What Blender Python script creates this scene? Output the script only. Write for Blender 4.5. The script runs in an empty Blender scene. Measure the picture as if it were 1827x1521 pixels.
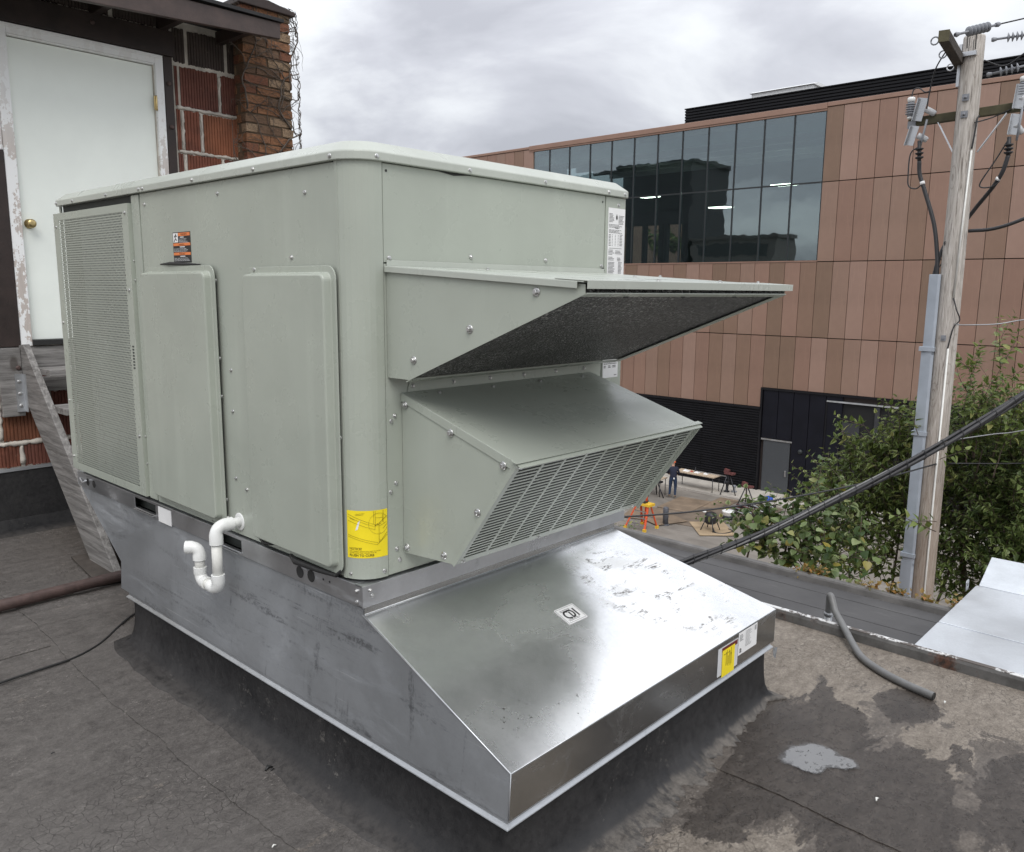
import bpy, bmesh, math, random
from mathutils import Vector, Matrix
R = math.radians
sc = bpy.context.scene
col = sc.collection
random.seed(7)

# ------------------------------------------------------------------ camera
cam_d = bpy.data.cameras.new('camera')
cam_d.sensor_fit = 'HORIZONTAL'
cam_d.sensor_width = 36.0
cam_d.lens = 36.0 * 1459.9 / 1827.0
cam_d.clip_start = 0.05
cam_d.clip_end = 6000
cam = bpy.data.objects.new('camera', cam_d)
col.objects.link(cam)
_r = Vector((0.67903, -0.73405, 0.009056)).normalized()
_f = Vector((0.725067, 0.668685, -0.164738)).normalized()
_u = _r.cross(_f).normalized()
_m = Matrix(((_r.x, _u.x, -_f.x), (_r.y, _u.y, -_f.y), (_r.z, _u.z, -_f.z))).to_4x4()
_m.translation = Vector((-1.4787, -1.9925, 1.6580))
cam.matrix_world = _m
sc.camera = cam

# ------------------------------------------------------------------ sky: overcast cloud deck in front of a daylight sky
SUN_EL, SUN_AZ = R(52), R(228)           # direction TO the sun, azimuth from +X towards +Y
world = bpy.data.worlds.new('World')
sc.world = world
world.use_nodes = True
wt = world.node_tree
wt.nodes.clear()
def wn(t, **k):
    n = wt.nodes.new(t)
    for a, b in k.items():
        setattr(n, a, b)
    return n
def wl(a, b):
    wt.links.new(a, b)
sky = wn('ShaderNodeTexSky', sky_type='NISHITA', sun_disc=False)
sky.sun_elevation = SUN_EL
sky.sun_rotation = R(90) - SUN_AZ
bg_sky = wn('ShaderNodeBackground')
bg_sky.inputs[1].default_value = 0.10
wl(sky.outputs[0], bg_sky.inputs[0])
tc = wn('ShaderNodeTexCoord')
sep = wn('ShaderNodeSeparateXYZ')
wl(tc.outputs['Generated'], sep.inputs[0])
zc = wn('ShaderNodeMath', operation='MAXIMUM'); wl(sep.outputs[2], zc.inputs[0]); zc.inputs[1].default_value = 0.0
za = wn('ShaderNodeMath', operation='ADD'); wl(zc.outputs[0], za.inputs[0]); za.inputs[1].default_value = 0.22
cx = wn('ShaderNodeMath', operation='DIVIDE'); wl(sep.outputs[0], cx.inputs[0]); wl(za.outputs[0], cx.inputs[1])
cy = wn('ShaderNodeMath', operation='DIVIDE'); wl(sep.outputs[1], cy.inputs[0]); wl(za.outputs[0], cy.inputs[1])
cmb = wn('ShaderNodeCombineXYZ'); wl(cx.outputs[0], cmb.inputs[0]); wl(cy.outputs[0], cmb.inputs[1])
mp = wn('ShaderNodeMapping'); mp.inputs['Location'].default_value = (1.55, 2.95, 0.4); mp.inputs['Rotation'].default_value = (0, 0, R(42)); mp.inputs['Scale'].default_value = (1.0, 0.8, 1)
wl(cmb.outputs[0], mp.inputs[0])
nz = wn('ShaderNodeTexNoise'); nz.inputs['Scale'].default_value = 1.25; nz.inputs['Detail'].default_value = 9; nz.inputs['Roughness'].default_value = 0.52; nz.inputs['Distortion'].default_value = 0.35
wl(mp.outputs[0], nz.inputs['Vector'])
rp = wn('ShaderNodeValToRGB')
e = rp.color_ramp.elements
e[0].position = 0.40; e[0].color = (0.690, 0.710, 0.735, 1)
e[1].position = 0.62; e[1].color = (0.380, 0.388, 0.425, 1)
a = e.new(0.46); a.color = (0.610, 0.626, 0.655, 1)
a = e.new(0.535); a.color = (0.475, 0.485, 0.525, 1)
wl(nz.outputs['Fac'], rp.inputs[0])
# an overcast deck: brighter overhead than at the horizon
ov = wn('ShaderNodeMath', operation='MULTIPLY_ADD'); wl(zc.outputs[0], ov.inputs[0]); ov.inputs[1].default_value = 1.8; ov.inputs[2].default_value = 0.86
bg_cl = wn('ShaderNodeBackground')
wl(rp.outputs[0], bg_cl.inputs[0]); wl(ov.outputs[0], bg_cl.inputs[1])
mx = wn('ShaderNodeMixShader'); mx.inputs[0].default_value = 0.93
wl(bg_sky.outputs[0], mx.inputs[1]); wl(bg_cl.outputs[0], mx.inputs[2])
wo = wn('ShaderNodeOutputWorld')
wl(mx.outputs[0], wo.inputs[0])

sun_d = bpy.data.lights.new('sun', 'SUN')
sun_d.energy = 1.5
sun_d.angle = R(35)
sun_d.color = (1.0, 0.97, 0.93)
sun = bpy.data.objects.new('sun', sun_d)
col.objects.link(sun)
sv = Vector((math.cos(SUN_EL) * math.cos(SUN_AZ), math.cos(SUN_EL) * math.sin(SUN_AZ), math.sin(SUN_EL)))
sun.rotation_euler = sv.to_track_quat('Z', 'Y').to_euler()
sun.location = (0, 0, 30)

cy_ = sc.cycles
cy_.max_bounces = 7; cy_.diffuse_bounces = 3; cy_.glossy_bounces = 3; cy_.transmission_bounces = 3; cy_.transparent_max_bounces = 8
cy_.use_adaptive_sampling = True; cy_.adaptive_threshold = 0.02
vs = sc.view_settings
vs.view_transform = 'Standard'
vs.look = 'None'
vs.exposure = 0.24
vs.gamma = 1.0
vs.use_curve_mapping = False

# ------------------------------------------------------------------ helpers: objects
def tag(o, label=None, cat=None, group=None, kind=None):
    if label: o['label'] = label
    if cat: o['category'] = cat
    if group: o['group'] = group
    if kind: o['kind'] = kind
    return o

def empty(name, loc=(0, 0, 0), label=None, cat=None, group=None, parent=None):
    o = bpy.data.objects.new(name, None)
    o.empty_display_size = 0.1
    col.objects.link(o)
    o.location = loc
    if parent: o.parent = parent
    return tag(o, label, cat, group)

def link(name, me, parent=None, mw=None):
    o = bpy.data.objects.new(name, me)
    col.objects.link(o)
    if parent is not None:
        o.parent = parent
        # parents are empties or meshes with pure translation; keep world coordinates
        o.matrix_parent_inverse = parent_world(parent).inverted()
    if mw is not None:
        o.matrix_basis = mw
    return o

def parent_world(p):
    m = p.matrix_basis.copy()
    q = p
    while q.parent is not None:
        m = q.parent.matrix_basis @ q.matrix_parent_inverse @ m
        q = q.parent
    return m

class MB:
    def __init__(s):
        s.v = []; s.f = []; s.sm = []; s.mi = []; s.cm = 0
    def add(s, vs, fs, smooth=False):
        b = len(s.v)
        s.v += [tuple(p) for p in vs]
        for f in fs:
            s.f.append(tuple(b + i for i in f)); s.sm.append(smooth); s.mi.append(s.cm)
        return s
    def box(s, x0, x1, y0, y1, z0, z1):
        vs = [(x, y, z) for z in (z0, z1) for y in (y0, y1) for x in (x0, x1)]
        return s.add(vs, [(0, 2, 3, 1), (4, 5, 7, 6), (0, 1, 5, 4), (2, 6, 7, 3), (0, 4, 6, 2), (1, 3, 7, 5)])
    def obox(s, c, ax, ay, az):
        """oriented box: centre and three half-axis vectors"""
        c, ax, ay, az = map(Vector, (c, ax, ay, az))
        vs = [c + ax * i + ay * j + az * k for k in (-1, 1) for j in (-1, 1) for i in (-1, 1)]
        return s.add(vs, [(0, 2, 3, 1), (4, 5, 7, 6), (0, 1, 5, 4), (2, 6, 7, 3), (0, 4, 6, 2), (1, 3, 7, 5)])
    def bar(s, p, q, w, h, up=(0, 0, 1)):
        p, q = Vector(p), Vector(q)
        d = (q - p); l = d.length; d.normalize()
        up = Vector(up)
        if abs(d.dot(up)) > 0.98: up = Vector((1, 0, 0))
        x = d.cross(up).normalized(); y = x.cross(d).normalized()
        return s.obox((p + q) / 2, d * l / 2, x * w / 2, y * h / 2)
    def loft(s, loops, smooth=False, caps=True):
        n = len(loops[0]); b = len(s.v)
        for lp in loops: s.v += [tuple(p) for p in lp]
        for i in range(len(loops) - 1):
            for j in range(n):
                k = (j + 1) % n
                s.f.append((b + i * n + j, b + i * n + k, b + (i + 1) * n + k, b + (i + 1) * n + j)); s.sm.append(smooth); s.mi.append(s.cm)
        if caps:
            s.f.append(tuple(b + j for j in range(n - 1, -1, -1))); s.sm.append(False); s.mi.append(s.cm)
            s.f.append(tuple(b + (len(loops) - 1) * n + j for j in range(n))); s.sm.append(False); s.mi.append(s.cm)
        return s
    def prism(s, poly, axis, lo, hi):
        """poly: 2-D points in the two axes other than `axis`, in x,y,z order"""
        def P(a, w):
            p = list(a); p.insert(axis, w); return p
        return s.loft([[P(a, lo) for a in poly], [P(a, hi) for a in poly]])
    def tube(s, path, r, n=10, caps=True, smooth=True):
        pts = [Vector(p) for p in path]
        rs = r if isinstance(r, (list, tuple)) else [r] * len(pts)
        loops = []; nrm = None
        for i, p in enumerate(pts):
            d = (pts[min(i + 1, len(pts) - 1)] - pts[max(i - 1, 0)]).normalized()
            if nrm is None:
                nrm = d.orthogonal().normalized()
            else:
                nrm = (nrm - d * nrm.dot(d))
                nrm = nrm.normalized() if nrm.length > 1e-6 else d.orthogonal().normalized()
            bn = d.cross(nrm)
            loops.append([p + (nrm * math.cos(2 * math.pi * k / n) + bn * math.sin(2 * math.pi * k / n)) * rs[i] for k in range(n)])
        return s.loft(loops, smooth, caps)
    def lathe(s, c, prof, n=14, axis=(0, 0, 1), smooth=True):
        """prof: (radius, height along axis)"""
        c = Vector(c); a = Vector(axis).normalized(); u = a.orthogonal().normalized(); w = a.cross(u)
        loops = [[c + a * h + (u * math.cos(2 * math.pi * k / n) + w * math.sin(2 * math.pi * k / n)) * max(r, 1e-4) for k in range(n)] for r, h in prof]
        return s.loft(loops, smooth)
    def mesh(s, name, mats):
        me = bpy.data.meshes.new(name)
        me.from_pydata(s.v, [], s.f)
        me.polygons.foreach_set('use_smooth', s.sm)
        if not isinstance(mats, (list, tuple)): mats = [mats]
        for m in mats: me.materials.append(m)
        if len(mats) > 1: me.polygons.foreach_set('material_index', s.mi)
        bm = bmesh.new(); bm.from_mesh(me); bmesh.ops.recalc_face_normals(bm, faces=bm.faces); bm.to_mesh(me); bm.free()
        me.update()
        return me
    def islands(s):
        par = list(range(len(s.v)))
        def find(a):
            while par[a] != a: par[a] = par[par[a]]; a = par[a]
            return a
        for f in s.f:
            r0 = find(f[0])
            for i in f[1:]: par[find(i)] = r0
        groups = {}
        for k, f in enumerate(s.f): groups.setdefault(find(f[0]), []).append(k)
        out = []
        for ks_ in groups.values():
            m = MB(); idx = {}
            for k in ks_:
                for i in s.f[k]:
                    if i not in idx: idx[i] = len(m.v); m.v.append(s.v[i])
                m.f.append(tuple(idx[i] for i in s.f[k])); m.sm.append(s.sm[k]); m.mi.append(s.mi[k])
            out.append(m)
        return out
    def build(s, name, mats, parent=None, bevel=0, seg=2, split=False, **t):
        if split:
            return [m.build(name, mats, parent, bevel, seg, **t) for m in s.islands()][-1]
        o = link(name, s.mesh(name, mats), parent)
        if bevel:
            b = o.modifiers.new('bevel', 'BEVEL'); b.width = bevel; b.segments = seg; b.limit_method = 'ANGLE'; b.angle_limit = R(35)
        return tag(o, **t) if t else o

def rrect(a0, a1, b0, b1, r, n=6):
    """rounded rectangle as list of 2-D points, counter-clockwise; r = radius or 4 radii (a0b0, a1b0, a1b1, a0b1)"""
    rs = r if isinstance(r, (list, tuple)) else [r] * 4
    out = []
    for (cx_, cy_, st), q in zip(((a0, b0, 180), (a1, b0, 270), (a1, b1, 0), (a0, b1, 90)), rs):
        q = max(q, 1e-4)
        ox = cx_ + q if cx_ == a0 else cx_ - q
        oy = cy_ + q if cy_ == b0 else cy_ - q
        for k in range(n + 1):
            t = R(st + 90 * k / n)
            out.append((ox + q * math.cos(t), oy + q * math.sin(t)))
    return out

def spline(pts, n=8):
    """Catmull-Rom through points"""
    P = [Vector(p) for p in pts]
    P = [P[0] * 2 - P[1]] + P + [P[-1] * 2 - P[-2]]
    out = []
    for i in range(1, len(P) - 2):
        a, b, c, d = P[i - 1], P[i], P[i + 1], P[i + 2]
        for k in range(n):
            t = k / n
            out.append(0.5 * ((2 * b) + (c - a) * t + (2 * a - 5 * b + 4 * c - d) * t * t + (3 * b - a - 3 * c + d) * t ** 3))
    out.append(P[-2])
    return out

def text_mesh(body, size, mat, align='LEFT', bold=0.0):
    cu = bpy.data.curves.new('lettering', 'FONT')
    cu.body = body; cu.size = size; cu.align_x = align; cu.offset = bold
    cu.resolution_u = 2
    o = bpy.data.objects.new('lettering', cu)
    col.objects.link(o)
    dg = bpy.context.evaluated_depsgraph_get()
    me = bpy.data.meshes.new_from_object(o.evaluated_get(dg))
    bpy.data.objects.remove(o); bpy.data.curves.remove(cu)
    me.materials.clear(); me.materials.append(mat)
    return me

def frame_mat(o, ux, uy):
    """matrix with local x = ux, y = uy, origin o"""
    ux, uy = Vector(ux).normalized(), Vector(uy).normalized(); uz = ux.cross(uy)
    m = Matrix(((ux.x, uy.x, uz.x), (ux.y, uy.y, uz.y), (ux.z, uy.z, uz.z))).to_4x4()
    m.translation = Vector(o)
    return m

# ------------------------------------------------------------------ helpers: materials
class NT:
    def __init__(s, name):
        s.m = bpy.data.materials.new(name); s.m.use_nodes = True
        s.t = s.m.node_tree; s.p = s.t.nodes['Principled BSDF']; s.out = s.t.nodes['Material Output']
        s.co = None
    def n(s, t, ins=None, **k):
        nd = s.t.nodes.new(t)
        for a_, b_ in k.items(): setattr(nd, a_, b_)
        for a_, b_ in (ins or {}).items(): s.set(nd.inputs[a_], b_)
        return nd
    def set(s, sock, v):
        if isinstance(v, bpy.types.NodeSocket): s.t.links.new(v, sock)
        elif isinstance(v, (tuple, list)) and len(v) == 3 and sock.type == 'RGBA': sock.default_value = (*v, 1)
        else: sock.default_value = v
    def coord(s, kind='Object', scale=None, rot=None, loc=None):
        if s.co is None: s.co = s.n('ShaderNodeTexCoord')
        c = s.co.outputs[kind]
        if scale is not None or rot is not None or loc is not None:
            mp_ = s.n('ShaderNodeMapping', {'Vector': c})
            if scale is not None: mp_.inputs['Scale'].default_value = scale if isinstance(scale, tuple) else (scale,) * 3
            if rot is not None: mp_.inputs['Rotation'].default_value = rot
            if loc is not None: mp_.inputs['Location'].default_value = loc
            c = mp_.outputs[0]
        return c
    def noise(s, scale, detail=4, rough=0.55, vec=None, dist=0.0):
        return s.n('ShaderNodeTexNoise', {'Vector': vec if vec is not None else s.coord(), 'Scale': scale, 'Detail': detail, 'Roughness': rough, 'Distortion': dist}).outputs['Fac']
    def voro(s, scale, feature='F1', vec=None, out='Distance', rnd=1.0):
        return s.n('ShaderNodeTexVoronoi', {'Vector': vec if vec is not None else s.coord(), 'Scale': scale, 'Randomness': rnd}, feature=feature).outputs[out]
    def ramp(s, fac, stops, interp='LINEAR'):
        nd = s.n('ShaderNodeValToRGB', {'Fac': fac}); nd.color_ramp.interpolation = interp
        el = nd.color_ramp.elements
        while len(el) < len(stops): el.new(0.5)
        for e_, (p_, c_) in zip(el, stops):
            e_.position = p_; e_.color = (*c_, 1) if isinstance(c_, (tuple, list)) else (c_, c_, c_, 1)
        return nd.outputs[0]
    def math(s, op, a_, b_=0.0, c_=0.0, clamp=False):
        nd = s.n('ShaderNodeMath', operation=op, use_clamp=clamp)
        for i, v in enumerate((a_, b_, c_)):
            if i < len(nd.inputs): s.set(nd.inputs[i], v)
        return nd.outputs[0]
    def mix(s, fac, a_, b_, mode='MIX'):
        nd = s.n('ShaderNodeMix', data_type='RGBA', blend_type=mode)
        s.set(nd.inputs[0], fac); s.set(nd.inputs[6], a_); s.set(nd.inputs[7], b_)
        return nd.outputs[2]
    def mapr(s, v, a0, a1, b0=0.0, b1=1.0):
        return s.n('ShaderNodeMapRange', {'Value': v, 'From Min': a0, 'From Max': a1, 'To Min': b0, 'To Max': b1}, interpolation_type='SMOOTHSTEP').outputs[0]
    def blob(s, x, y, rx, ry=None, rot=0.0, wob=0.25, z=None):
        """soft 0..1 spot in object x,y with a wobbly edge"""
        ry = ry or rx
        mp_ = s.n('ShaderNodeMapping', {'Vector': s.coord()}, vector_type='TEXTURE')
        mp_.inputs['Location'].default_value = (x, y, 0); mp_.inputs['Rotation'].default_value = (0, 0, rot); mp_.inputs['Scale'].default_value = (rx, ry, 1e4)
        ln = s.n('ShaderNodeVectorMath', {0: mp_.outputs[0]}, operation='LENGTH').outputs['Value']
        if getattr(s, 'wobn', None) is None: s.wobn = s.math('SUBTRACT', s.noise(5.0, 7, .66), 0.5)
        d = s.math('MULTIPLY_ADD', s.wobn, wob * 4, ln)
        return s.mapr(d, 1.15, 0.75)
    def bump(s, h, strength=0.3, dist=0.01, nrm=None):
        nd = s.n('ShaderNodeBump', {'Height': h, 'Strength': strength, 'Distance': dist})
        if nrm is not None: s.t.links.new(nrm, nd.inputs['Normal'])
        return nd.outputs[0]
    def done(s, **k):
        for a_, b_ in k.items():
            s.set(s.p.inputs[{'base': 'Base Color', 'rough': 'Roughness', 'metal': 'Metallic', 'normal': 'Normal', 'spec': 'Specular IOR Level', 'coat': 'Coat Weight', 'coat_rough': 'Coat Roughness', 'emit': 'Emission Color', 'emit_s': 'Emission Strength', 'ior': 'IOR', 'alpha': 'Alpha', 'trans': 'Transmission Weight', 'sub': 'Subsurface Weight'}[a_]], b_)
        return s.m

def simple(name, c, rough=0.5, metal=0.0, var=0.15, scale=12.0, bump=0.0, spec=0.5, bscale=None):
    t = NT(name)
    f = t.noise(scale, 5, .6)
    lo = tuple(v * (1 - var) for v in c); hi = tuple(min(1, v * (1 + var)) for v in c)
    b = t.ramp(f, [(0.3, lo), (0.7, hi)])
    kw = dict(base=b, rough=t.mapr(f, .2, .8, max(0.02, rough - .06), min(1, rough + .06)), metal=metal, spec=spec)
    if bump: kw['normal'] = t.bump(t.noise(bscale or scale * 6, 4, .6), bump, .004)
    return t.done(**kw)

# --- painted cabinet steel
def mat_paint(name='cabinet_paint', c=(0.378, 0.408, 0.352), wav=.22):
    t = NT(name)
    big = t.noise(2.2, 4, .55)
    streak = t.noise(1.0, 5, .6, vec=t.coord(scale=(9, 9, 0.8)))
    spots = t.noise(40, 3, .7)
    b = t.ramp(big, [(0.3, tuple(v * 0.93 for v in c)), (0.7, tuple(v * 1.05 for v in c))])
    b = t.mix(t.mapr(streak, .54, .74, 0, .30), b, tuple(v * 1.22 for v in c))
    run = t.noise(1.0, 6, .7, vec=t.coord(scale=(16, 16, .5), loc=(3, 5, 0)))
    b = t.mix(t.math('MULTIPLY', t.mapr(run, .60, .72), .16), b, tuple(v * .70 for v in c))
    b = t.mix(t.mapr(spots, .68, .82, 0, .12), b, tuple(v * .62 for v in c))
    dirt = t.math('MULTIPLY', t.mapr(t.noise(6, 6, .65), .50, .85), .12)
    b = t.mix(dirt, b, (.26, .25, .21))
    wavy = t.noise(1.7, 2, .5)
    nrm = t.bump(wavy, wav, .05, t.bump(t.noise(320, 2, .5), .05, .001))
    return t.done(base=b, rough=t.mapr(t.noise(5, 5, .6), .3, .75, .24, .40), spec=.48, normal=nrm)

# --- galvanised sheet
def mat_galv(name, c=(.52, .535, .55), r0=.22, r1=.40, dirt=.35, metal=.92, dull=(.24, .25, .26), mud=False, streaky=False):
    t = NT(name)
    sp = t.n('ShaderNodeTexVoronoi', {'Vector': t.coord(), 'Scale': 95.0}).outputs['Color']
    spv = t.n('ShaderNodeSeparateColor', {'Color': sp}).outputs[0]
    cloud = t.noise(1.6, 6, .6, dist=.4)
    b = t.mix(t.mapr(cloud, .35, .7), tuple(v * .84 for v in c), tuple(min(1, v * 1.08) for v in c))
    b = t.mix(t.math('MULTIPLY', spv, .10), b, tuple(v * .55 for v in c))
    # rubbed smears running along the sheet and scuffs
    sm = t.noise(2.4, 7, .68, vec=t.coord(scale=(2.2, 1.0, 3.4), rot=(.25, .1, .3)), dist=.8)
    smf = t.math('MULTIPLY', t.mapr(sm, .52, .74), dirt)
    b = t.mix(smf, b, dull)
    dk = t.noise(1.8, 8, .72, vec=t.coord(scale=(4.0, 1.0, 5.0), rot=(.55, 0, .1)), dist=.3)
    b = t.mix(t.math('MULTIPLY', t.math('MULTIPLY', t.mapr(dk, .56, .66), t.mapr(t.noise(40, 4, .75), .40, .58)), dirt), b, dull)
    ln1 = t.noise(2.0, 3, .6, vec=t.coord(scale=(.25, .6, 60), rot=(.42, 0, .3)))
    scf = t.math('MULTIPLY', t.mapr(ln1, .665, .70), t.mapr(t.noise(2.2, 3, .6, vec=t.coord(loc=(4, 2, 1))), .50, .62))
    b = t.mix(t.math('MULTIPLY', scf, .45 if not mud else .15), b, (.80, .81, .82))
    if streaky:
        # long scuffs where the sheet was dragged, upright smudges, pale hairline scratches
        s1 = t.noise(2.0, 8, .74, vec=t.coord(scale=(1, .55, 9), rot=(-.32, 0, 0)), dist=.25)
        s2 = t.noise(2.0, 7, .74, vec=t.coord(scale=(1, 7, 1.1), rot=(.15, 0, 0)), dist=.3)
        fn = t.mapr(t.noise(60, 4, .8), .38, .60)
        z1 = t.mapr(t.noise(1.1, 3, .6, vec=t.coord(loc=(7, 2, 3))), .40, .58)
        b = t.mix(t.math('MULTIPLY', t.math('MULTIPLY', t.mapr(s1, .52, .62), fn), t.math('MULTIPLY', z1, .75)), b, dull)
        b = t.mix(t.math('MULTIPLY', t.math('MULTIPLY', t.mapr(s2, .57, .66), fn), .65), b, dull)
        b = t.mix(t.mapr(t.noise(1.4, 5, .6, vec=t.coord(loc=(1, 1, 8))), .50, .72, 0, .35), b, tuple(min(1, v * 1.45) for v in c))
    rough = t.math('ADD', t.mapr(cloud, .3, .75, r0, r1), t.math('MULTIPLY', smf, .35))
    met = t.math('SUBTRACT', metal, t.math('MULTIPLY', smf, .75))
    if mud:
        # dried mud smears at the outer corner of the sloped sheet, with small boot-scuff specks
        zone = t.blob(1.17, -.36, .36, .23, R(-38), .2)
        zone2 = t.blob(.30, -.56, .24, .10, R(-10), .2)
        st1 = t.noise(4.2, 9, .72, vec=t.coord(scale=(.7, 4.6, 1.0), rot=(0, 0, R(52))), dist=.5)
        ridg = t.math('ABSOLUTE', t.math('SUBTRACT', st1, .5))
        lines = t.mapr(ridg, .030, .006)
        grain = t.mapr(t.noise(30, 5, .75), .44, .54)
        blot = t.mapr(t.noise(4.5, 4, .6, dist=1.0, vec=t.coord(loc=(1.3, .2, 0))), .46, .56)
        mf = t.math('MULTIPLY', t.math('MULTIPLY', lines, blot), t.math('MULTIPLY', zone, grain))
        mf2 = t.math('MULTIPLY', t.mapr(t.noise(48, 5, .75), .60, .66), t.math('MULTIPLY', zone2, t.mapr(t.noise(9, 3, .6), .45, .6)))
        film = t.math('MULTIPLY', t.math('MULTIPLY', t.math('MULTIPLY', zone, blot), t.mapr(st1, .30, .70)), .22)
        b = t.mix(film, b, (.52, .48, .41))
        b = t.mix(t.math('MAXIMUM', mf, mf2), b, (.06, .048, .036))
        rough = t.math('ADD', rough, t.math('MULTIPLY', film, .9))
        met = t.math('SUBTRACT', met, t.math('MAXIMUM', t.math('MULTIPLY', film, 1.6), mf), clamp=True)
    wav = t.noise(1.3, 2, .4)
    nrm = t.bump(wav, .35, .05, t.bump(t.noise(160, 3, .6), .04, .001))
    return t.done(base=b, rough=rough, metal=met, normal=nrm)

M = {}
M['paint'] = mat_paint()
M['paint_skylit'] = mat_paint('cabinet_paint_skylit', (.435, .462, .412), .05)  # paler copy of cabinet paint; sky light on the lid is in the colour
M['chassis'] = simple('dark_chassis', (.045, .05, .045), .7)
M['galv'] = mat_galv('galvanised_rail', (.56, .57, .585), .26, .42, .40)
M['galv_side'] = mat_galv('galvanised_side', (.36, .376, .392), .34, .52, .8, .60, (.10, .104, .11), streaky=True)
M['galv_slope'] = mat_galv('galvanised_slope', (.93, .945, .95), .20, .32, .10, .93, (.50, .50, .50), mud=True)  # paler copy of the steel; sky glare on the apron is in the colour
M['galv_front'] = mat_galv('galvanised_front', (.42, .42, .41), .18, .28, .20, 1.0)  # darker copy of the steel; the dark ground it mirrors is in the colour
M['galv_flange'] = mat_galv('galvanised_flange', (.66, .68, .70), .30, .48, .25, .8)
M['galv_lip'] = mat_galv('galvanised_lip', (.50, .52, .54), .34, .5, .45, .75)
M['duct'] = mat_galv('galvanised_duct', (.70, .73, .76), .30, .42, .18, .85, (.5, .52, .54))
M['screw'] = simple('screw_zinc', (.58, .58, .57), .30, .9)
M['rubber'] = simple('black_rubber', (.018, .018, .018), .55)
M['pvc'] = simple('white_pvc', (.78, .79, .77), .28, var=.05)
M['pvc_dirty'] = simple('white_pvc_pipe', (.70, .70, .66), .35, var=.08)
M['paper'] = simple('white_paper', (.80, .80, .79), .45, var=.04)
M['ink'] = simple('black_ink', (.02, .02, .02), .6)
M['grey_ink'] = simple('grey_ink', (.16, .16, .16), .6)
M['orange_ink'] = simple('orange_ink', (.78, .22, .06), .5, var=.05)
M['yellow'] = simple('yellow_sticker', (.90, .72, .02), .35, var=.05)
M['yellow_ink'] = simple('brown_ink', (.13, .09, .01), .5)
M['redbrown_ink'] = simple('red_brown_ink', (.14, .02, .015), .5)
M['plastic_sleeve'] = simple('plastic_sleeve', (.62, .63, .64), .18, var=.06)
def mat_filter():
    t = NT('black_filter_mesh')
    v = t.voro(120, 'F1', vec=t.coord(scale=(1, 1.5, 1)))
    n_ = t.noise(70, 5, .8, vec=t.coord(scale=(1.2, .6, 1)))
    glint = t.mapr(t.noise(80, 3, .85, vec=t.coord(scale=(1, 1.7, 1))), .54, .64)  # glints off the mesh, mixed into the base colour
    zone = t.mapr(t.noise(4, 4, .6), .38, .62, .25, 1.0)
    b = t.mix(t.math('MULTIPLY', glint, zone), t.ramp(n_, [(.38, (.010, .010, .010)), (.62, (.115, .115, .112))]), (.60, .60, .58))
    return t.done(base=b, rough=.40, normal=t.bump(v, 1.0, .010), spec=.5)
M['filter'] = mat_filter()
def mat_coil():
    t = NT('coil_fins')
    w = t.n('ShaderNodeTexWave', {'Vector': t.coord(), 'Scale': 14.0, 'Distortion': .6, 'Detail': 2.0}, bands_direction='Z').outputs['Fac']
    b = t.ramp(w, [(.2, (.10, .105, .115)), (.8, (.24, .25, .27))])
    b = t.mix(t.mapr(t.noise(3, 4, .6), .45, .65, 0, .5), b, (.08, .08, .085))
    return t.done(base=b, rough=.5, metal=.5)
M['coil'] = mat_coil()
# =================================================================== ROOFTOP UNIT
W, L = 1.35, 2.32
ZR0, ZR1, ZL = 0.67, 0.74, 2.03
unit = empty('rooftop_unit', (W / 2, L / 2, ZR0), 'large grey-green packaged rooftop air unit with two hoods on the steel adapter', 'air unit')

# shared screw: hex washer head pointing +Z
_s = MB()
_s.lathe((0, 0, 0), [(.0075, 0), (.0075, .0014), (.0055, .002)], 12)
_s.lathe((0, 0, .0018), [(.0048, 0), (.0048, .0038), (.0038, .0046)], 6, smooth=False)
screw_me = _s.mesh('screw', M['screw'])
_s = MB()
_s.lathe((0, 0, 0), [(.0125, 0), (.0125, .002), (.0095, .003)], 12)
_s.lathe((0, 0, .003), [(.0072, 0), (.0072, .006), (.0058, .0072)], 6, smooth=False)
bolt_me = _s.mesh('bolt', M['screw'])
def screw(parent, p, nrm, me=None, name='screw'):
    q = Vector(nrm).to_track_quat('Z', 'Y')
    m = q.to_matrix().to_4x4() @ Matrix.Rotation(random.uniform(0, 6.28), 4, 'Z')
    m.translation = Vector(p)
    return link(name, me or screw_me, parent, m)

# chassis behind the skins
MB().loft([[(x, y, z) for x, y in rrect(.010, W - .010, .010, L - .010, [.09, .02, .02, .02])] for z in (ZR1 - .01, ZL + .01)]).build('chassis', M['chassis'], unit)

# left (long) face skins, in the plane x = 0
b = MB(); b.prism([(.079, .748), (1.427, .748), (1.427, 2.024), (.079, 2.024)], 0, 0, .009)
b.build('side_panel', M['paint'], unit, .0015)
b = MB(); b.prism([(1.432, .752), (1.500, .752), (1.500, 2.022), (1.432, 2.022)], 0, -.004, .009)
b.build('centre_post', M['paint'], unit, .002)
b = MB(); b.box(.0, .009, 1.500, 1.512, .752, 2.02); b.box(.0, .009, 2.300, 2.318, .752, 2.024)
b.build('end_post', M['paint'], unit, .002, split=True)
# condenser opening header (recess under the lid)
b = MB(); b.box(.012, .03, 1.515, 2.300, 1.985, 2.026)
b.build('header', M['paint'], unit)
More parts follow.
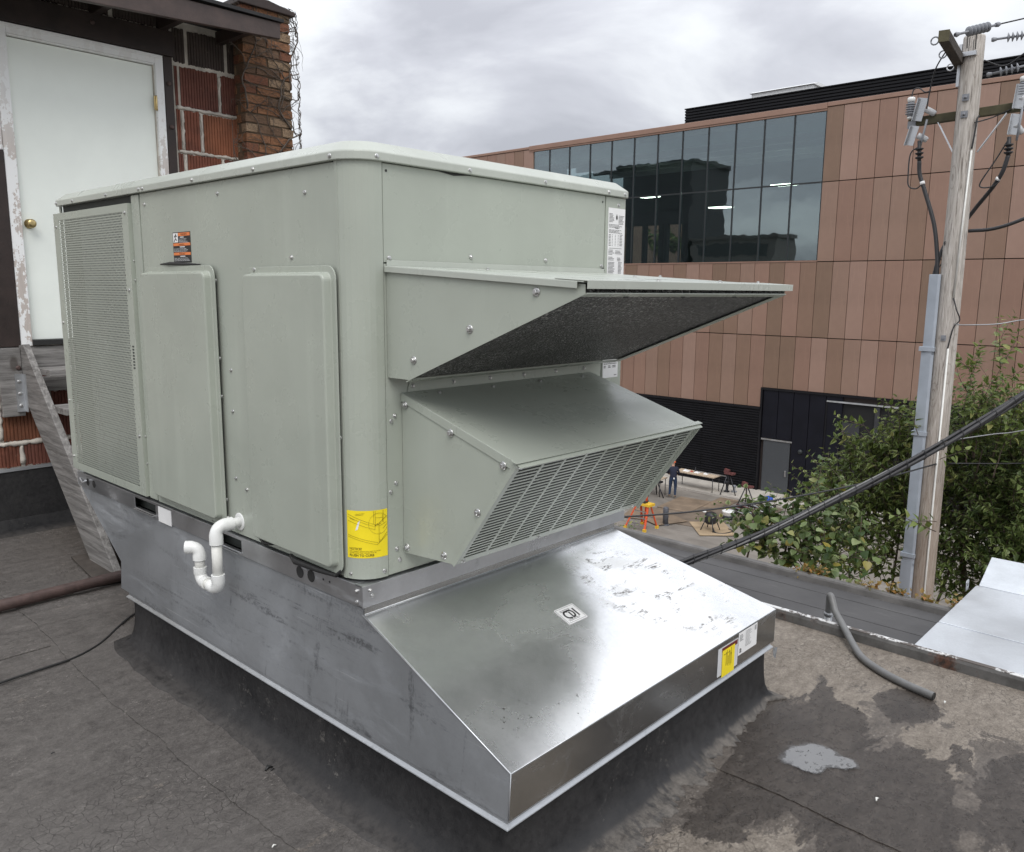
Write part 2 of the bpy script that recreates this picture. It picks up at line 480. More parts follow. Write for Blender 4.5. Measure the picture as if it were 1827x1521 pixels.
# perforated condenser guard
gd = empty('condenser_guard', (0, 1.93, .757), parent=unit); gd.matrix_parent_inverse = parent_world(unit).inverted()
b = MB()
y0, y1, z0, z1 = 1.565, 2.290, .790, 1.960
fy0, fy1, fz0, fz1 = 1.508, 2.348, .757, 1.992
xf = -.018
for (a0, a1, c0, c1) in ((fy0, y0, fz0, fz1), (y1, fy1, fz0, fz1), (y0, y1, fz0, z0), (y0, y1, z1, fz1)):
    b.box(xf, xf + .003, a0, a1, c0, c1)
b.box(xf + .003, .004, fy0, fy0 + .003, fz0, fz1)
b.box(xf + .003, .004, fy1 - .003, fy1, fz0, fz1)
b.build('guard_frame', M['paint'], gd)
# perforations: staggered rows of round holes
b = MB()
pz, py = .0105, .0132
nr = int((z1 - z0) / pz); nc = int((y1 - y0) / py)
pz = (z1 - z0) / nr; py = (y1 - y0) / nc
hr = .0040
def cell(ya, yb, za, zb):
    yc, zc_ = (ya + yb) / 2, (za + zb) / 2
    o = [(xf + .001, ya, za), (xf + .001, yc, za), (xf + .001, yb, za), (xf + .001, yb, zc_), (xf + .001, yb, zb), (xf + .001, yc, zb), (xf + .001, ya, zb), (xf + .001, ya, zc_)]
    i = [(xf + .001, yc + hr * 1.08 * math.cos(R(225 + 45 * k)), zc_ + hr * math.sin(R(225 + 45 * k))) for k in range(8)]
    b.add(o + i, [(k, (k + 1) % 8, 8 + (k + 1) % 8, 8 + k) for k in range(8)])
for r_ in range(nr):
    za, zb = z0 + r_ * pz, z0 + (r_ + 1) * pz
    off = .5 * py if r_ % 2 else 0
    if off:
        b.add([(xf + .001, y0, za), (xf + .001, y0 + off, za), (xf + .001, y0 + off, zb), (xf + .001, y0, zb)], [(0, 1, 2, 3)])
        b.add([(xf + .001, y1 - off, za), (xf + .001, y1, za), (xf + .001, y1, zb), (xf + .001, y1 - off, zb)], [(0, 1, 2, 3)])
    for c_ in range(nc - (1 if off else 0)):
        cell(y0 + off + c_ * py, y0 + off + (c_ + 1) * py, za, zb)
b.build('perforated_sheet', M['paint'], gd)
b = MB(); b.box(.004, .009, 1.515, 2.08, .76, 1.985)
b.build('coil', M['coil'], unit)
for p in ((xf, 1.535, 1.955), (xf, 1.54, 1.64), (xf, 1.535, 1.02), (xf, 2.32, 1.93), (xf, 2.325, 1.48), (xf, 2.325, 1.10), (xf, 2.325, .82)):
    screw(gd, p, (-1, 0, 0))
for z in (.90, 1.02, 1.68, 1.76): screw(unit, (-.004, 1.512, z), (-1, 0, 0))
# small vent slots on the guard frame
b = MB()
for k in range(8): b.box(xf - .0006, xf + .0002, 1.530, 1.548, 1.31 + k * .013, 1.317 + k * .013)
b.build('slot_row', M['chassis'], gd)

# raised access panels with rounded corners
def access_panel(ya, yb, za, zb, lean=0.0, gap_slots=()):
    g = empty('access_panel', (0, (ya + yb) / 2, za), parent=unit); g.matrix_parent_inverse = parent_world(unit).inverted()
    def lp(x, ins, r, fl=0.0):
        # the raised box is offset from the flange towards the far side; the panel bows off the cabinet along its near edge
        pts = rrect(ya + ins, yb - ins, za + ins, zb - ins, r)
        return [(x - lean * (yb - p) / (yb - ya), p, q) for p, q in pts]
    fl = [( -.003 , .0)]
    b_ = MB()
    b_.loft([lp(-.004, -.022, .040), lp(-.009, -.022, .040), lp(-.009, -.002, .026), lp(-.012, 0, .024), lp(-.032, .003, .022), lp(-.0355, .005, .020), lp(-.037, .009, .018)], smooth=False)
    o_ = b_.build('panel_shell', M['paint'], g)
    bv = o_.modifiers.new('bevel', 'BEVEL'); bv.width = .0015; bv.segments = 2; bv.limit_method = 'ANGLE'; bv.angle_limit = R(25)
    b_ = MB(); b_.loft([lp(.0005, -.017, .04), lp(-.0035, -.017, .04)])
    b_.build('gasket', M['rubber'], g)
    return g
pl = access_panel(.835, 1.392, .790, 1.712, .009)
pr_ = access_panel(.100, .592, .778, 1.702, .008)
for y, z in ((.820, 1.68), (.818, 1.40), (.818, 1.26), (.818, .87), (.815, .80)): screw(pl, (-.009, y, z), (-1, 0, 0))
for y, z in ((.55, 1.715), (.13, 1.715), (.085, 1.20), (.607, 1.50), (.607, 1.0)): screw(pr_, (-.009, y, z), (-1, 0, 0))
for y, z in ((.335, 1.752), (1.384, 1.98), (.792, 1.981), (.249, 1.947), (.755, 1.36), (.755, 1.21), (.755, .96), (1.34, .768), (.95, .762), (.50, .77), (.16, .764), (.68, .93)): screw(unit, (0, y, z), (-1, 0, 0))
# torn foam gasket poking out along the panel edges
b = MB()
b.tube([(-.010, 1.25, 1.742), (-.014, 1.16, 1.744), (-.012, 1.03, 1.740), (-.008, .93, 1.738)], [.003, .007, .005, .002], 8)
b.tube([(-.008, .60, .772), (-.016, .55, .760), (-.010, .49, .768)], [.003, .007, .003], 8)
b.tube([(-.010, .385, .752), (-.022, .34, .745), (-.022, .20, .748), (-.020, .11, .752), (-.012, .088, .775), (-.009, .086, .85)], [.009, .012, .010, .007, .005, .003], 8)
b.build('torn_gasket', M['rubber'], unit, split=True)

# rounded corner post, folded in narrow flats
b = MB()
cr = .094
pts = [(-.003, .076), (-.003, .060)]
arc = []
nfl = 8
for k in range(nfl + 1):
    t_ = R(180 + 90 * k / nfl)
    arc.append((-.003 + cr + cr * math.cos(t_), -.003 + cr + cr * math.sin(t_)))
outer = [(-.003, .077)] + [(x, y) for x, y in arc] + [(.1005, -.003)]
inner = [(.1005, .004), (.09, .006), (.006, .09), (.006, .077)]
b.loft([[(x, y, z) for x, y in outer + inner] for z in (.748, 2.026)], smooth=False)
o = b.build('corner_post', M['paint'], unit)
bv = o.modifiers.new('bevel', 'BEVEL'); bv.width = .004; bv.segments = 2; bv.limit_method = 'ANGLE'; bv.angle_limit = R(8)
for p, n_ in (((.004, .062, .765), (-1, -.3, 0)), ((.086, -.0025, .768), (-.2, -1, 0))): screw(unit, p, n_)

# right face skins, in the plane y = 0
b = MB(); b.box(.1045, 1.212, 0, .009, 1.735, 2.024)
b.build('upper_panel', M['paint'], unit, .0015)
b = MB(); b.box(.1045, 1.212, 0, .009, .748, 1.731)
b.build('lower_panel', M['paint'], unit, .0015)
b = MB(); b.box(1.217, W, -.002, .009, .748, 2.024); b.box(W - .009, W, .009, .10, .748, 2.024)
b.build('end_post', M['paint'], unit, .003)
b = MB(); b.box(W - .008, W, .11, L - .01, .75, 2.02); b.box(.10, W - .01, L - .009, L, .75, 2.02)
b.build('rear_panel', M['paint'], unit, split=True)
for x, z in ((.471, 1.763), (.854, 1.764), (.125, 1.748), (1.195, 1.752), (1.30, 1.995)): screw(unit, (x, -.001, z), (0, -1, 0))
b = MB()
for x, z in ((.118, 2.003), (1.195, 2.0)): b.lathe((x, -.0006, z), [(.004, 0), (.004, .0008)], 8, axis=(0, -1, 0))
for z in (1.735,): b.lathe((1.207, -.0008, z), [(.012, 0), (.012, .0008)], 8, axis=(0, -1, 0))
b.build('hole', M['rubber'], unit, split=True)

# lid with folded skirt and chamfered rim
b = MB()
def lid(off, z, r): return [(x, y, z) for x, y in rrect(-off, W + off, -off, L + off, [max(.02, r), .03, .03, .03], 8)]
b.loft([lid(.0125, 2.026, .105), lid(.016, 2.027, .108), lid(.016, 2.050, .108), lid(.013, 2.054, .105), lid(-.020, 2.083, .085), lid(-.025, 2.0845, .082), lid(-.3, 2.100, .05)], smooth=False)
o = b.build('top_cover', M['paint_skylit'], unit)
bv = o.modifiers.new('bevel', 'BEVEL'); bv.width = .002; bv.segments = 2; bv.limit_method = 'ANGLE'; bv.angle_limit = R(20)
for x in (.075, .452, .83, 1.213, 1.323): screw(unit, (x, -.0155 if x > .1 else -.013, 2.038), (0, -1, 0))
for y in (.092, .521, .945, 1.36, 1.395, 1.72, 2.10, 2.30): screw(unit, (-.0155, y, 2.038), (-1, 0, 0))
b = MB()
for x0_, x1_ in ((.315, .47),): b.add([(x0_, -.002, 2.0245), ((x0_ + x1_) / 2, -.002, 2.016), (x1_, -.002, 2.0245), (x1_, -.0005, 2.026), (x0_, -.0005, 2.026)], [(0, 1, 2, 3, 4)])
b.build('lid_gap', M['rubber'], unit)

# base rail (galvanised channel) with fork pockets and drain holes
b = MB()
Wr = 1.40
# front member along x, in plane y = 0
b.box(-.008, Wr, -.010, -.006, ZR0, ZR1); b.box(-.008, Wr, -.006, .03, ZR1 - .004, ZR1); b.box(-.008, Wr, -.006, .02, ZR0, ZR0 + .004)
# long member along y with two fork pockets
ys = [-.006, .726, .895, 1.447, 1.657, L + .008]
for i in range(0, 6, 2): b.box(-.008, -.004, ys[i], ys[i + 1], ZR0, ZR1)
for a0, a1 in ((.726, .895), (1.447, 1.657)):
    b.box(-.008, -.004, a0, a1, ZR0, ZR0 + .012); b.box(-.008, -.004, a0, a1, ZR1 - .012, ZR1)
b.box(-.004, .03, .0305, L + .0055, ZR1 - .004, ZR1); b.box(-.004, .02, .0205, L + .0055, ZR0, ZR0 + .004)
b.box(.0305, .095, .0305, .095, ZR1 - .0035, ZR1 - .0005)
b.box(-.02, -.008, .735, .89, ZR0 + .006, ZR0 + .0085)
b.box(-.02, -.008, 1.455, 1.65, ZR0 + .006, ZR0 + .0085)
b.box(-.008, Wr, L + .0085, L + .012, ZR0, ZR1); b.box(Wr - .004, Wr, .031, L + .008, ZR0, ZR1)
b.build('base_rail', M['galv'], unit, .0012)
b = MB(); b.box(.035, Wr - .01, .035, L, ZR0, ZR1 - .006)
b.build('rail_inside', M['chassis'], unit)
b = MB()
for y, z in ((.338, .704), (.271, .706), (2.198, .704), (2.121, .706)):
    b.lathe((-.0086, y, z), [(.021 if y < 1 else .018, 0), (.021 if y < 1 else .018, .0006)], 16, axis=(-1, 0, 0))
for y in (.20, .165): b.lathe((-.0086, y, .713), [(.004, 0), (.004, .0006)], 8, axis=(-1, 0, 0))
b.build('rail_hole', M['rubber'], unit, split=True)
b = MB(); b.box(-.012, -.0085, .288, .322, .722, .727)
b.build('hole_lip', M['galv_flange'], unit)
for z in (.720, .684): screw(unit, (-.008, .020, z), (-1, 0, 0))
for x, z in ((.022, .722), (.030, .703)): b = screw(unit, (x, -.010, z), (0, -1, 0))
# white paper tag stuck over the rail
b = MB(); b.box(-.0095, -.0085, 1.298, 1.418, .664, .730)
b.build('rail_tag', M['paper'], unit)
# condensate wire clip at the far end of the rail
b = MB(); b.tube([(-.012, 2.29, .71), (-.018, 2.24, .695), (-.02, 2.19, .715)], .004, 6)
b.build('wire_clip', M['galv_flange'], unit)

# ---------------- intake hood
hood = empty('intake_hood', (.66, 0, 1.385), parent=unit); hood.matrix_parent_inverse = parent_world(unit).inverted()
hx0, hx1 = .113, 1.213
sidep = [(-.002, 1.718), (-.762, 1.672), (-.762, 1.648), (-.105, 1.386), (-.002, 1.386)]
for x in (hx0, hx1):
    b = MB(); b.prism(sidep, 0, x - .001, x + .001); 
    b.build('hood_side', M['paint'], hood)
# folded flanges on the wall
b = MB(); b.box(hx0, hx0 + .030, -.006, -.001, 1.39, 1.71)
b.build('wall_flange', M['paint'], hood, .001)
# inward flange of the far side, seen from below
d_ = Vector((0, -.657, .262)).normalized(); nb = Vector((0, -d_.z, d_.y)).normalized()
b = MB()
def along(t_, x, off=0.0):
    p = Vector((x, -.105, 1.386)) + d_ * t_ + nb * off
    return p
LN = .7073
b.add([along(0, hx1 - .045), along(LN, hx1 - .045), along(LN, hx1 + .001), along(0, hx1 + .001), along(0, hx1 - .045, .002), along(LN, hx1 - .045, .002), along(LN, hx1 + .001, .002), along(0, hx1 + .001, .002)], [(0, 1, 2, 3), (4, 7, 6, 5), (0, 4, 5, 1), (1, 5, 6, 2), (2, 6, 7, 3), (3, 7, 4, 0)])
b.build('side_flange', M['paint'], hood)
b = MB(); b.obox(along(-.006, (hx0 + hx1) / 2), Vector(((hx1 - hx0) / 2, 0, 0)), d_ * .012, nb * .0015)
b.obox(along(LN - .004, (hx0 + hx1) / 2), Vector(((hx1 - hx0) / 2, 0, 0)), d_ * .010, nb * .0015)
b.build('filter_channel', M['paint'], hood, split=True)
# filter slab
sgn = 1 if nb.z > 0 else -1
b = MB(); b.obox(along(LN / 2, (hx0 + hx1) / 2, sgn * .016), Vector(((hx1 - hx0) / 2 - .003, 0, 0)), d_ * (LN / 2 - .003), nb * .011)
b.build('mesh_filter', M['filter'], hood)
# top sheets: back sheet with side lips, front visor sheet
b = MB()
dt = Vector((0, -.762, -.046)).normalized(); nt_ = Vector((0, dt.z, -dt.y)); nt_ = nt_ if nt_.z > 0 else -nt_
def top(t_, x, off=0): return Vector((x, 0, 1.722)) + dt * t_ + nt_ * off
b.obox(top(.385, (hx0 + hx1) / 2, .0015), Vector(((hx1 - hx0) / 2 + .010, 0, 0)), dt * .380, nt_ * .0014)
for x in (hx0 - .0095, hx1 + .0095):
    b.obox(top(.375, x, -.007), Vector((.0014, 0, 0)), dt * .370, nt_ * .0085)
b.obox(Vector(((hx0 + hx1) / 2, -.003, 1.732)), Vector(((hx1 - hx0) / 2, 0, 0)), Vector((0, .0012, 0)), Vector((0, 0, .010)))
b.build('hood_top', M['paint_skylit'], hood, .001)
b = MB()
b.obox(top(.725, (hx0 + hx1) / 2 + .01, .0050), Vector(((hx1 - hx0) / 2 + .020, 0, 0)), dt * .052, nt_ * .0014)
b.obox(top(.7775, (hx0 + hx1) / 2 + .01, -.004), Vector(((hx1 - hx0) / 2 + .020, 0, 0)), dt * .0014, nt_ * .0105)
b.build('visor', M['paint_skylit'], hood, .001)
for x in (.30, .58, .885):
    b = MB(); b.obox(Vector((x, -.750, 1.655)), Vector((.010, 0, 0)), Vector((0, .001, 0)), Vector((0, 0, .016))); b.obox(Vector((x + .012, -.742, 1.661)), Vector((.020, 0, 0)), Vector((0, .010, 0)), Vector((0, 0, .0015)))
    b.build('filter_clip', M['rubber'], hood)
for y, z in ((-.606, 1.652), (-.364, 1.548), (-.126, 1.447)): screw(hood, (hx0 - .001, y, z), (-1, 0, 0), bolt_me, 'bolt')
for x, z in ((.124, 1.690), (.124, 1.552), (.124, 1.420), (.131, 1.397)): screw(hood, (x, -.006, z), (0, -1, 0))
screw(hood, (.150, -.004, 1.396), (0, -1, 0))
for x, t_ in ((.45, .10), (.85, .40), (1.10, .72), (1.16, .30), (.80, .745), (.46, .745)): screw(hood, top(t_, x, .004 if t_ < .7 else .0065), nt_)

# ---------------- exhaust hood
ex = empty('exhaust_hood', (.68, 0, .81), parent=unit); ex.matrix_parent_inverse = parent_world(unit).inverted()
ex0, ex1 = .168, 1.142
A_, T_, B_, D_ = (-.002, 1.330), (-.493, 1.180), (-.236, .826), (-.002, .811)
for x in (ex0, ex1):
    b = MB(); b.prism([A_, T_, B_, D_], 0, x - .001, x + .001)
    b.build('hood_side', M['paint'], ex)
dA = Vector((0, T_[0] - A_[0], T_[1] - A_[1])); lA = dA.length; dA.normalize(); nA = Vector((0, dA.z, -dA.y)); nA = nA if nA.z > 0 else -nA
xm, xh = (ex0 + ex1) / 2, (ex1 - ex0) / 2
b = MB()
c0 = Vector((xm, A_[0], A_[1]))
b.obox(c0 + dA * (lA / 2 + .004) + nA * .0025, Vector((xh + .003, 0, 0)), dA * (lA / 2 + .004), nA * .0012)
b.obox(c0 + dA * (lA + .002) + nA * .0062, Vector((xh + .016, 0, 0)), dA * .010, nA * .0012)
for x in (ex0 - .0035, ex1 + .0035): b.obox(Vector((x, A_[0], A_[1])) + dA * (lA / 2) - nA * .010, Vector((.0012, 0, 0)), dA * (lA / 2), nA * .013)
b.add([(ex0 + .02, -.004, 1.334), (ex1 - .02, -.004, 1.334), (ex1 - .03, -.004, 1.366), (ex0 + .03, -.004, 1.366), (ex0 + .02, -.001, 1.334), (ex1 - .02, -.001, 1.334), (ex1 - .03, -.001, 1.366), (ex0 + .03, -.001, 1.366)], [(0, 1, 2, 3), (4, 7, 6, 5), (0, 4, 5, 1), (1, 5, 6, 2), (2, 6, 7, 3), (3, 7, 4, 0)])
b.build('hood_top', M['paint'], ex, .0008)
b = MB(); dD = Vector((0, B_[0] - D_[0], B_[1] - D_[1])); b.obox(Vector((xm, (B_[0] + D_[0]) / 2, (B_[1] + D_[1]) / 2)), Vector((xh, 0, 0)), dD / 2, Vector((0, 0, .001)))
b.build('hood_bottom', M['paint'], ex)
# louvred face: frame, dividers and slotted bars
dF = Vector((0, B_[0] - T_[0], B_[1] - T_[1])); lF = dF.length; dF.normalize(); nF = Vector((0, dF.z, -dF.y)); nF = nF if nF.y < 0 else -nF
def face(s_, x, off=0): return Vector((x, T_[0], T_[1])) + dF * s_ + nF * off
fr = MB()
m_ = .022
fr.obox(face(m_ / 2, xm, .004), Vector((xh, 0, 0)), dF * (m_ / 2), nF * .0012)
fr.obox(face(lF - m_ / 2, xm, .004), Vector((xh, 0, 0)), dF * (m_ / 2), nF * .0012)
for x in (ex0 + m_ / 2, ex1 - m_ / 2): fr.obox(face(lF / 2, x, .004), Vector((m_ / 2, 0, 0)), dF * (lF / 2 - m_), nF * .0012)
fr.obox(face(-.003, xm, .012), Vector((xh + .006, 0, 0)), dF * .0014, nF * .010)
fr.obox(face(lF / 2, ex1 + .0025, .006), Vector((.0012, 0, 0)), dF * (lF / 2), nF * .012)
fr.obox(face(lF / 2, ex0 - .005, .002), Vector((.0012, 0, 0)), dF * (lF / 2), nF * .008)
fr.build('louvre_frame', M['paint'], ex, .0006)
b = MB()
nrow, ncol = 27, 9
s0, s1 = m_, lF - m_
for k in range(nrow + 1):
    s_ = s0 + (s1 - s0) * k / nrow
    b.obox(face(s_, xm, .004), Vector((xh - m_, 0, 0)), dF * .0027, nF * .0010)
for k in range(1, ncol):
    x = ex0 + m_ + (ex1 - ex0 - 2 * m_) * k / ncol
    b.obox(face(lF / 2, x, .0042), Vector((.0055, 0, 0)), dF * (lF / 2 - m_), nF * .0012)
b.build('louvre_slots', M['paint'], ex)
b = MB(); b.obox(face(lF / 2, xm, -.045), Vector((xh - .004, 0, 0)), dF * (lF / 2 - .03), nF * .001)
b.build('slot_backing', M['rubber'], ex)  # black sheet added behind the slots to darken the hood interior
for y, z in ((-.020, 1.303), (-.229, 1.240), (-.446, 1.174)): screw(ex, (ex0 - .0048, y, z - .006), (-1, 0, 0), bolt_me, 'bolt')
for y, z in ((-.341, 1.01), (-.195, .845), (-.018, .832)): screw(ex, (ex0 - .001, y, z), (-1, 0, 0), bolt_me, 'bolt')
for x in (.21, .388, .562, .738, .92, 1.094): screw(ex, (x, -.004, 1.352), (0, -1, 0))
for x in (.30, .55, .80, 1.05): screw(ex, Vector((x, A_[0], A_[1])) + dA * .03 + nA * .004, nA)
for s_, x in ((.012, ex0 + .02), (.012, .68), (.012, ex1 - .02), (lF - .012, ex0 + .03), (lF - .012, .55), (lF - .012, ex1 - .03)): screw(ex, face(s_, x, .0052), nF)
for x, z in ((.138, 1.263), (.124, 1.247), (.14, 1.046), (.139, .829), (.150, .790), (.118, 1.02)): screw(unit, (x, 0, z), (0, -1, 0))

# ---------------- white PVC condensate trap
dr = empty('drain_trap', (-.08, .8, .55), parent=unit); dr.matrix_parent_inverse = parent_world(unit).inverted()
xd = -.085
r0, rf = .0188, .0228
b = MB(); b.tube([(.002, .742, .797), (-.05, .742, .797)], r0, 16); b.lathe((.0, .742, .797), [(.034, 0), (.034, .003), (.030, .004)], 18, axis=(-1, 0, 0))
b.build('stub_pipe', M['pvc'], dr)
def elbow(p, a, c, ln=.034, rad=.030):
    """90 degree fitting: centre p, arms towards directions a and c"""
    p, a, c = Vector(p), Vector(a).normalized(), Vector(c).normalized()
    path = [p + a * (rad + ln)] + [p + a * rad]
    for k in range(1, 6):
        t_ = R(90 * k / 6); path.append(p + a * rad * (1 - math.sin(t_)) + c * rad * (1 - math.cos(t_)))
    path += [p + c * rad, p + c * (rad + ln)]
    rr = [rf * 1.08, rf * 1.08] + [rf * .99] * 5 + [rf * 1.08, rf * 1.08]
    m = MB(); m.tube(path, rr, 18, caps=False)
    # socket rims
    for q, d in ((p + a * (rad + ln), a), (p + c * (rad + ln), c)):
        m.lathe(q, [(rf * 1.08, -.001), (rf * 1.10, .0005), (r0 * .9, .001), (r0 * .86, -.02)], 18, axis=d)
    return m
elbow((xd - .012, .742, .797), (1, 0, 0), (0, 0, -1)).build('elbow', M['pvc'], dr)
b = MB(); b.tube([(xd - .012, .742, .745), (xd - .012, .742, .590)], r0, 16)
b.build('pipe', M['pvc_dirty'], dr)
elbow((xd - .012, .742, .560), (0, 0, 1), (0, 1, 0), .026).build('elbow', M['pvc'], dr)
b = MB(); b.tube([(xd - .012, .79, .560), (xd - .012, .85, .560)], r0, 16)
b.build('pipe', M['pvc_dirty'], dr)
elbow((xd - .012, .880, .560), (0, -1, 0), (0, 0, 1), .022).build('elbow', M['pvc'], dr)
b = MB(); b.tube([(xd - .012, .880, .60), (xd - .012, .880, .655)], r0, 16)
b.build('pipe', M['pvc_dirty'], dr)
elbow((xd - .012, .880, .690), (0, 0, -1), (-.75, .66, 0), .020, .028).build('elbow', M['pvc'], dr)

# ---------------- labels on the unit
def plate(name, o_, ux, uy, w, h, mat, parent, th=.0006):
    b_ = MB(); b_.box(0, w, 0, h, 0, th)
    return link(name, b_.mesh(name, mat), parent, frame_mat(o_, ux, uy))
def prints(o_, ux, uy, rects, mat, parent, name='print', z=.0012):
    b_ = MB()
    for x, y, w, h in rects: b_.box(x, x + w, y, y + h, z - .0005, z)
    return link(name, b_.mesh(name, mat), parent, frame_mat(o_, ux, uy))
def letter(txt, o_, ux, uy, x, y, size, mat, parent, bold=0.0, align='LEFT', z=.0014, sx=1.0):
    me = text_mesh(txt, size, mat, align, bold)
    m = frame_mat(o_, ux, uy) @ Matrix.Translation((x, y, z)) @ Matrix.Diagonal((sx, 1, 1, 1))
    return link('lettering', me, parent, m)
def rows(x, y, w, n, pitch, h, jit=.35):
    """n lines of tiny print, broken into words"""
    out = []
    for k in range(n):
        xx = x; end = x + w * random.uniform(1 - jit, 1)
        while xx < end:
            ww = random.uniform(.05, .16) * w + .0012
            out.append((xx, y - k * pitch, min(ww, end - xx), h)); xx += ww + .03 * w
    return out

# warning label (black with three orange headings), left face
ux, uy, oo = (0, -1, 0), (0, 0, 1), (-.0002, 1.153, 1.747)
wl_ = plate('warning_label', oo, ux, uy, .143, .114, M['ink'], unit)
prints(oo, ux, uy, [(.045, .099, .094, .012), (.003, .063, .137, .010), (.003, .028, .137, .010)], M['orange_ink'], wl_)
prints(oo, ux, uy, [(.004, .076, .039, .035)], M['paper'], wl_)
prints(oo, ux, uy, [(.060, .0925, .030, .004), (.055, .0565, .040, .004), (.055, .0215, .040, .004)] + rows(.050, .087, .085, 4, .0048, .0016) + rows(.006, .051, .13, 4, .0048, .0016) + rows(.006, .016, .13, 3, .0048, .0016), M['plastic_sleeve'], wl_, z=.0011)
b = MB()
for p, q in (((.012, .079), (.022, .090)), ((.022, .090), (.034, .083)), ((.022, .090), (.024, .102)), ((.024, .102), (.014, .096)), ((.024, .102), (.035, .098)), ((.028, .108), (.024, .102))):
    b.bar((p[0], p[1], .0014), (q[0], q[1], .0014), .004, .0004, up=(0, 0, 1))
link('pictogram', b.mesh('pictogram', M['ink']), wl_, frame_mat(oo, ux, uy))
letter('WARNING', oo, ux, uy, .092, .1015, .0105, M['ink'], wl_, align='CENTER')
letter('WARNING', oo, ux, uy, .071, .0645, .0095, M['ink'], wl_, align='CENTER')
letter('WARNING', oo, ux, uy, .071, .0295, .0095, M['ink'], wl_, align='CENTER')

# nameplate, right post
ux, uy, oo = (1, 0, 0), (0, 0, 1), (1.232, -.0024, 1.690)
np_ = plate('nameplate', oo, ux, uy, .114, .292, M['paper'], unit)
rc = rows(.006, .268, .034, 7, .0052, .0022) + rows(.070, .262, .038, 7, .0052, .0022) + rows(.006, .226, .090, 3, .005, .0022) + [(.048, .213, .022, .003)]
rc += rows(.006, .205, .10, 3, .005, .0022) + rows(.006, .186, .014, 8, .006, .0024, .2)
for x in (.028, .048, .068): rc += [(x, .186 - k * .006, .004, .0024) for k in range(8)]
rc += rows(.080, .188, .02, 8, .006, .0024) + [(.010, .134, .085, .0016)] + rows(.006, .126, .040, 4, .0055, .0024) + rows(.052, .124, .05, 3, .0055, .0024)
rc += rows(.006, .098, .042, 3, .0055, .0024) + rows(.066, .096, .028, 3, .0055, .0024) + rows(.006, .078, .046, 9, .0052, .0024) + rows(.074, .078, .028, 9, .0052, .0024) + rows(.006, .024, .08, 4, .0052, .0028, .1)
prints(oo, ux, uy, rc, M['grey_ink'], np_)
prints(oo, ux, uy, [(.052, .250, .010, .012), (.055, .246, .004, .022)], M['ink'], np_)
prints(oo, ux, uy, rows(.004, .006, .10, 2, .005, .003, .05), M['ink'], np_)
# second small label lower on the same post
oo = (1.222, -.0024, 1.302)
n2 = plate('data_label', oo, ux, uy, .104, .074, M['paper'], unit)
prints(oo, ux, uy, rows(.006, .062, .09, 2, .006, .003, .1) + rows(.006, .047, .018, 2, .006, .003) + rows(.036, .047, .02, 2, .006, .003) + rows(.066, .047, .025, 2, .006, .003) + [(.078, .008, .018, .003)], M['grey_ink'], n2)
# yellow notice wrapped round the corner post
b = MB()
off = .0006
pa = [(-.003 - off, .077)] + [(-.003 + cr + (cr + off) * math.cos(R(180 + 90 * k / 24)), -.003 + cr + (cr + off) * math.sin(R(180 + 90 * k / 24))) for k in range(25)] + [(.100, -.003 - off)]
cum = [0]
for i in range(1, len(pa)): cum.append(cum[-1] + math.hypot(pa[i][0] - pa[i - 1][0], pa[i][1] - pa[i - 1][1]))
def wrap(s_, z, lift=0.0):
    for i in range(1, len(pa)):
        if s_ <= cum[i] or i == len(pa) - 1:
            t_ = (s_ - cum[i - 1]) / (cum[i] - cum[i - 1])
            x = pa[i - 1][0] + (pa[i][0] - pa[i - 1][0]) * t_; y = pa[i - 1][1] + (pa[i][1] - pa[i - 1][1]) * t_
            k = Vector((x - (-.003 + cr), y - (-.003 + cr))); k = k.normalized() if k.length else k
            return (x + k.x * lift, y + k.y * lift, z)
S0, S1, ZN0, ZN1 = .034, cum[-1] - .001, .818, .972
nn = 26
b.add([wrap(S0 + (S1 - S0) * i / nn, z) for z in (ZN0, ZN1) for i in range(nn + 1)], [(i, i + 1, nn + 2 + i, nn + 1 + i) for i in range(nn)], True)
nt2 = b.build('notice_sticker', M['yellow'], unit)
def wtext(txt, s_, z, size, bold=0):
    me = text_mesh(txt, size, M['yellow_ink'], 'LEFT', bold)
    for v in me.vertices: v.co = Vector(wrap(s_ + v.co.x, z + v.co.y, .0006))
    return link('lettering', me, nt2)
wtext('NOTICE!', S0 + .008, ZN0 + .027, .0105, .0002)
wtext('FLUSH TO CURB', S0 + .008, ZN0 + .0055, .0108, .0003)
wtext('FOR CORRECT OPERATION, AND TO AVOID', S0 + .008, ZN0 + .0205, .0050)
wtext('WATER LEAKS, THIS CORNER MUST BE', S0 + .008, ZN0 + .0155, .0050)
b = MB()
def wline(p, q, w=.0009):
    n_ = 8
    for i in range(n_):
        a0 = (p[0] + (q[0] - p[0]) * i / n_, p[1] + (q[1] - p[1]) * i / n_); a1 = (p[0] + (q[0] - p[0]) * (i + 1) / n_, p[1] + (q[1] - p[1]) * (i + 1) / n_)
        b.bar(wrap(S0 + a0[0], ZN0 + a0[1], .0006), wrap(S0 + a1[0], ZN0 + a1[1], .0006), w, .0003)
SW = S1 - S0
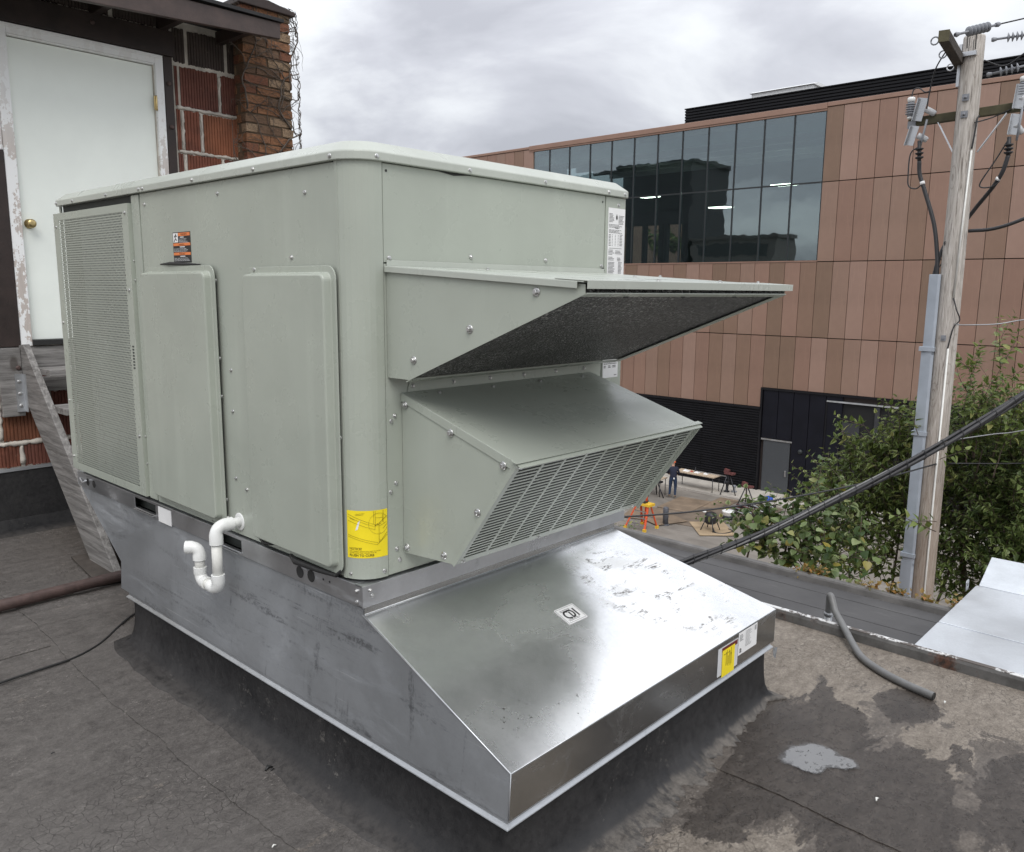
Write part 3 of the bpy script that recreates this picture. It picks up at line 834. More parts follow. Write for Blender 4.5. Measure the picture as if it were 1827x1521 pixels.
for p, q, w in (((.004, .142), (.092, .108), .0012), ((.004, .134), (.090, .102), .0008), ((.004, .122), (.092, .092), .0010), ((.092, .108), (.092, .092), .001), ((.105, .108), (.105, .048), .0012), ((.105, .112), (SW - .002, .132), .0012), ((.105, .102), (SW - .004, .112), .0008), ((.118, .092), (SW - .004, .104), .0009),
                ((.004, .076), (.102, .048), .001), ((.004, .070), (.098, .042), .0008), ((.105, .048), (SW - .002, .078), .0009), ((.098, .042), (SW - .002, .070), .0008), ((.088, .152), (.088, .110), .001), ((.093, .152), (.093, .104), .0012), ((.120, .152), (.120, .112), .0014), ((.117, .138), (.117, .114), .0008), ((.094, .130), (.117, .128), .0006),
                ((.012, .130), (.030, .124), .002), ((.098, .106), (.112, .112), .003), ((.092, .104), (.102, .112), .003), ((.108, .080), (.110, .080), .002), ((.108, .056), (.110, .056), .002), ((.030, .143), (.060, .146), .0010), ((.030, .139), (.056, .142), .0010)):
    wline(p, q, w)
prev = None
for k in range(29):
    t_ = R(360 * k / 28); q = (.105 + .033 * math.cos(t_), .110 + .034 * math.sin(t_))
    if prev and prev[0] < SW and q[0] < SW: wline(prev, q, .0006)
    prev = q
b.build('line_drawing', M['yellow_ink'], nt2)
b = MB(); b.add([wrap(S0 + .030, ZN0 + .090, .0007), wrap(S0 + .038, ZN0 + .094, .0007), wrap(S0 + .046, ZN0 + .124, .0007), wrap(S0 + .038, ZN0 + .116, .0007)], [(0, 1, 2, 3)])
b.build('torn_scrap', M['paper'], nt2)

# =================================================================== CURB ADAPTER
ad = empty('curb_adapter', (.7, .6, .25), 'scratched galvanized steel curb adapter with sloped apron under the air unit', 'curb adapter')
def ax_(z): return -.026 * (.66 - z) / (.66 - .259)
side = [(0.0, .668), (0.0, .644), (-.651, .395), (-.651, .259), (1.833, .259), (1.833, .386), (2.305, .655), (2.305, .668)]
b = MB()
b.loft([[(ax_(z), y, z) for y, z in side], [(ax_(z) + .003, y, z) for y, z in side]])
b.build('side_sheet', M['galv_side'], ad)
b = MB()
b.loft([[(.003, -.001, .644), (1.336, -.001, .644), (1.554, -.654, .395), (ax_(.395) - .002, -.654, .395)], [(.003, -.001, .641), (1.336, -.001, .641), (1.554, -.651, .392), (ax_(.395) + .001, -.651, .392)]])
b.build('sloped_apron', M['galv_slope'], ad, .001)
b = MB(); b.box(.003, 1.336, -.003, 0, .6445, .669)
b.build('collar', M['galv_front'], ad)
b = MB(); b.add([(ax_(.39) - .001, -.654, .3915), (1.554, -.654, .3915), (1.554, -.654, .259), (ax_(.259) - .001, -.654, .259), (ax_(.39), -.651, .3915), (1.552, -.651, .3915), (1.552, -.651, .259), (ax_(.259), -.651, .259)], [(0, 1, 2, 3), (4, 7, 6, 5), (0, 4, 5, 1), (1, 5, 6, 2), (2, 6, 7, 3), (3, 7, 4, 0)])
b.build('front_sheet', M['galv_front'], ad, .0008)
# far side and back sheets
b = MB()
b.add([(1.336, 0, .668), (1.336, 0, .644), (1.554, -.654, .395), (1.554, -.654, .259), (1.45, 1.833, .259), (1.45, 1.833, .386), (1.336, 2.305, .668)], [(0, 1, 2, 3, 4, 5, 6)])
b.add([(0, 2.305, .668), (1.336, 2.305, .668), (1.45, 1.833, .386), (ax_(.386), 1.833, .386)], [(0, 1, 2, 3)])
b.add([(ax_(.386), 1.833, .386), (1.45, 1.833, .386), (1.45, 1.833, .259), (ax_(.259), 1.833, .259)], [(0, 1, 2, 3)])
b.build('rear_sheet', M['galv_side'], ad, split=True)
# lower lip and kicked-out bottom flange
b = MB()
x0_, x1_, y0_, y1_ = -.020, 1.545, -.643, 1.765
lips = [[(x, y, z) for x, y in ((x0_ - o_, y0_ - o_), (x1_ + o_, y0_ - o_), (x1_ + o_, y1_ + o_), (x0_ - o_, y1_ + o_))] for o_, z in ((.0, .262), (.0, .243), (.009, .234), (.010, .231), (.001, .238), (-.006, .262))]
b.loft(lips, caps=False)
b.build('bottom_flange', M['galv_lip'], ad, .0006)
# hemmed bright edges along the folds
b = MB()
b.tube([(ax_(.644) - .001, -.001, .644), (ax_(.395) - .002, -.654, .395), (ax_(.259) - .002, -.655, .262)], .0022, 6)
b.tube([(ax_(.395) - .002, -.6535, .3945), (1.554, -.6535, .3945)], .0014, 6)
b.tube([(.003, -.003, .6455), (1.336, -.003, .6455)], .0012, 6)
b.build('fold_edge', M['galv_flange'], ad, split=True)
# maker's diamond sticker on the apron
ns = Vector((0, -.249, .653)).normalized()
oo = Vector((.675, -.296, 0)); oo.z = .644 - (.296) * (.249 / .651) + .0022
ux = Vector((1, 0, 0)); uy = Vector((0, .653, .249)).normalized()
ux, uy = (ux * .985 + uy * -.02).normalized(), uy
st = MB(); st.loft([[(x, y, z) for x, y in rrect(-.052, .052, -.040, .040, .006, 3)] for z in (0, .0006)])
mm = frame_mat(oo, ux, uy)
stk = link('maker_sticker', st.mesh('maker_sticker', M['paper']), ad, mm)
def on_stk(x, y, z=.001): return mm @ Matrix.Translation((x, y, z))
lg = MB()
def stroke(pts, w=.0068):
    for p, q in zip(pts[:-1], pts[1:]):
        d = Vector((q[0] - p[0], q[1] - p[1], 0)); d.normalize(); d *= w * .32
        lg.bar((p[0] - d.x, p[1] - d.y, .001), (q[0] + d.x, q[1] + d.y, .001), w, .0004)
stroke([(-.0165 + .0145 * math.cos(R(a_)), .0165 * math.sin(R(a_))) for a_ in range(58, 250, 16)] + [(-.0205, -.0160), (-.0105, -.0175)])
stroke([(-.0075, .0168), (-.0010, .0172)] + [(.0015 + .0140 * math.cos(R(a_)), .0170 * math.sin(R(a_))) for a_ in range(84, -84, -21)] + [(.0000, -.0172)])
stroke([(-.0015, .0088), (-.0015, -.0165)])
stroke([(.0275, .0185), (.0275, -.0175)])
link('lettering', lg.mesh('lettering', M['ink']), stk, mm)
b = MB()
for p, q in (((-.047, -.035), (.047, -.035)), ((.047, -.035), (.047, .035)), ((.047, .035), (-.047, .035)), ((-.047, .035), (-.047, -.035))): b.bar((*p, .001), (*q, .001), .0009, .0003)
for x, y, w, h in rows(-.035, .024, .07, 2, .005, .0018) + rows(-.036, -.023, .072, 2, .005, .0018): b.box(x, x + w, y, y + h, .0008, .0011)
link('print', b.mesh('print', M['ink']), stk, mm)
# document sleeve, white shipping label and yellow slip on the front sheet
ux, uy = (1, 0, 0), (0, 0, 1)
oo = (1.085, -.6552, .268)
sl = plate('document_sleeve', oo, ux, uy, .152, .108, M['plastic_sleeve'], ad)
prints(oo, ux, uy, [(.028, .086, .118, .018)], M['redbrown_ink'], sl)
oo2 = (1.114, -.6575, .258)
ys_ = plate('yellow_slip', oo2, ux, uy, .094, .104, M['yellow'], ad, .0004)
prints(oo2, ux, uy, [(.028 + k * .008, .030 + random.uniform(0, .01), .0022, random.uniform(.035, .06)) for k in range(6)] + [(.01, .085, .05, .002), (.066, .07, .002, .03)], M['yellow_ink'], ys_, z=.0009)
oo3 = (1.240, -.6552, .300)
wl2 = plate('shipping_label', oo3, ux, uy, .150, .090, M['paper'], ad)
prints(oo3, ux, uy, [(.128, .066 + k * .004, .014, .002) for k in range(5)] + rows(.008, .078, .03, 6, .0045, .0018) + rows(.055, .082, .05, 12, .0055, .0014), M['grey_ink'], wl2)
letter('S9', oo3, (0, 0, 1), (-1, 0, 0), .008, -.024, .019, M['ink'], wl2, .0007)
# ragged membrane flap at the far front corner of the flange
b = MB()
for k in range(9):
    x = 1.535 + random.uniform(-.012, .02); z = .235 - random.uniform(0, .05)
    b.add([(x, -.664, .236), (x + .012, -.667, .234), (x + .008 + random.uniform(-.01, .01), -.668, z), (x + .002, -.665, z + .01)], [(0, 1, 2, 3)])
b.build('torn_flap', M['galv_side'], ad)
# =================================================================== ROOF SETTING
def mat_roof():
    t = NT('roof_membrane')
    t.wobn = t.math('MULTIPLY', t.math('SUBTRACT', t.noise(3.6, 9, .72, dist=.5, vec=t.coord(scale=(1, 1.5, 1), rot=(0, 0, .6))), .5), 2.4)
    big = t.noise(1.0, 6, .6); fine = t.noise(30, 7, .78); grit = t.noise(120, 4, .8)
    streak = t.noise(6.0, 8, .74, vec=t.coord(scale=(1.0, 2.6, 1), rot=(0, 0, .55)), dist=.7)
    mixn = t.math('ADD', t.math('MULTIPLY', streak, .35), t.math('ADD', t.math('MULTIPLY', fine, .40), t.math('MULTIPLY', grit, .25)))
    x = t.n('ShaderNodeSeparateXYZ', {0: t.coord()}).outputs[0]
    # old cap sheet: charcoal brown on the left, browner silt on the drain side
    bl = t.ramp(mixn, [(.36, (.042, .038, .035)), (.48, (.089, .081, .075)), (.57, (.126, .116, .107)), (.68, (.21, .195, .181))])
    br = t.ramp(mixn, [(.38, (.044, .036, .030)), (.48, (.092, .078, .066)), (.56, (.138, .119, .101)), (.66, (.23, .203, .176))])
    b = t.mix(t.mapr(x, -.1, .9), bl, br)
    b = t.mix(t.mapr(big, .42, .64, 0, .45), b, t.mix(.5, b, (.17, .158, .147)))
    flk = t.math('MULTIPLY', t.mapr(t.noise(46, 4, .8, vec=t.coord(scale=(1, 2.2, 1), rot=(0, 0, .4))), .60, .65), t.mapr(t.noise(2.1, 3, .6, vec=t.coord(loc=(.4, .2, 0))), .50, .60))
    b = t.mix(t.math('MULTIPLY', flk, .8), b, (.34, .315, .285))
    # dried pale silt and dark damp stains with crisp tide lines
    tan = t.ramp(mixn, [(.38, (.082, .068, .054)), (.48, (.180, .154, .126)), (.56, (.250, .219, .182)), (.66, (.37, .332, .285))])
    edge_n = t.math('ADD', t.math('MULTIPLY', t.math('SUBTRACT', fine, .5), .9), t.math('MULTIPLY', t.math('SUBTRACT', t.noise(3.4, 7, .72, vec=t.coord(scale=(1, 2.4, 1), rot=(0, 0, .8), loc=(1.7, .3, 0)), dist=.8), .5), 2.4))
    dryb = t.math('MAXIMUM', t.math('MAXIMUM', t.blob(2.10, -.62, .62, .42, .2, .30), t.blob(2.28, -1.35, .50, .40, 0, .30)), t.math('MAXIMUM', t.blob(1.66, -1.27, .24, .13, .5, .32), t.blob(.42, -.98, .42, .20, -.25, .30)))
    dry = t.mapr(t.math('ADD', dryb, edge_n), .30, .62)
    b = t.mix(t.math('MULTIPLY', dry, .92), b, tan)
    wetc = t.ramp(mixn, [(.38, (.020, .016, .013)), (.50, (.040, .033, .028)), (.64, (.085, .072, .061))])
    wetb = t.math('MAXIMUM', t.math('MAXIMUM', t.blob(1.30, -.88, .46, .24, .12, .22), t.blob(.90, -.90, .30, .14, -.1, .25)), t.math('MAXIMUM', t.blob(1.88, -1.08, .17, .12, .2, .25), t.blob(1.16, -1.22, .44, .26, .2, .25)))
    wetb = t.math('MAXIMUM', wetb, t.math('MAXIMUM', t.blob(1.60, -.84, .30, .055, .30, .3), t.blob(1.42, -1.62, .42, .22, .4, .3)))
    wet = t.mapr(t.math('ADD', wetb, t.math('MULTIPLY', edge_n, .9)), .36, .60)
    b = t.mix(t.math('MULTIPLY', wet, .90), b, wetc)
    # alligator cracks in the old sheet
    crk = t.voro(30, 'DISTANCE_TO_EDGE', vec=t.n('ShaderNodeVectorMath', {0: t.coord(), 1: t.n('ShaderNodeVectorMath', {0: t.n('ShaderNodeTexNoise', {'Vector': t.coord(), 'Scale': 12.0}).outputs['Color'], 'Scale': .06}, operation='SCALE').outputs[0]}, operation='ADD').outputs[0])
    zone = t.math('MULTIPLY', t.mapr(t.noise(1.3, 3, .6, vec=t.coord(loc=(2.2, .7, 0))), .47, .57), t.mapr(streak, .44, .54))
    cf = t.math('MULTIPLY', t.math('MULTIPLY', t.mapr(crk, .040, .010), zone), t.math('SUBTRACT', 1.0, wet, clamp=True))
    b = t.mix(t.math('MULTIPLY', cf, .55), b, (.026, .023, .021))
    rough = t.math('SUBTRACT', t.mapr(fine, .3, .7, .62, .86), t.math('MULTIPLY', wet, .42))
    h = t.math('ADD', t.math('MULTIPLY', streak, .5), t.math('ADD', t.math('MULTIPLY', fine, .5), t.math('MULTIPLY', grit, .15)))
    h = t.math('SUBTRACT', h, t.math('MULTIPLY', cf, .3))
    return t.done(base=b, rough=rough, spec=.4, normal=t.bump(h, .65, .012))
M['roof'] = mat_roof()
def mat_skirt():
    t = NT('black_flashing_membrane')
    sp_ = t.n('ShaderNodeSeparateXYZ', {0: t.coord()}); z = sp_.outputs[2]; y = sp_.outputs[1]
    n1 = t.noise(3, 5, .6); n2 = t.noise(34, 6, .78)
    b = t.ramp(t.math('ADD', t.math('MULTIPLY', n1, .5), t.math('MULTIPLY', n2, .5)), [(.38, (.012, .012, .013)), (.62, (.034, .033, .033))])
    # road dust settled on the flare, rubbed through along the fold
    low = t.mapr(z, .032, .003)
    b = t.mix(t.math('MULTIPLY', low, t.mapr(n2, .36, .60, .25, .60)), b, (.085, .078, .072))
    front = t.mapr(y, -.630, -.645)
    tanf = t.math('MULTIPLY', t.math('MULTIPLY', t.mapr(z, .026, .010), front), t.mapr(t.noise(9, 7, .75, vec=t.coord(scale=(2.4, 1, 1))), .36, .50))
    b = t.mix(t.math('MULTIPLY', tanf, .55), b, t.ramp(n2, [(.36, (.08, .070, .060)), (.6, (.20, .180, .156))]))
    fl = t.math('MULTIPLY', t.mapr(t.noise(26, 5, .78, vec=t.coord(scale=(1.6, .8, 1.4), rot=(.6, .3, .2))), .585, .63), t.mapr(t.noise(2.6, 3, .6, vec=t.coord(loc=(0, 1.7, 0))), .54, .62))
    b = t.mix(t.math('MULTIPLY', fl, .35), b, (.20, .185, .165))
    return t.done(base=b, rough=t.mapr(n2, .3, .7, .46, .70), spec=.35, normal=t.bump(n2, .35, .004, t.bump(n1, .2, .02)))
M['skirt'] = mat_skirt()

# main roof deck: gently uneven sheet
rnd = random.Random(3)
ph = [(rnd.uniform(.6, 2.4), rnd.uniform(.6, 2.4), rnd.uniform(0, 6.28), rnd.uniform(.0008, .0028)) for _ in range(14)]
def roof_h(x, y): return sum(a_ * math.sin(kx * x + ky * y + p) for kx, ky, p, a_ in ph)
b = MB()
nx, ny = 90, 120
X0, X1, Y0, Y1 = -4.0, 2.395, -4.0, 4.20
vs_ = [(X0 + (X1 - X0) * i / nx, Y0 + (Y1 - Y0) * j / ny, 0) for j in range(ny + 1) for i in range(nx + 1)]
vs_ = [(x, y, roof_h(x, y)) for x, y, _ in vs_]
b.add(vs_, [(j * (nx + 1) + i, j * (nx + 1) + i + 1, (j + 1) * (nx + 1) + i + 1, (j + 1) * (nx + 1) + i) for j in range(ny) for i in range(nx)], True)
roof = b.build('roof', M['roof'], kind='structure')

# lapped cap-sheet strips with ragged edges (parts of the roof)
def strip(poly_a, poly_b, th=.005, lift=.002, name='cap_sheet'):
    """sheet between two edge polylines lying on the roof"""
    n_ = len(poly_a); m_b = MB()
    A = [(x, y, roof_h(x, y) + lift) for x, y in poly_a]; B = [(x, y, roof_h(x, y) + lift) for x, y in poly_b]
    A2 = [(x, y, z + th) for x, y, z in A]; B2 = [(x, y, z + th) for x, y, z in B]
    m_b.add(A2 + B2, [(i, i + 1, n_ + i + 1, n_ + i) for i in range(n_ - 1)])
    m_b.add(A + A2, [(i, i + 1, n_ + i + 1, n_ + i) for i in range(n_ - 1)])
    m_b.add(B + B2, [(i, i + 1, n_ + i + 1, n_ + i) for i in range(n_ - 1)])
    return m_b.build(name, M['roof'], roof)
def wobble(pts, amp, n_=60, seed=1):
    r_ = random.Random(seed); out = []
    sp = spline([(x, y, 0) for x, y in pts], max(2, n_ // (len(pts) - 1)))
    ph_ = [(r_.uniform(20, 90), r_.uniform(0, 6.3)) for _ in range(4)]
    for i, p in enumerate(sp):
        s_ = i / len(sp)
        d = sum(math.sin(k * s_ + f_) for k, f_ in ph_) * amp / 4 + r_.uniform(-1, 1) * amp * .35
        out.append((p.x + d, p.y))
    return out
e1 = wobble([(-.262, 2.9), (-.262, 2.5), (-.283, 1.9), (-.306, 1.39), (-.297, .80), (-.300, .40), (-.288, -.05), (-.30, -.9)], .011, 130, 4)
strip(e1, [(0.02, y) for x, y in e1], .004, .001)
e2 = wobble([(.962, -.70), (.963, -1.0), (.946, -1.18), (.93, -1.6)], .004, 50, 6)
strip(e2, [(x + .30, y) for x, y in e2], .003, .0005)
strip([(x, 1.99 + .004 * math.sin(9 * x)) for x in [-1.6 + .1 * k for k in range(14)]], [(x, 3.2) for x in [-1.6 + .1 * k for k in range(14)]], .004, .001)

# raised metal gravel stop along the roof edge
def mat_edge():
    t = NT('roof_edge_metal')
    n1 = t.noise(7, 6, .66); n2 = t.noise(42, 4, .7)
    b = t.ramp(n1, [(.35, (.075, .072, .068)), (.65, (.16, .155, .148))])
    b = t.mix(t.mapr(t.noise(3.5, 6, .7), .54, .64), b, t.ramp(n2, [(.4, (.030, .022, .018)), (.65, (.12, .055, .035))]))
    return t.done(base=b, rough=.6, metal=.25, normal=t.bump(n2, .3, .004))
M['edge'] = mat_edge()
b = MB(); b.prism([(2.372, -.01), (2.378, .040), (2.384, .052), (2.412, .052), (2.418, .045), (2.418, -.16), (2.408, -.16), (2.408, -.01)], 1, -4.0, 4.2)
o = b.build('roof_edge', M['edge'], kind='structure')
def mat_edge_top():
    t = NT('worn_edge_paint')
    f_ = t.mapr(t.math('ADD', t.math('MULTIPLY', t.noise(4, 6, .7), .6), t.math('MULTIPLY', t.noise(40, 4, .75), .4)), .47, .53)
    return t.done(base=t.mix(f_, (.66, .66, .65), (.10, .085, .075)), rough=.5, metal=.2)
b = MB(); b.box(2.386, 2.413, -4.0, 4.2, .0505, .0555); b.build('edge_cap', mat_edge_top(), o, .001)
b = MB(); b.box(2.0, 2.405, -4, 4.2, -8.3, -.012)
b.build('supporting_wall', simple('old_brick_wall', (.22, .12, .08), .8), label='old brick wall below the edge of the near roof', cat='wall')
b = MB(); b.box(-4, 2.0, -4, -3.9, -8.3, -.012); b.box(-4, -3.9, -3.9, 4.2, -8.3, -.012)
b.build('building_base', M['skirt'], kind='structure')

# curb skirt: black membrane dressed up the curb and flared onto the roof
cs = MB()
cx0, cx1, cy0, cy1 = -.004, 1.530, -.628, 1.750
per = []
N1 = 60
def side_pts(p, q, n_): return [(p[0] + (q[0] - p[0]) * k / n_, p[1] + (q[1] - p[1]) * k / n_) for k in range(n_)]
base = [(*p, (0, -1)) for p in side_pts((cx0, cy0), (cx1, cy0), 130)] + [(*p, (1, 0)) for p in side_pts((cx1, cy0), (cx1, cy1), 40)] + [(*p, (0, 1)) for p in side_pts((cx1, cy1), (cx0, cy1), 40)] + [(*p, (-1, 0)) for p in side_pts((cx0, cy1), (cx0, cy0), 110)]
r_ = random.Random(5)
lev = [(0.0, .245), (0.0, .170), (.003, .115), (.009, .072), (.022, .038), (.046, .018), (.074, .010), (None, .007), (None, .001)]
loops = [[] for _ in lev]
nb_ = len(base)
jit = [r_.uniform(-1, 1) for _ in range(nb_)]
for i, (x, y, nrm) in enumerate(base):
    # smooth the outward direction round the corners
    ox = sum(base[(i + d) % nb_][2][0] for d in range(-5, 6)) / 11; oy = sum(base[(i + d) % nb_][2][1] for d in range(-5, 6)) / 11
    lnn = math.hypot(ox, oy); ox, oy = ox / lnn, oy / lnn
    if nrm == (0, -1):
        out = .030 + .125 * (1.53 - x) / 1.53 * 1.25 + (.014 * math.sin(x * 23) + .018 * jit[i] + .012 * math.sin(x * 61)) * min(1, (1.6 - x) * 1.6)
    elif nrm == (-1, 0):
        out = .112 + .016 * math.sin(y * 5.0 + 1) + .004 * math.sin(y * 31) + .002 * jit[i]
    else:
        out = .11 + .01 * jit[i]
    out = max(out, .030)
    soft = 1.0 if nrm == (-1, 0) else min(1.0, out / .11)
    for k, (d, z) in enumerate(lev):
        dd = out if d is None else min(d * soft * 1.25, out * .92)
        if k == len(lev) - 1: dd += .0015
        loops[k].append((x + ox * dd, y + oy * dd, z + (roof_h(x, y) if k > 5 else 0) + (.003 * math.sin(x * 14 + y * 9) if 2 < k < 6 else 0)))
cs.loft(loops, smooth=True, caps=False)
cs.build('curb_flashing', M['skirt'], label='black membrane flashing wrapped around the curb below the steel adapter', cat='flashing')

# puddle of rain water with small islands
def mat_water():
    t = NT('puddle_water')
    t.wobn = t.math('SUBTRACT', t.noise(16, 5, .6), .5)
    shp = t.math('MAXIMUM', t.blob(1.255, -.950, .112, .080, R(-30), .20), t.math('MAXIMUM', t.blob(1.285, -1.030, .072, .048, R(-60), .20), t.blob(1.205, -.975, .058, .050, 0, .20)))
    n1 = t.noise(30, 5, .65); n2 = t.noise(80, 3, .6)
    hole = t.mapr(t.math('ADD', t.math('MULTIPLY', n1, .6), t.math('MULTIPLY', n2, .4)), .565, .60)
    mud = t.math('MULTIPLY', t.blob(1.195, -1.045, .075, .045, R(-20), .2), t.mapr(n2, .44, .50))
    core = t.mapr(t.math('ADD', shp, t.math('MULTIPLY', t.math('SUBTRACT', n1, .5), 1.2)), .48, .78)
    a_ = t.math('MULTIPLY', core, t.math('SUBTRACT', 1.0, t.math('MAXIMUM', hole, mud), clamp=True))
    halo = t.math('MULTIPLY', t.mapr(shp, .0, .9), .62)
    t.done(base=(.03, .027, .024), rough=t.mapr(a_, .3, .9, .20, .015), ior=2.0, spec=1.0, normal=t.bump(n1, .05, .004), alpha=t.math('MAXIMUM', a_, halo))
    return t.m
M['water'] = mat_water()
pz_ = max(roof_h(1.26 + dx, -.975 + dy) for dx in (-.1, 0, .1) for dy in (-.1, 0, .1)) + .006
b = MB(); n_ = 40
b.add([(1.26, -.975, pz_)] + [(1.26 + (.235 + .02 * math.sin(3 * k)) * math.cos(6.283 * k / n_), -.975 + (.215 + .015 * math.sin(2.3 * k)) * math.sin(6.283 * k / n_), pz_) for k in range(n_)], [(0, k + 1, (k + 1) % n_ + 1) for k in range(n_)], True)
b.build('puddle', M['water'], label='small rain puddle reflecting the sky on the stained roof', cat='puddle')
cpx, cpy = 1.262, -.975
# silt bed the puddle lies on
b = MB()
n_ = 26
b.add([(cpx, cpy, pz_ - .002)] + [(cpx + .30 * math.cos(6.283 * k / n_) * (1 + .12 * math.sin(5 * k)), cpy + .25 * math.sin(6.283 * k / n_) * (1 + .1 * math.sin(3 * k)), -.003) for k in range(n_)], [(0, k + 1, (k + 1) % n_ + 1) for k in range(n_)], True)
b.build('silt_bed', M['roof'], roof)

# loose grey cable conduit curling from the lower roof over the edge
M['conduit'] = simple('grey_hose', (.15, .15, .147), .45, var=.12, scale=20)
M['steel_tube'] = mat_galv('conduit_steel', (.42, .43, .44), .35, .5, .3, .7)
cd = empty('cable_conduit', (2.5, -.52, 0), 'grey flexible conduit bent over the roof edge and lying on the roof', 'conduit')
path = [(2.50, -.513, .02), (2.50, -.512, .10), (2.494, -.515, .146), (2.478, -.526, .158), (2.462, -.543, .135), (2.442, -.565, .100), (2.408, -.606, .072), (2.345, -.662, .050), (2.27, -.722, .032), (2.18, -.80, .0195), (2.105, -.905, .0185), (2.055, -1.02, .018), (2.022, -1.145, .018)]
b = MB(); b.tube(spline(path, 7), .0165, 14, caps=False); b.build('hose', M['conduit'], cd)
b = MB(); b.tube([(2.024, -1.135, .018), (2.0215, -1.1465, .018)], .0135, 12); b.build('hose_bore', M['rubber'], cd)
b = MB(); b.tube([(2.50, -.513, -1.0), (2.50, -.513, .06)], .0185, 12); b.lathe((2.50, -.513, .045), [(.022, 0), (.024, .004), (.024, .014), (.020, .018)], 12); b.lathe((2.50, -.513, -.03), [(.022, 0), (.022, .012)], 12)
b.build('stub_tube', M['steel_tube'], cd)

# rusty iron pipe lying on the roof
def mat_rust():
    t = NT('rusty_iron')
    n1 = t.noise(12, 6, .65); n2 = t.noise(60, 4, .7)
    b = t.ramp(n1, [(.3, (.055, .036, .032)), (.6, (.105, .068, .060)), (.8, (.17, .11, .09))])
    return t.done(base=b, rough=.62, normal=t.bump(n2, .25, .003))
M['rust'] = mat_rust()
ip = empty('iron_pipe', (-.3, 2.58, .05), 'rusty brown iron pipe lying across the roof toward the stair foot', 'pipe')
b = MB(); b.tube([(-1.9, 2.545, .052), (-.338, 2.579, .052), (.42, 2.60, .052)], .030, 18)
b.build('tube', M['rust'], ip)
b = MB(); b.box(-1.55, -1.46, 2.50, 2.60, .004, .022); b.box(.30, .40, 2.55, 2.65, .004, .022)
b.build('support_block', simple('old_timber_block', (.16, .13, .11), .8), ip, split=True)
# thin black cable
b = MB(); b.tube(spline([(-1.1, 1.60, .012), (-.80, 1.70, .012), (-.575, 1.746, .012), (-.442, 1.760, .012), (-.28, 1.772, .013), (-.17, 1.82, .014), (-.094, 1.877, .016), (.0, 1.97, .018), (.085, 2.045, .02), (.20, 2.12, .02)], 8), .0055, 8)
b.build('roof_cable', M['rubber'], label='thin black cable lying on the roof behind the curb', cat='cable')
# small debris on the roof
deb = [(-.33, .02, .006), (-.12, .40, .012), (-.115, .385, .006), (-.75, 1.25, .006), (-.60, 1.05, .005), (-.85, .45, .005), (1.15, -1.22, .008), (1.86, -.35, .008), (1.72, -.95, .006), (2.02, -1.19, .007), (1.35, -1.6, .006), (1.6, -.62, .006)]
for i, (x, y, rr) in enumerate(deb):
    b = MB(); c_ = Vector((x, y, roof_h(x, y) + .009))
    b.tube([c_ + Vector((-rr * 1.2, 0, 0)), c_ + Vector((0, rr * .5, rr * .5)), c_ + Vector((rr * 1.2, 0, .001))], [rr * .3, rr * .5, rr * .25], 6)
    b.build('debris', M['rubber'] if i % 3 else M['pvc_dirty'], roof)

# =================================================================== BRICK PENTHOUSE WITH DOOR
YW = 4.10
def mat_tile(name, c, blotch=.3):
    t = NT(name)
    n1 = t.noise(4, 6, .65); n2 = t.noise(30, 5, .7)
    gr = t.n('ShaderNodeTexWave', {'Vector': t.coord(), 'Scale': 16.0, 'Distortion': .6, 'Detail': 3.0, 'Detail Scale': 3.0}, bands_direction='X').outputs['Fac']
    b = t.ramp(n1, [(.3, tuple(v * .62 for v in c)), (.5, c), (.72, tuple(min(1, v * 1.35) for v in c))])
    b = t.mix(t.math('MULTIPLY', t.mapr(t.noise(2.2, 5, .7), .50, .68), blotch), b, (.030, .022, .018))
    b = t.mix(t.math('MULTIPLY', t.mapr(n2, .62, .74), .3), b, (.34, .27, .22))
    return t.done(base=b, rough=.75, spec=.3, normal=t.bump(t.math('ADD', t.math('MULTIPLY', n2, .5), t.math('MULTIPLY', gr, .4)), .5, .006))
M['tile1'] = mat_tile('clay_tile_red', (.205, .074, .046))
M['tile2'] = mat_tile('clay_tile_dark', (.150, .058, .042), .45)
M['tile3'] = mat_tile('clay_tile_orange', (.245, .094, .050), .25)
M['tile4'] = mat_tile('clay_tile_blackish', (.060, .046, .040), .7)  # darkest tile tone, laid only in the rows under the eave
M['mortar'] = simple('mortar', (.54, .50, .44), .9, var=.3, scale=8, bump=.7, bscale=40)
M['mortar_brown'] = simple('brown_mortar', (.120, .085, .055), .9, var=.35, scale=7, bump=.7, bscale=40)
M['brown_wood'] = simple('dark_brown_wood', (.028, .018, .015), .55, var=.4, scale=6, bump=.4, bscale=60)
def mat_weathered(name, rot, scale):
    t = NT(name)
    g = t.noise(2.2, 8, .68, vec=t.coord(scale=scale, rot=rot), dist=.5)
    g2 = t.noise(3.0, 5, .7, vec=t.coord(scale=tuple(v * .7 for v in scale), rot=rot, loc=(3, 1, 2)))
    b = t.ramp(g, [(.30, (.085, .080, .075)), (.48, (.19, .182, .173)), (.70, (.33, .318, .303))])
    b = t.mix(t.math('MULTIPLY', t.mapr(g2, .58, .66), .7), b, (.085, .078, .070))
    kn = t.voro(3.0, 'F1', vec=t.coord(scale=(1, .5, .5)))
    b = t.mix(t.mapr(kn, .10, .05, 0, .7), b, (.06, .048, .04))
    return t.done(base=b, rough=.82, normal=t.bump(g, .7, .006))
M['wood'] = mat_weathered('grey_weathered_wood', (0, 0, 0), (1.2, 12, 16))
M['wood_slant'] = mat_weathered('grey_weathered_stringer', (R(-45), 0, 0), (16, 1.1, 16))
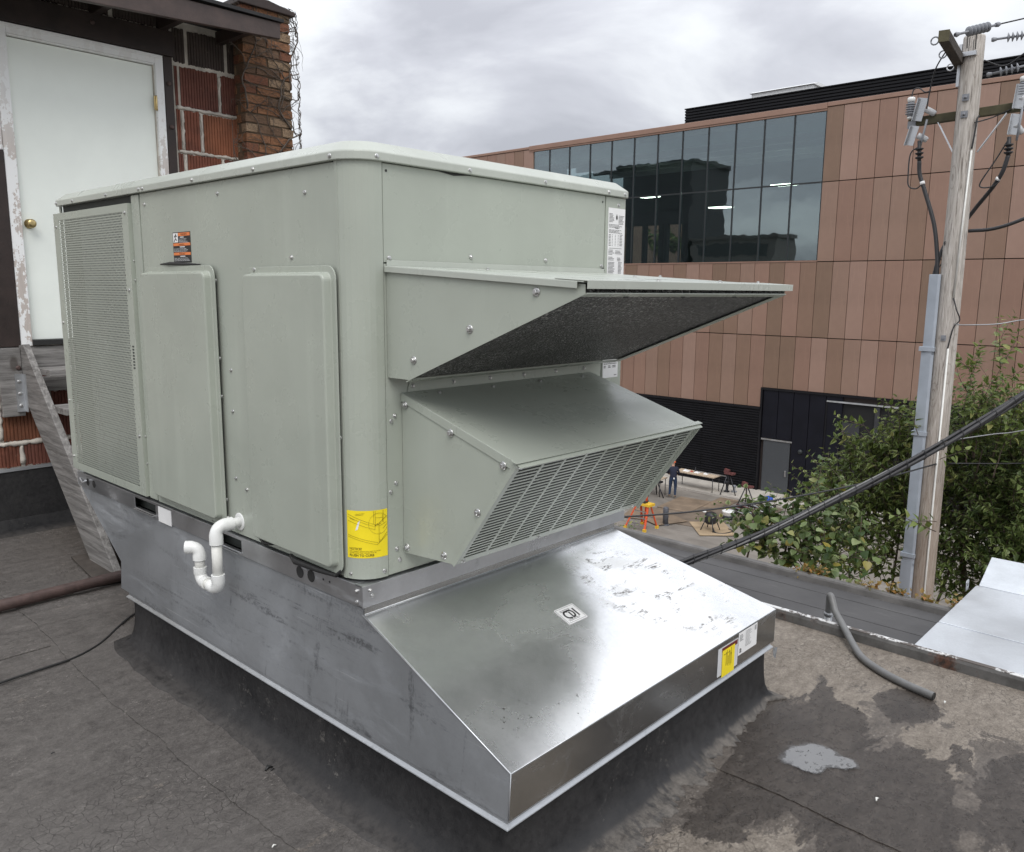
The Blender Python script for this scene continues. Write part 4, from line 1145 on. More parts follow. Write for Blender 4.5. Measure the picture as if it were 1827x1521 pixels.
def mat_peeling():
    t = NT('peeling_white_trim')
    g = t.noise(3.0, 6, .6, vec=t.coord(scale=(30, 30, 2)))
    wood = t.ramp(g, [(.3, (.27, .19, .14)), (.7, (.44, .34, .27))])
    pl_ = t.mapr(t.math('ADD', t.math('MULTIPLY', t.noise(5, 6, .68, vec=t.coord(scale=(2.4, 1, .7))), .7), t.math('MULTIPLY', t.noise(28, 4, .7), .3)), .50, .54)
    z = t.n('ShaderNodeSeparateXYZ', {0: t.coord()}).outputs[2]
    keep = t.mapr(z, 2.3, 3.1, .35, .9)
    f_ = t.math('SUBTRACT', pl_, keep, clamp=True)
    b = t.mix(f_, (.86, .87, .86), wood)
    return t.done(base=b, rough=.6, normal=t.bump(f_, -.4, .003))
M['peel'] = mat_peeling()
M['door'] = simple('door_paint', (.88, .925, .865), .42, var=.03, scale=3)
M['brass'] = simple('brass', (.52, .40, .19), .28, .9)

ph_ = empty('brick_penthouse', (1.0, YW, 0), 'weathered red clay tile penthouse wall with white door on the left', 'building')
b = MB()
# wall body (mortar bed), with the door opening left out
for x0, x1, z0, z1 in ((-2.6, .375, 0, 3.62), (1.310, 2.38, 0, 3.62), (.375, 1.310, 0, 1.27), (.375, 1.310, 3.215, 3.62)): b.box(x0, x1, YW, YW + .22, z0, z1)
b.build('wall', M['mortar'], ph_)
# grooved clay tile blocks, each one separate
def tile(x0, x1, z0, z1, mat, proud=.010, pitch=.021):
    """block face scored with vertical grooves, ragged outline"""
    r2 = random.Random(int(x0 * 1000) + int(z0 * 977))
    n_ = max(2, int((x1 - x0) / pitch)); m_b = MB()
    cols = []
    for i in range(n_):
        a0 = x0 + (x1 - x0) * i / n_; w_ = (x1 - x0) / n_
        for fx, dep in ((.06, 0), (.74, 0), (.80, .006), (.98, .006)): cols.append((a0 + w_ * fx, dep))
    jt = [r2.uniform(-.006, .006) for _ in cols]; jb = [r2.uniform(-.006, .006) for _ in cols]
    y = YW - proud
    top_ = [(x, y + d, z1 + j) for (x, d), j in zip(cols, jt)]; bot = [(x, y + d, z0 + j) for (x, d), j in zip(cols, jb)]
    bt = [(x, YW + .002, z1 + j + .002) for (x, d), j in zip(cols, jt)]; bb = [(x, YW + .002, z0 + j - .002) for (x, d), j in zip(cols, jb)]
    k = len(cols)
    m_b.add(top_ + bot, [(i, i + 1, k + i + 1, k + i) for i in range(k - 1)])
    m_b.add(top_ + bt, [(i, i + 1, k + i + 1, k + i) for i in range(k - 1)])
    m_b.add(bot + bb, [(i, i + 1, k + i + 1, k + i) for i in range(k - 1)])
    m_b.add([top_[0], bot[0], bb[0], bt[0]], [(0, 1, 2, 3)]); m_b.add([top_[-1], bot[-1], bb[-1], bt[-1]], [(0, 1, 2, 3)])
    m_b.build('tile_block', mat, ph_)
T1, T2, T3, T4 = M['tile1'], M['tile2'], M['tile3'], M['tile4']
for x0, x1, z0, z1, m_ in ((1.462, 1.485, 2.965, 3.235, T2), (1.503, 1.797, 2.965, 3.240, T2), (1.822, 1.972, 2.965, 3.235, T2),
                          (1.462, 1.492, 2.655, 2.935, T1), (1.520, 1.640, 2.655, 2.940, T1), (1.668, 1.972, 2.650, 2.930, T3),
                          (1.462, 1.50, 2.345, 2.625, T2), (1.530, 1.80, 2.345, 2.625, T1), (1.825, 1.972, 2.345, 2.62, T2),
                          (1.462, 1.66, 2.03, 2.315, T1), (1.69, 1.972, 2.03, 2.315, T3),
                          (1.462, 1.550, 3.270, 3.50, T4), (1.575, 1.86, 3.270, 3.50, T4), (1.885, 1.972, 3.27, 3.50, T4), (1.05, 1.44, 3.475, 3.60, T4), (.60, 1.02, 3.475, 3.60, T4), (.2, .57, 3.475, 3.60, T4),
                          (-.35, .02, .965, 1.23, T1), (-.30, .13, .625, .93, T1), (.155, .44, .63, .94, T3), (.465, .78, .63, .94, T2), (.80, 1.12, .63, .94, T1), (1.15, 1.45, .63, .94, T2), (.15, .40, .975, 1.10, T2), (.42, .75, .975, 1.235, T2), (.78, 1.1, .975, 1.235, T1),
                          (-.40, -.02, .455, .595, T2), (.005, .245, .455, .595, T1), (.27, .60, .455, .595, T2), (.63, .98, .455, .595, T1),
                          (-.40, -.03, 1.28, 1.57, T1), (-.40, -.08, 1.60, 1.88, T2), (-.40, -.05, 1.91, 2.2, T1), (-.40, -.06, 2.23, 2.52, T3)):
    tile(x0, x1, z0, z1, m_)
# lumpy mortar joints squeezed out between the blocks
b = MB(); r2 = random.Random(9)
def joint(p, q, w=.011):
    n_ = max(3, int(math.hypot(q[0] - p[0], q[1] - p[1]) / .022))
    b.tube([(p[0] + (q[0] - p[0]) * k / n_ + r2.uniform(-.004, .004), YW - .003 + r2.uniform(-.003, .003), p[1] + (q[1] - p[1]) * k / n_ + r2.uniform(-.004, .004)) for k in range(n_ + 1)], [w * r2.uniform(.65, 1.35) for _ in range(n_ + 1)], 6)
for z in (2.95, 2.64, 2.33): joint((1.47, z + .004), (1.97, z), .012)
for x, z0, z1 in ((1.810, 2.96, 3.22), (1.506, 2.66, 2.93), (1.655, 2.65, 2.93), (1.515, 2.4, 2.62), (1.813, 2.4, 2.62)): joint((x, z0), (x, z1), .011)
for p, q in (((-.3, .61), (.62, .61)), ((.142, .64), (.142, .93)), ((.255, .47), (.258, .60)), ((-.3, .95), (.15, .95)), ((.12, 1.0), (.12, 1.25))): joint(p, q, .017)
b.build('mortar_joint', M['mortar'], ph_, split=True)
# black base flashing with termination bar
b = MB(); b.prism([(YW - .10, .004), (YW - .035, .03), (YW - .012, .10), (YW - .006, .425), (YW + .01, .425), (YW + .01, .0)], 0, -2.6, 2.0)
b.build('base_flashing', M['skirt'], ph_)
b = MB(); b.box(-2.6, 2.0, YW - .014, YW - .004, .425, .447)
b.build('termination_bar', M['galv_flange'], ph_)
# door frame and door
b = MB()
for x0, x1, z0, z1 in ((.302, .372, 1.255, 3.285), (1.314, 1.372, 1.30, 3.285)): b.box(x0, x1, YW - .030, YW + .10, z0, z1)
b.box(.372, 1.314, YW - .030, YW + .10, 3.222, 3.285)
b.build('door_frame', M['peel'], ph_, .004)
b = MB(); b.box(.306, 1.366, YW - .038, YW - .031, 3.258, 3.281); b.box(.378, 1.308, YW - .02, YW + .02, 3.213, 3.2215)
b.build('frame_moulding', M['peel'], ph_, .003)
b = MB(); b.box(.376, 1.309, YW + .012, YW + .055, 1.296, 3.209)
dr_ = b.build('door', M['door'], ph_, .003)
b = MB(); b.lathe((.425, YW + .012, 2.055), [(.031, 0), (.031, .006), (.016, .010), (.013, .030), (.026, .040), (.029, .052), (.025, .064), (.010, .066)], 20, axis=(0, -1, 0))
b.build('door_knob', M['brass'], dr_)
b = MB(); b.lathe((1.3105, YW - .024, 2.90), [(.006, 0), (.008, .004), (.008, .10), (.006, .104)], 10); b.box(1.296, 1.3125, YW - .022, YW - .018, 2.905, 3.0)
b.build('hinge', M['brass'], dr_)
b = MB(); b.box(.372, 1.314, YW - .045, YW + .10, 1.262, 1.295)
b.build('threshold', M['rubber'], ph_)
# dark brown trim boards and timber header
b = MB(); b.box(.10, .299, YW - .036, YW - .001, 1.255, 2.50); b.build('trim_board', M['brown_wood'], ph_, .003)
b = MB(); b.box(.10, .299, YW - .030, YW - .001, 2.505, 3.28); b.build('trim_board', M['peel'], ph_, .003)
b = MB(); b.box(.20, 1.455, YW - .034, YW - .001, 3.290, 3.462); b.build('header_beam', M['brown_wood'], ph_, .004)
b = MB(); b.box(1.376, 1.440, YW - .030, YW - .001, 1.30, 3.283); b.build('trim_board', M['brown_wood'], ph_, .004)
b = MB()
for x, z in ((.20, 2.02), (.205, 1.92), (1.405, 3.10), (1.41, 2.80), (.9, 3.40)): b.lathe((x, YW - .036, z), [(.016, 0), (.016, .003), (.007, .004), (.007, .010)], 12, axis=(0, -1, 0))
b.build('bolt_head', M['rust'], ph_, split=True)
# roof overhang: fascia, soffit boards, roof sheet
b = MB()
b.loft([[(-.6, 3.60, 3.30), (-.6, 3.60, 3.505), (-.6, 3.56, 3.505), (-.6, 3.56, 3.30)], [(2.02, 3.60, 3.440), (2.02, 3.60, 3.548), (2.02, 3.56, 3.548), (2.02, 3.56, 3.440)]])
b.build('fascia_board', simple('brown_fascia_paint', (.060, .042, .037), .5, var=.35, scale=7, bump=.3, bscale=70), ph_, .004)
b = MB()
for k in range(6):
    x = -.45 + k * .45; b.box(x, x + .05, 3.605, YW + .2, 3.455, 3.540)
b.build('rafter', M['brown_wood'], ph_, split=True)
b = MB(); b.box(-.7, 2.04, 3.54, YW + 1.6, 3.552, 3.575)
b.build('roof_sheet', M['skirt'], ph_)
b = MB(); b.loft([[(1.86, 4.35, 3.66), (1.86, 4.35, 3.73), (1.86, 4.6, 3.73), (1.86, 4.6, 3.66)], [(2.20, 4.35, 3.84), (2.20, 4.35, 3.91), (2.20, 4.6, 3.91), (2.20, 4.6, 3.84)]])
b.build('roof_curb', M['brown_wood'], ph_)

# brick chimney at the corner, brick by brick
ch = empty('brick_chimney', (2.15, 3.95, 0), 'narrow weathered orange brick chimney at the right end of the tile wall', 'chimney')
b = MB(); b.box(1.945, 2.345, 3.962, 4.35, 0, 3.745)
b.build('mortar_core', M['mortar_brown'], ch)
def mat_brick(name, c):
    t = NT(name)
    n1 = t.noise(9, 6, .68); n2 = t.noise(55, 4, .7)
    b_ = t.ramp(n1, [(.3, tuple(v * .45 for v in c)), (.5, c), (.74, tuple(min(1, v * 1.5) for v in c))])
    b_ = t.mix(t.math('MULTIPLY', t.mapr(t.noise(4, 5, .7), .52, .66), .65), b_, (.045, .032, .024))
    return t.done(base=b_, rough=.85, normal=t.bump(n2, .7, .006))
bm_ = [mat_brick('brick_orange', (.245, .115, .055)), mat_brick('brick_brown', (.150, .088, .052)), mat_brick('brick_tan', (.27, .185, .115)), mat_brick('brick_red', (.195, .078, .042))]
r2 = random.Random(11)
bk_me = []
for k in range(12):
    m_b = MB(); w_, d_2, h_ = 1, 1, 1
    vv = [(x * .5 + r2.uniform(-.03, .03), y * .5 + r2.uniform(-.04, .04), z * .5 + r2.uniform(-.05, .05)) for z in (-1, 1) for y in (-1, 1) for x in (-1, 1)]
    m_b.add(vv, [(0, 2, 3, 1), (4, 5, 7, 6), (0, 1, 5, 4), (2, 6, 7, 3), (0, 4, 6, 2), (1, 3, 7, 5)])
    bk_me.append(m_b.mesh('brick', bm_[k % 4]))
z = 2.05; row = 0
while z < 3.72:
    hh = .058
    x = 1.94 - (.10 if row % 2 else 0)
    while x < 2.345:
        x1 = min(x + .195, 2.352); xa = max(x, 1.938)
        if x1 - xa > .03:
            m = Matrix.Translation(((xa + x1) / 2, 3.985 + r2.uniform(-.004, .004), z + hh / 2)) @ Matrix.Diagonal((x1 - xa, .066, hh, 1))
            link('brick', r2.choice(bk_me), ch, m)
        x += .207
    # return face towards the door
    ya = 4.025 + (.05 if row % 2 else 0)
    m = Matrix.Translation((1.965, ya + .04, z + hh / 2)) @ Matrix.Diagonal((.056, .085, hh, 1))
    link('brick', r2.choice(bk_me), ch, m)
    z += .0715; row += 1
b = MB(); b.prism([(1.90, 3.745), (2.385, 3.745), (2.395, 3.775), (2.15, 3.815), (1.905, 3.79)], 1, 3.92, 4.38)
b.build('chimney_cap', M['brown_wood'], ch, .006)

# leafless creeper clinging to the chimney
M['vine_bark'] = simple('dry_vine_bark', (.095, .075, .060), .85, var=.4, scale=30)
b = MB(); r2 = random.Random(21)
def creep(p, d, ln, r0_, depth):
    pts = [Vector(p)]; d = Vector(d); n_ = max(4, int(ln / .035))
    for k in range(n_):
        d = (d + Vector((r2.uniform(-.5, .5), 0, r2.uniform(-.4, .4)))).normalized()
        q = pts[-1] + d * (ln / n_); q.y = 3.945 + r2.uniform(-.008, .003)
        if q.x > 2.36: q.y = 3.96 + r2.uniform(-.01, .04)
        q.x = max(1.82, min(q.x, 2.43)); q.z = min(q.z, 3.80); pts.append(q)
        if depth and r2.random() < .34:
            creep(q, (d.x * .4 + r2.choice((-1, 1)) * .8, 0, d.z * .5 + r2.uniform(-.4, .4)), ln * r2.uniform(.25, .5), r0_ * .55, depth - 1)
    b.tube(pts, [r0_ * (1 - .75 * k / len(pts)) for k in range(len(pts))], 5)
for x, z, dx in ((2.00, 2.2, .25), (2.10, 2.3, .2), (2.30, 2.4, -.15), (2.33, 2.9, -.6), (2.18, 2.6, .1), (1.95, 3.0, .5), (2.34, 3.2, -.3)):
    creep((x, 3.945, z), (dx, 0, 1), r2.uniform(.8, 1.2), .0075, 2)
for k in range(16):
    z_ = r2.uniform(3.45, 3.78); p = Vector((2.34, 3.95 + r2.uniform(0, .1), z_)); pts = [p]
    for j in range(7): pts.append(pts[-1] + Vector((r2.uniform(.0, .035) * (1 if j < 4 else .3), r2.uniform(-.02, .02), -.035 * j * .35 + r2.uniform(-.01, .03))))
    b.tube(pts, [.003 * (1 - k2 / 9) for k2 in range(8)], 4)
b.build('dry_creeper', M['vine_bark'], label='leafless dried creeper clinging to the brick chimney', cat='vine')

# =================================================================== WOODEN STAIRS
stt = empty('wooden_stairs', (.6, 3.4, 0), 'grey weathered wooden stairs with wide stringer below the white door', 'stairs')
def stringer(x):
    b_ = MB()
    pr2 = [(4.068, 1.262), (3.985, 1.275), (2.735, .03), (2.76, .004), (3.085, .004), (3.985, .875), (4.068, .875)]
    b_.prism(pr2, 0, x, x + .042)
    return b_.build('stringer', M['wood_slant'], stt, .003)
stringer(.285); stringer(1.30)
for k, (y, z) in enumerate(((3.80, 1.085), (3.57, .86), (3.33, .63), (3.09, .40), (2.92, .20))):
    b = MB(); b.box(.329, 1.298, y - .14, y + .13, z, z + .040)
    b.build('tread', M['wood'], stt, .003)
b = MB(); b.box(.10, 1.45, YW - .030, YW - .0005, 1.112, 1.252); b.build('ledger_board', M['wood'], stt, .003)
b = MB(); b.box(.15, .283, YW - .066, YW - .031, .80, 1.250); b.build('post_block', M['wood'], stt, .003)
b = MB(); b.box(.331, 1.298, YW - .10, YW - .032, .955, 1.05); b.build('riser_board', M['wood'], stt, .003)
b = MB(); b.box(.235, .284, YW - .085, YW - .067, .83, 1.08); b.box(.279, .2845, YW - .13, YW - .067, .83, 1.08)
b.build('angle_bracket', M['galv_flange'], stt)
for z in (.87, .95, 1.03): screw(stt, (.255, YW - .085, z), (0, -1, 0), bolt_me, 'bolt')
b = MB(); b.lathe((.262, YW - .068, 1.12), [(.016, 0), (.016, .004), (.009, .006), (.009, .014)], 10, axis=(0, -1, 0)); b.build('lag_bolt', M['rust'], stt)
# loose shims under the stringer foot
b = MB(); b.obox((.285, 2.93, .014), Vector((.035, .31, 0)), Vector((.09, -.010, 0)), (0, 0, .006)); b.build('timber_shim', simple('dark_wet_wood', (.07, .06, .052), .75, var=.3, bump=.4), label='dark flat timber shim under the foot of the stairs', cat='timber')
b = MB(); b.obox((.275, 2.72, .012), Vector((.07, .03, 0)), Vector((-.02, .05, 0)), (0, 0, .005)); b.build('slate_scrap', simple('slate_grey', (.085, .08, .075), .7, bump=.4), label='small flat slate scrap lying beside the rusty pipe', cat='scrap')

# =================================================================== LOWER ROOF, DUCTS
def mat_lower():
    t = NT('lower_roof_rubber')
    n1 = t.noise(1.2, 6, .62); n2 = t.noise(50, 3, .6)
    b = t.ramp(n1, [(.3, (.066, .065, .066)), (.7, (.098, .096, .096))])
    b = t.mix(t.math('MULTIPLY', t.mapr(t.noise(3, 6, .7, vec=t.coord(scale=(3, .6, 1))), .55, .7), .35), b, (.14, .137, .133))
    return t.done(base=b, rough=.72, spec=.3, normal=t.bump(n1, .3, .03))
M['lower'] = mat_lower()
b = MB(); b.box(2.41, 5.98, -6, 8.0, -1.35, -1.06)
lr = b.build('lower_roof', M['lower'], kind='structure')
b = MB()
for x in (3.2, 4.2, 5.32, 5.70): b.box(x, x + .05, -6, 8, -1.059, -1.057)
b.build('membrane_seam', M['lower'], lr, split=True)
b = MB(); b.prism([(5.905, -1.06), (5.915, -1.015), (5.925, -1.0), (5.98, -.995), (6.0, -1.01), (6.0, -1.35), (5.979, -1.35), (5.979, -1.06)], 1, -6, 8)
b.build('parapet_edge', simple('parapet_membrane', (.125, .120, .114), .75, var=.3, scale=5, bump=.3), lr)
b = MB(); b.box(5.90, 5.975, -6, 8, -8.3, -1.35)
b.build('neighbour_wall', simple('neighbour_brick', (.24, .13, .09), .85), label='brick wall below the parapet of the lower roof', cat='wall')

dk = empty('sheet_metal_duct', (4.0, -1.3, -1.06), 'bright galvanized rectangular duct sections beyond the roof edge at right', 'duct')
b = MB(); b.box(2.75, 4.245, -2.2, -.585, -.93, -.50); b.build('duct_section', M['duct'], dk, .004)
b = MB(); b.box(4.262, 5.20, -2.2, -.585, -.93, -.5005); b.build('duct_section', M['duct'], dk, .004)
b = MB(); b.box(4.246, 4.261, -2.19, -.59, -.92, -.508); b.build('duct_seam', M['duct'], dk, .002)
b = MB()
b.loft([[(5.215, -2.2, -.93), (5.215, -.60, -.93), (5.215, -.60, -.50), (5.215, -2.2, -.50)], [(5.66, -2.2, -.85), (5.66, -.575, -.85), (5.66, -.575, -.392), (5.66, -2.2, -.392)]])
b.build('duct_offset', M['duct'], dk, .004)
b = MB(); b.box(5.201, 5.214, -2.19, -.605, -.92, -.508); b.build('duct_seam', M['duct'], dk, .002)
b = MB(); b.prism([(5.0, -.50), (5.07, -.50), (5.07, -.435), (5.055, -.42), (5.015, -.42), (5.0, -.435)], 1, -.565, -.56); b.build('hanger_tab', M['galv'], dk)
b = MB(); b.lathe((5.035, -.5595, -.455), [(.012, 0), (.012, .004)], 12, axis=(0, 1, 0)); b.lathe((5.035, -.5655, -.455), [(.012, 0), (.012, .0008)], 12, axis=(0, -1, 0)); b.build('tab_hole', M['rubber'], dk)
b = MB()
for x in (3.2, 4.0, 4.9): b.box(x, x + .1, -2.1, -.7, -1.056, -.93)
b.build('sleeper', M['wood'], dk, split=True)
# =================================================================== GROUND AND STREET
G = -8.3
def mat_ground():
    t = NT('asphalt_ground')
    n1 = t.noise(.35, 7, .65); n2 = t.noise(6, 5, .7); n3 = t.noise(2.0, 6, .65, vec=t.coord(scale=(1, .3, 1)))
    b = t.ramp(t.math('ADD', t.math('MULTIPLY', n1, .5), t.math('MULTIPLY', n3, .5)), [(.34, (.135, .121, .104)), (.5, (.205, .186, .162)), (.66, (.285, .262, .232))])
    b = t.mix(t.math('MULTIPLY', t.mapr(n2, .6, .75), .4), b, (.07, .065, .06))
    return t.done(base=b, rough=.9, normal=t.bump(n2, .4, .03))
b = MB(); b.add([(-1500, -1500, G), (1500, -1500, G), (1500, 1500, G), (-1500, 1500, G)], [(0, 1, 2, 3)])
b.build('ground', mat_ground(), kind='structure')
M['concrete'] = simple('pale_concrete', (.46, .43, .38), .85, var=.15, scale=2, bump=.2)
b = MB(); b.box(34.35, 36.6, -20, 60, G, G + .10)
sw = b.build('sidewalk', M['concrete'], kind='structure')
b = MB(); b.box(34.15, 34.345, -20, 60, G, G + .105)
b.build('kerb', simple('kerb_concrete', (.40, .37, .33), .85), kind='structure')

# =================================================================== BUILDING ACROSS THE STREET
XF = 36.5
PANEL = [(.302, .188, .141), (.254, .162, .116), (.332, .216, .168), (.228, .149, .105), (.282, .174, .130), (.294, .192, .145)]
pm = []
for i, c in enumerate(PANEL):
    t = NT('copper_panel_%d' % i)
    n1 = t.noise(.8, 4, .55); st_ = t.noise(2, 5, .6, vec=t.coord(scale=(1, 3, .25)))
    b_ = t.ramp(n1, [(.3, tuple(v * .90 for v in c)), (.7, tuple(v * 1.08 for v in c))])
    b_ = t.mix(t.math('MULTIPLY', t.mapr(st_, .58, .72), .18), b_, tuple(min(1, v * 1.4) for v in c))
    pm.append(t.done(base=b_, rough=.42, metal=.18, spec=.45, normal=t.bump(n1, .15, .05)))
M['joint'] = simple('dark_joint', (.035, .025, .022), .8)
M['black_metal'] = simple('black_metal_cladding', (.0065, .0065, .0085), .5, var=.25, scale=2, spec=.28)
M['navy_metal'] = simple('blue_black_panel', (.0055, .006, .011), .5, var=.25, scale=1, spec=.25)
M['grey_door'] = simple('dark_grey_door', (.055, .060, .066), .5, var=.08)
M['room'] = simple('room_dark', (.06, .065, .065), .8)
M['room_mid'] = simple('room_ceiling', (.26, .29, .29), .8)
bld = empty('panel_building', (XF, 16, G), 'large modern building clad in brown metal panels with long glass window', 'building')
# solid core behind the cladding (leaves the glazed hall open)
b = MB()
b.box(XF + .10, 62, -2, 13.87, G, 9.95)
b.box(XF + .10, 62, 13.87, 40, G, 3.0)
b.box(XF + .10, 40, 31.75, 40, 3.0, 9.95)
b.box(XF + .10, 44, 13.87, 31.75, 9.85, 10.0)
b.build('core', M['joint'], bld, split=True)
# copper panels, each its own piece
PW = .7647; Yb = 13.884
rows_ = [(6.62, 9.86), (3.06, 6.60), (-.44, 3.04), (-3.985, -.46)]
pmesh = {}
def panel_mesh(h, mi, w=PW):
    k = (round(h, 3), mi, round(w, 3))
    if k not in pmesh:
        m_b = MB(); m_b.box(-.05, .07, .012, w - .012, 0, h); pmesh[k] = m_b.mesh('panel', pm[mi])
    return pmesh[k]
r3 = random.Random(17)
def panel(y, z0, z1):
    mi = r3.choices(range(6), [5, 3, 3, 3, 5, 4])[0]
    o_ = link('panel', panel_mesh(z1 - z0 - .02, mi), bld, Matrix.Translation((XF, y, z0 + .01)))
    bv_ = None
for k in range(-14, 33):
    y = Yb + k * PW
    for i, (z0, z1) in enumerate(rows_):
        yc = y + PW / 2
        if i < 2 and Yb - .1 < yc < 31.75: continue
        if i >= 2 and yc > 26.5: continue
        if yc < 4.3 : continue
        if i == 3 and yc < 16.15: z0 = -3.0
        panel(y, z0, z1)
# coping
b = MB(); b.box(XF - .08, XF + .4, 2, 13.87, 9.88, 10.07); b.box(XF - .10, XF + .4, 13.875, 31.78, 9.80, 10.06); b.box(XF - .08, XF + .4, 31.785, 40, 9.88, 10.03)
b.build('coping', pm[0], bld, .02, split=True)
b = MB(); b.box(XF - .07, XF + .1, 13.88, 31.75, 9.72, 9.79); b.box(XF - .07, XF + .1, 13.88, 31.75, 3.045, 3.11)
b.build('window_trim', pm[4], bld, split=True)
# glazing: 12 x 2 panes
t = NT('tinted_glass')
gl = t.n('ShaderNodeBsdfGlossy', {'Color': (.80, .88, .90, 1), 'Roughness': .012})
gl.inputs['Normal'].default_value = (0, 0, 0)
nw = t.bump(t.noise(.35, 3, .5), .03, .25)
t.t.links.new(nw, gl.inputs['Normal'])
tr = t.n('ShaderNodeBsdfTransparent', {'Color': (.62, .72, .72, 1)})
fc_ = t.n('ShaderNodeLayerWeight', {'Blend': .5}).outputs['Facing']
fac = t.math('MULTIPLY_ADD', t.math('POWER', fc_, 4.0), .60, .27, clamp=True)
ms = t.n('ShaderNodeMixShader', {0: fac}); t.t.links.new(tr.outputs[0], ms.inputs[1]); t.t.links.new(gl.outputs[0], ms.inputs[2])
t.t.links.new(ms.outputs[0], t.out.inputs[0])
M['glass'] = t.m
gw = (31.72 - 13.90) / 12
for k in range(12):
    for z0, z1 in ((3.12, 6.585), (6.655, 9.71)):
        m_b = MB(); m_b.box(XF + .02, XF + .045, 13.90 + k * gw + .035, 13.90 + (k + 1) * gw - .035, z0, z1)
        o = m_b.build('glass_pane', M['glass'], bld)
M['mullion'] = simple('dark_mullion', (.02, .024, .026), .4)
for k in range(13):
    m_b = MB(); y = 13.90 + k * gw; m_b.box(XF - .01, XF + .12, y - .033, y + .033, 3.115, 9.715); m_b.build('mullion', M['mullion'], bld)
b = MB(); b.box(XF - .008, XF + .11, 13.9, 31.72, 6.587, 6.653); b.build('transom', M['mullion'], bld)
# hall behind the glass
b = MB()
b.box(XF + .15, 46, 13.9, 31.7, 2.9, 3.06)
b.box(46, 46.2, 13.9, 26.5, 3.06, 9.85); b.box(46, 46.2, 26.5, 31.7, 5.95, 9.85)
b.box(39.6, 46, 13.88, 13.98, 3.0, 9.85)
for y in (26.55, 27.9, 28.3, 29.6, 30.9): b.box(45.8, 46.1, y, y + .28, 3.06, 6.0)
b.build('hall', M['room'], bld, split=True)
b = MB()
for k in range(5): b.box(37.2 + k * 1.8, 37.45 + k * 1.8, 13.95, 31.7, 9.0, 9.55)
for k in range(12): b.box(37.6, 45, 14.3 + k * gw, 14.55 + k * gw, 9.25, 9.45)
b.box(36.9, 45.9, 13.95, 31.7, 9.72, 9.80)
b.build('ceiling_beam', M['room_mid'], bld, split=True)
t = NT('lit_tube'); lamp = t.done(base=(.9, .88, .8), emit=(1.0, .93, .78, 1), emit_s=14.0)
for (y0, z0) in ((26.6, 7.18), (21.7, 6.28), (18.05, 7.23)):
    for j in range(3):
        m_b = MB(); m_b.box(41 + j * .42, 41.10 + j * .42, y0 - .55, y0 + .55, z0 + j * .02, z0 + .05 + j * .02); m_b.build('ceiling_lamp', lamp, bld)
# planted court seen through the hall
b = MB(); b.box(56, 56.3, 22, 46, G, 9.0); b.build('court_wall', pm[0], bld)
# dark lower storey: ribbed metal, panels, door, loading opening
def ribbed(y0, y1, z0, z1, x, pitch=.125, name='ribbed_cladding', mat=None):
    m_b = MB(); n_ = int((z1 - z0) / pitch); prof = []
    for k in range(n_):
        z = z0 + (z1 - z0) * k / n_; p_ = (z1 - z0) / n_
        prof += [(x - .05, z + .02 * p_), (x - .05, z + .52 * p_), (x + .01, z + .62 * p_), (x + .01, z + .92 * p_)]
    prof += [(x - .05, z1)]
    nn_ = len(prof)
    m_b.add([(a, y0, c) for a, c in prof] + [(a, y1, c) for a, c in prof], [(i, i + 1, nn_ + i + 1, nn_ + i) for i in range(nn_ - 1)])
    return m_b.build(name, mat or M['black_metal'], bld)
ribbed(16.25, 19.4, G + .1, -4.12, XF); ribbed(19.42, 22.6, G + .1, -4.12, XF); ribbed(22.62, 30, G + .1, -4.12, XF)
ribbed(2.0, 9.55, G + .1, -3.12, XF)
b = MB(); b.box(XF - .09, XF + .1, 16.2, 30, -4.11, -3.99); b.box(XF - .09, XF + .1, 16.14, 16.24, G, -3.0); b.box(XF - .09, XF + .1, 2.0, 16.139, -3.11, -3.005)
b.build('head_trim', M['black_metal'], bld, split=True)
for k in range(5):
    y1 = 16.10 - k * .78; z0 = -5.50 if k < 2 else G + .1
    m_b = MB(); m_b.box(XF - .03, XF + .08, y1 - .755, y1, z0, -3.12); m_b.build('dark_panel', M['navy_metal'], bld, .01)
b = MB(); b.box(XF - .05, XF + .08, 14.50, 16.10, -5.60, -5.52); b.build('door_canopy', M['galv'], bld)
b = MB(); b.box(XF - .01, XF + .06, 14.60, 15.98, G + .1, -5.62)
d2 = b.build('service_door', M['grey_door'], bld, .01)
b = MB(); b.box(XF - .10, XF - .05, 14.72, 14.76, -7.25, -7.05); b.box(XF - .06, XF - .012, 14.70, 14.78, -7.3, -7.0); b.build('door_handle', M['galv'], d2)
b = MB(); b.lathe((XF - .03, 14.05, -5.95), [(.12, 0), (.12, .05), (.08, .12), (.03, .13)], 12, axis=(-1, 0, 0)); b.build('wall_lamp', M['mullion'], bld)
# loading opening; a black sheet stands in for the shade inside
b = MB(); b.box(XF - .06, XF + .1, 9.56, 12.95, -3.40, -3.33); b.build('opening_lintel', M['galv_flange'], bld)
b = MB(); b.box(XF - .05, XF + .35, 12.90, 12.98, G, -3.40); b.box(XF - .05, XF + .35, 9.5, 9.58, G, -3.4); b.build('opening_jamb', M['black_metal'], bld, split=True)
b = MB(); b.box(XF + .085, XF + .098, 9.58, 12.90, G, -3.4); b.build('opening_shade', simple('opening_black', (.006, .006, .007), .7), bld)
b = MB(); b.box(XF + .0, XF + .06, 10.55, 10.75, G, -3.45); b.box(XF, XF + .05, 9.6, 12.9, -6.05, -5.98); b.box(XF, XF + .05, 9.6, 12.9, -6.6, -6.53); b.box(XF + .02, XF + .07, 11.4, 12.2, -4.9, -4.3)
b.build('store_rack', simple('rack_dark', (.035, .036, .04), .6), bld, split=True)
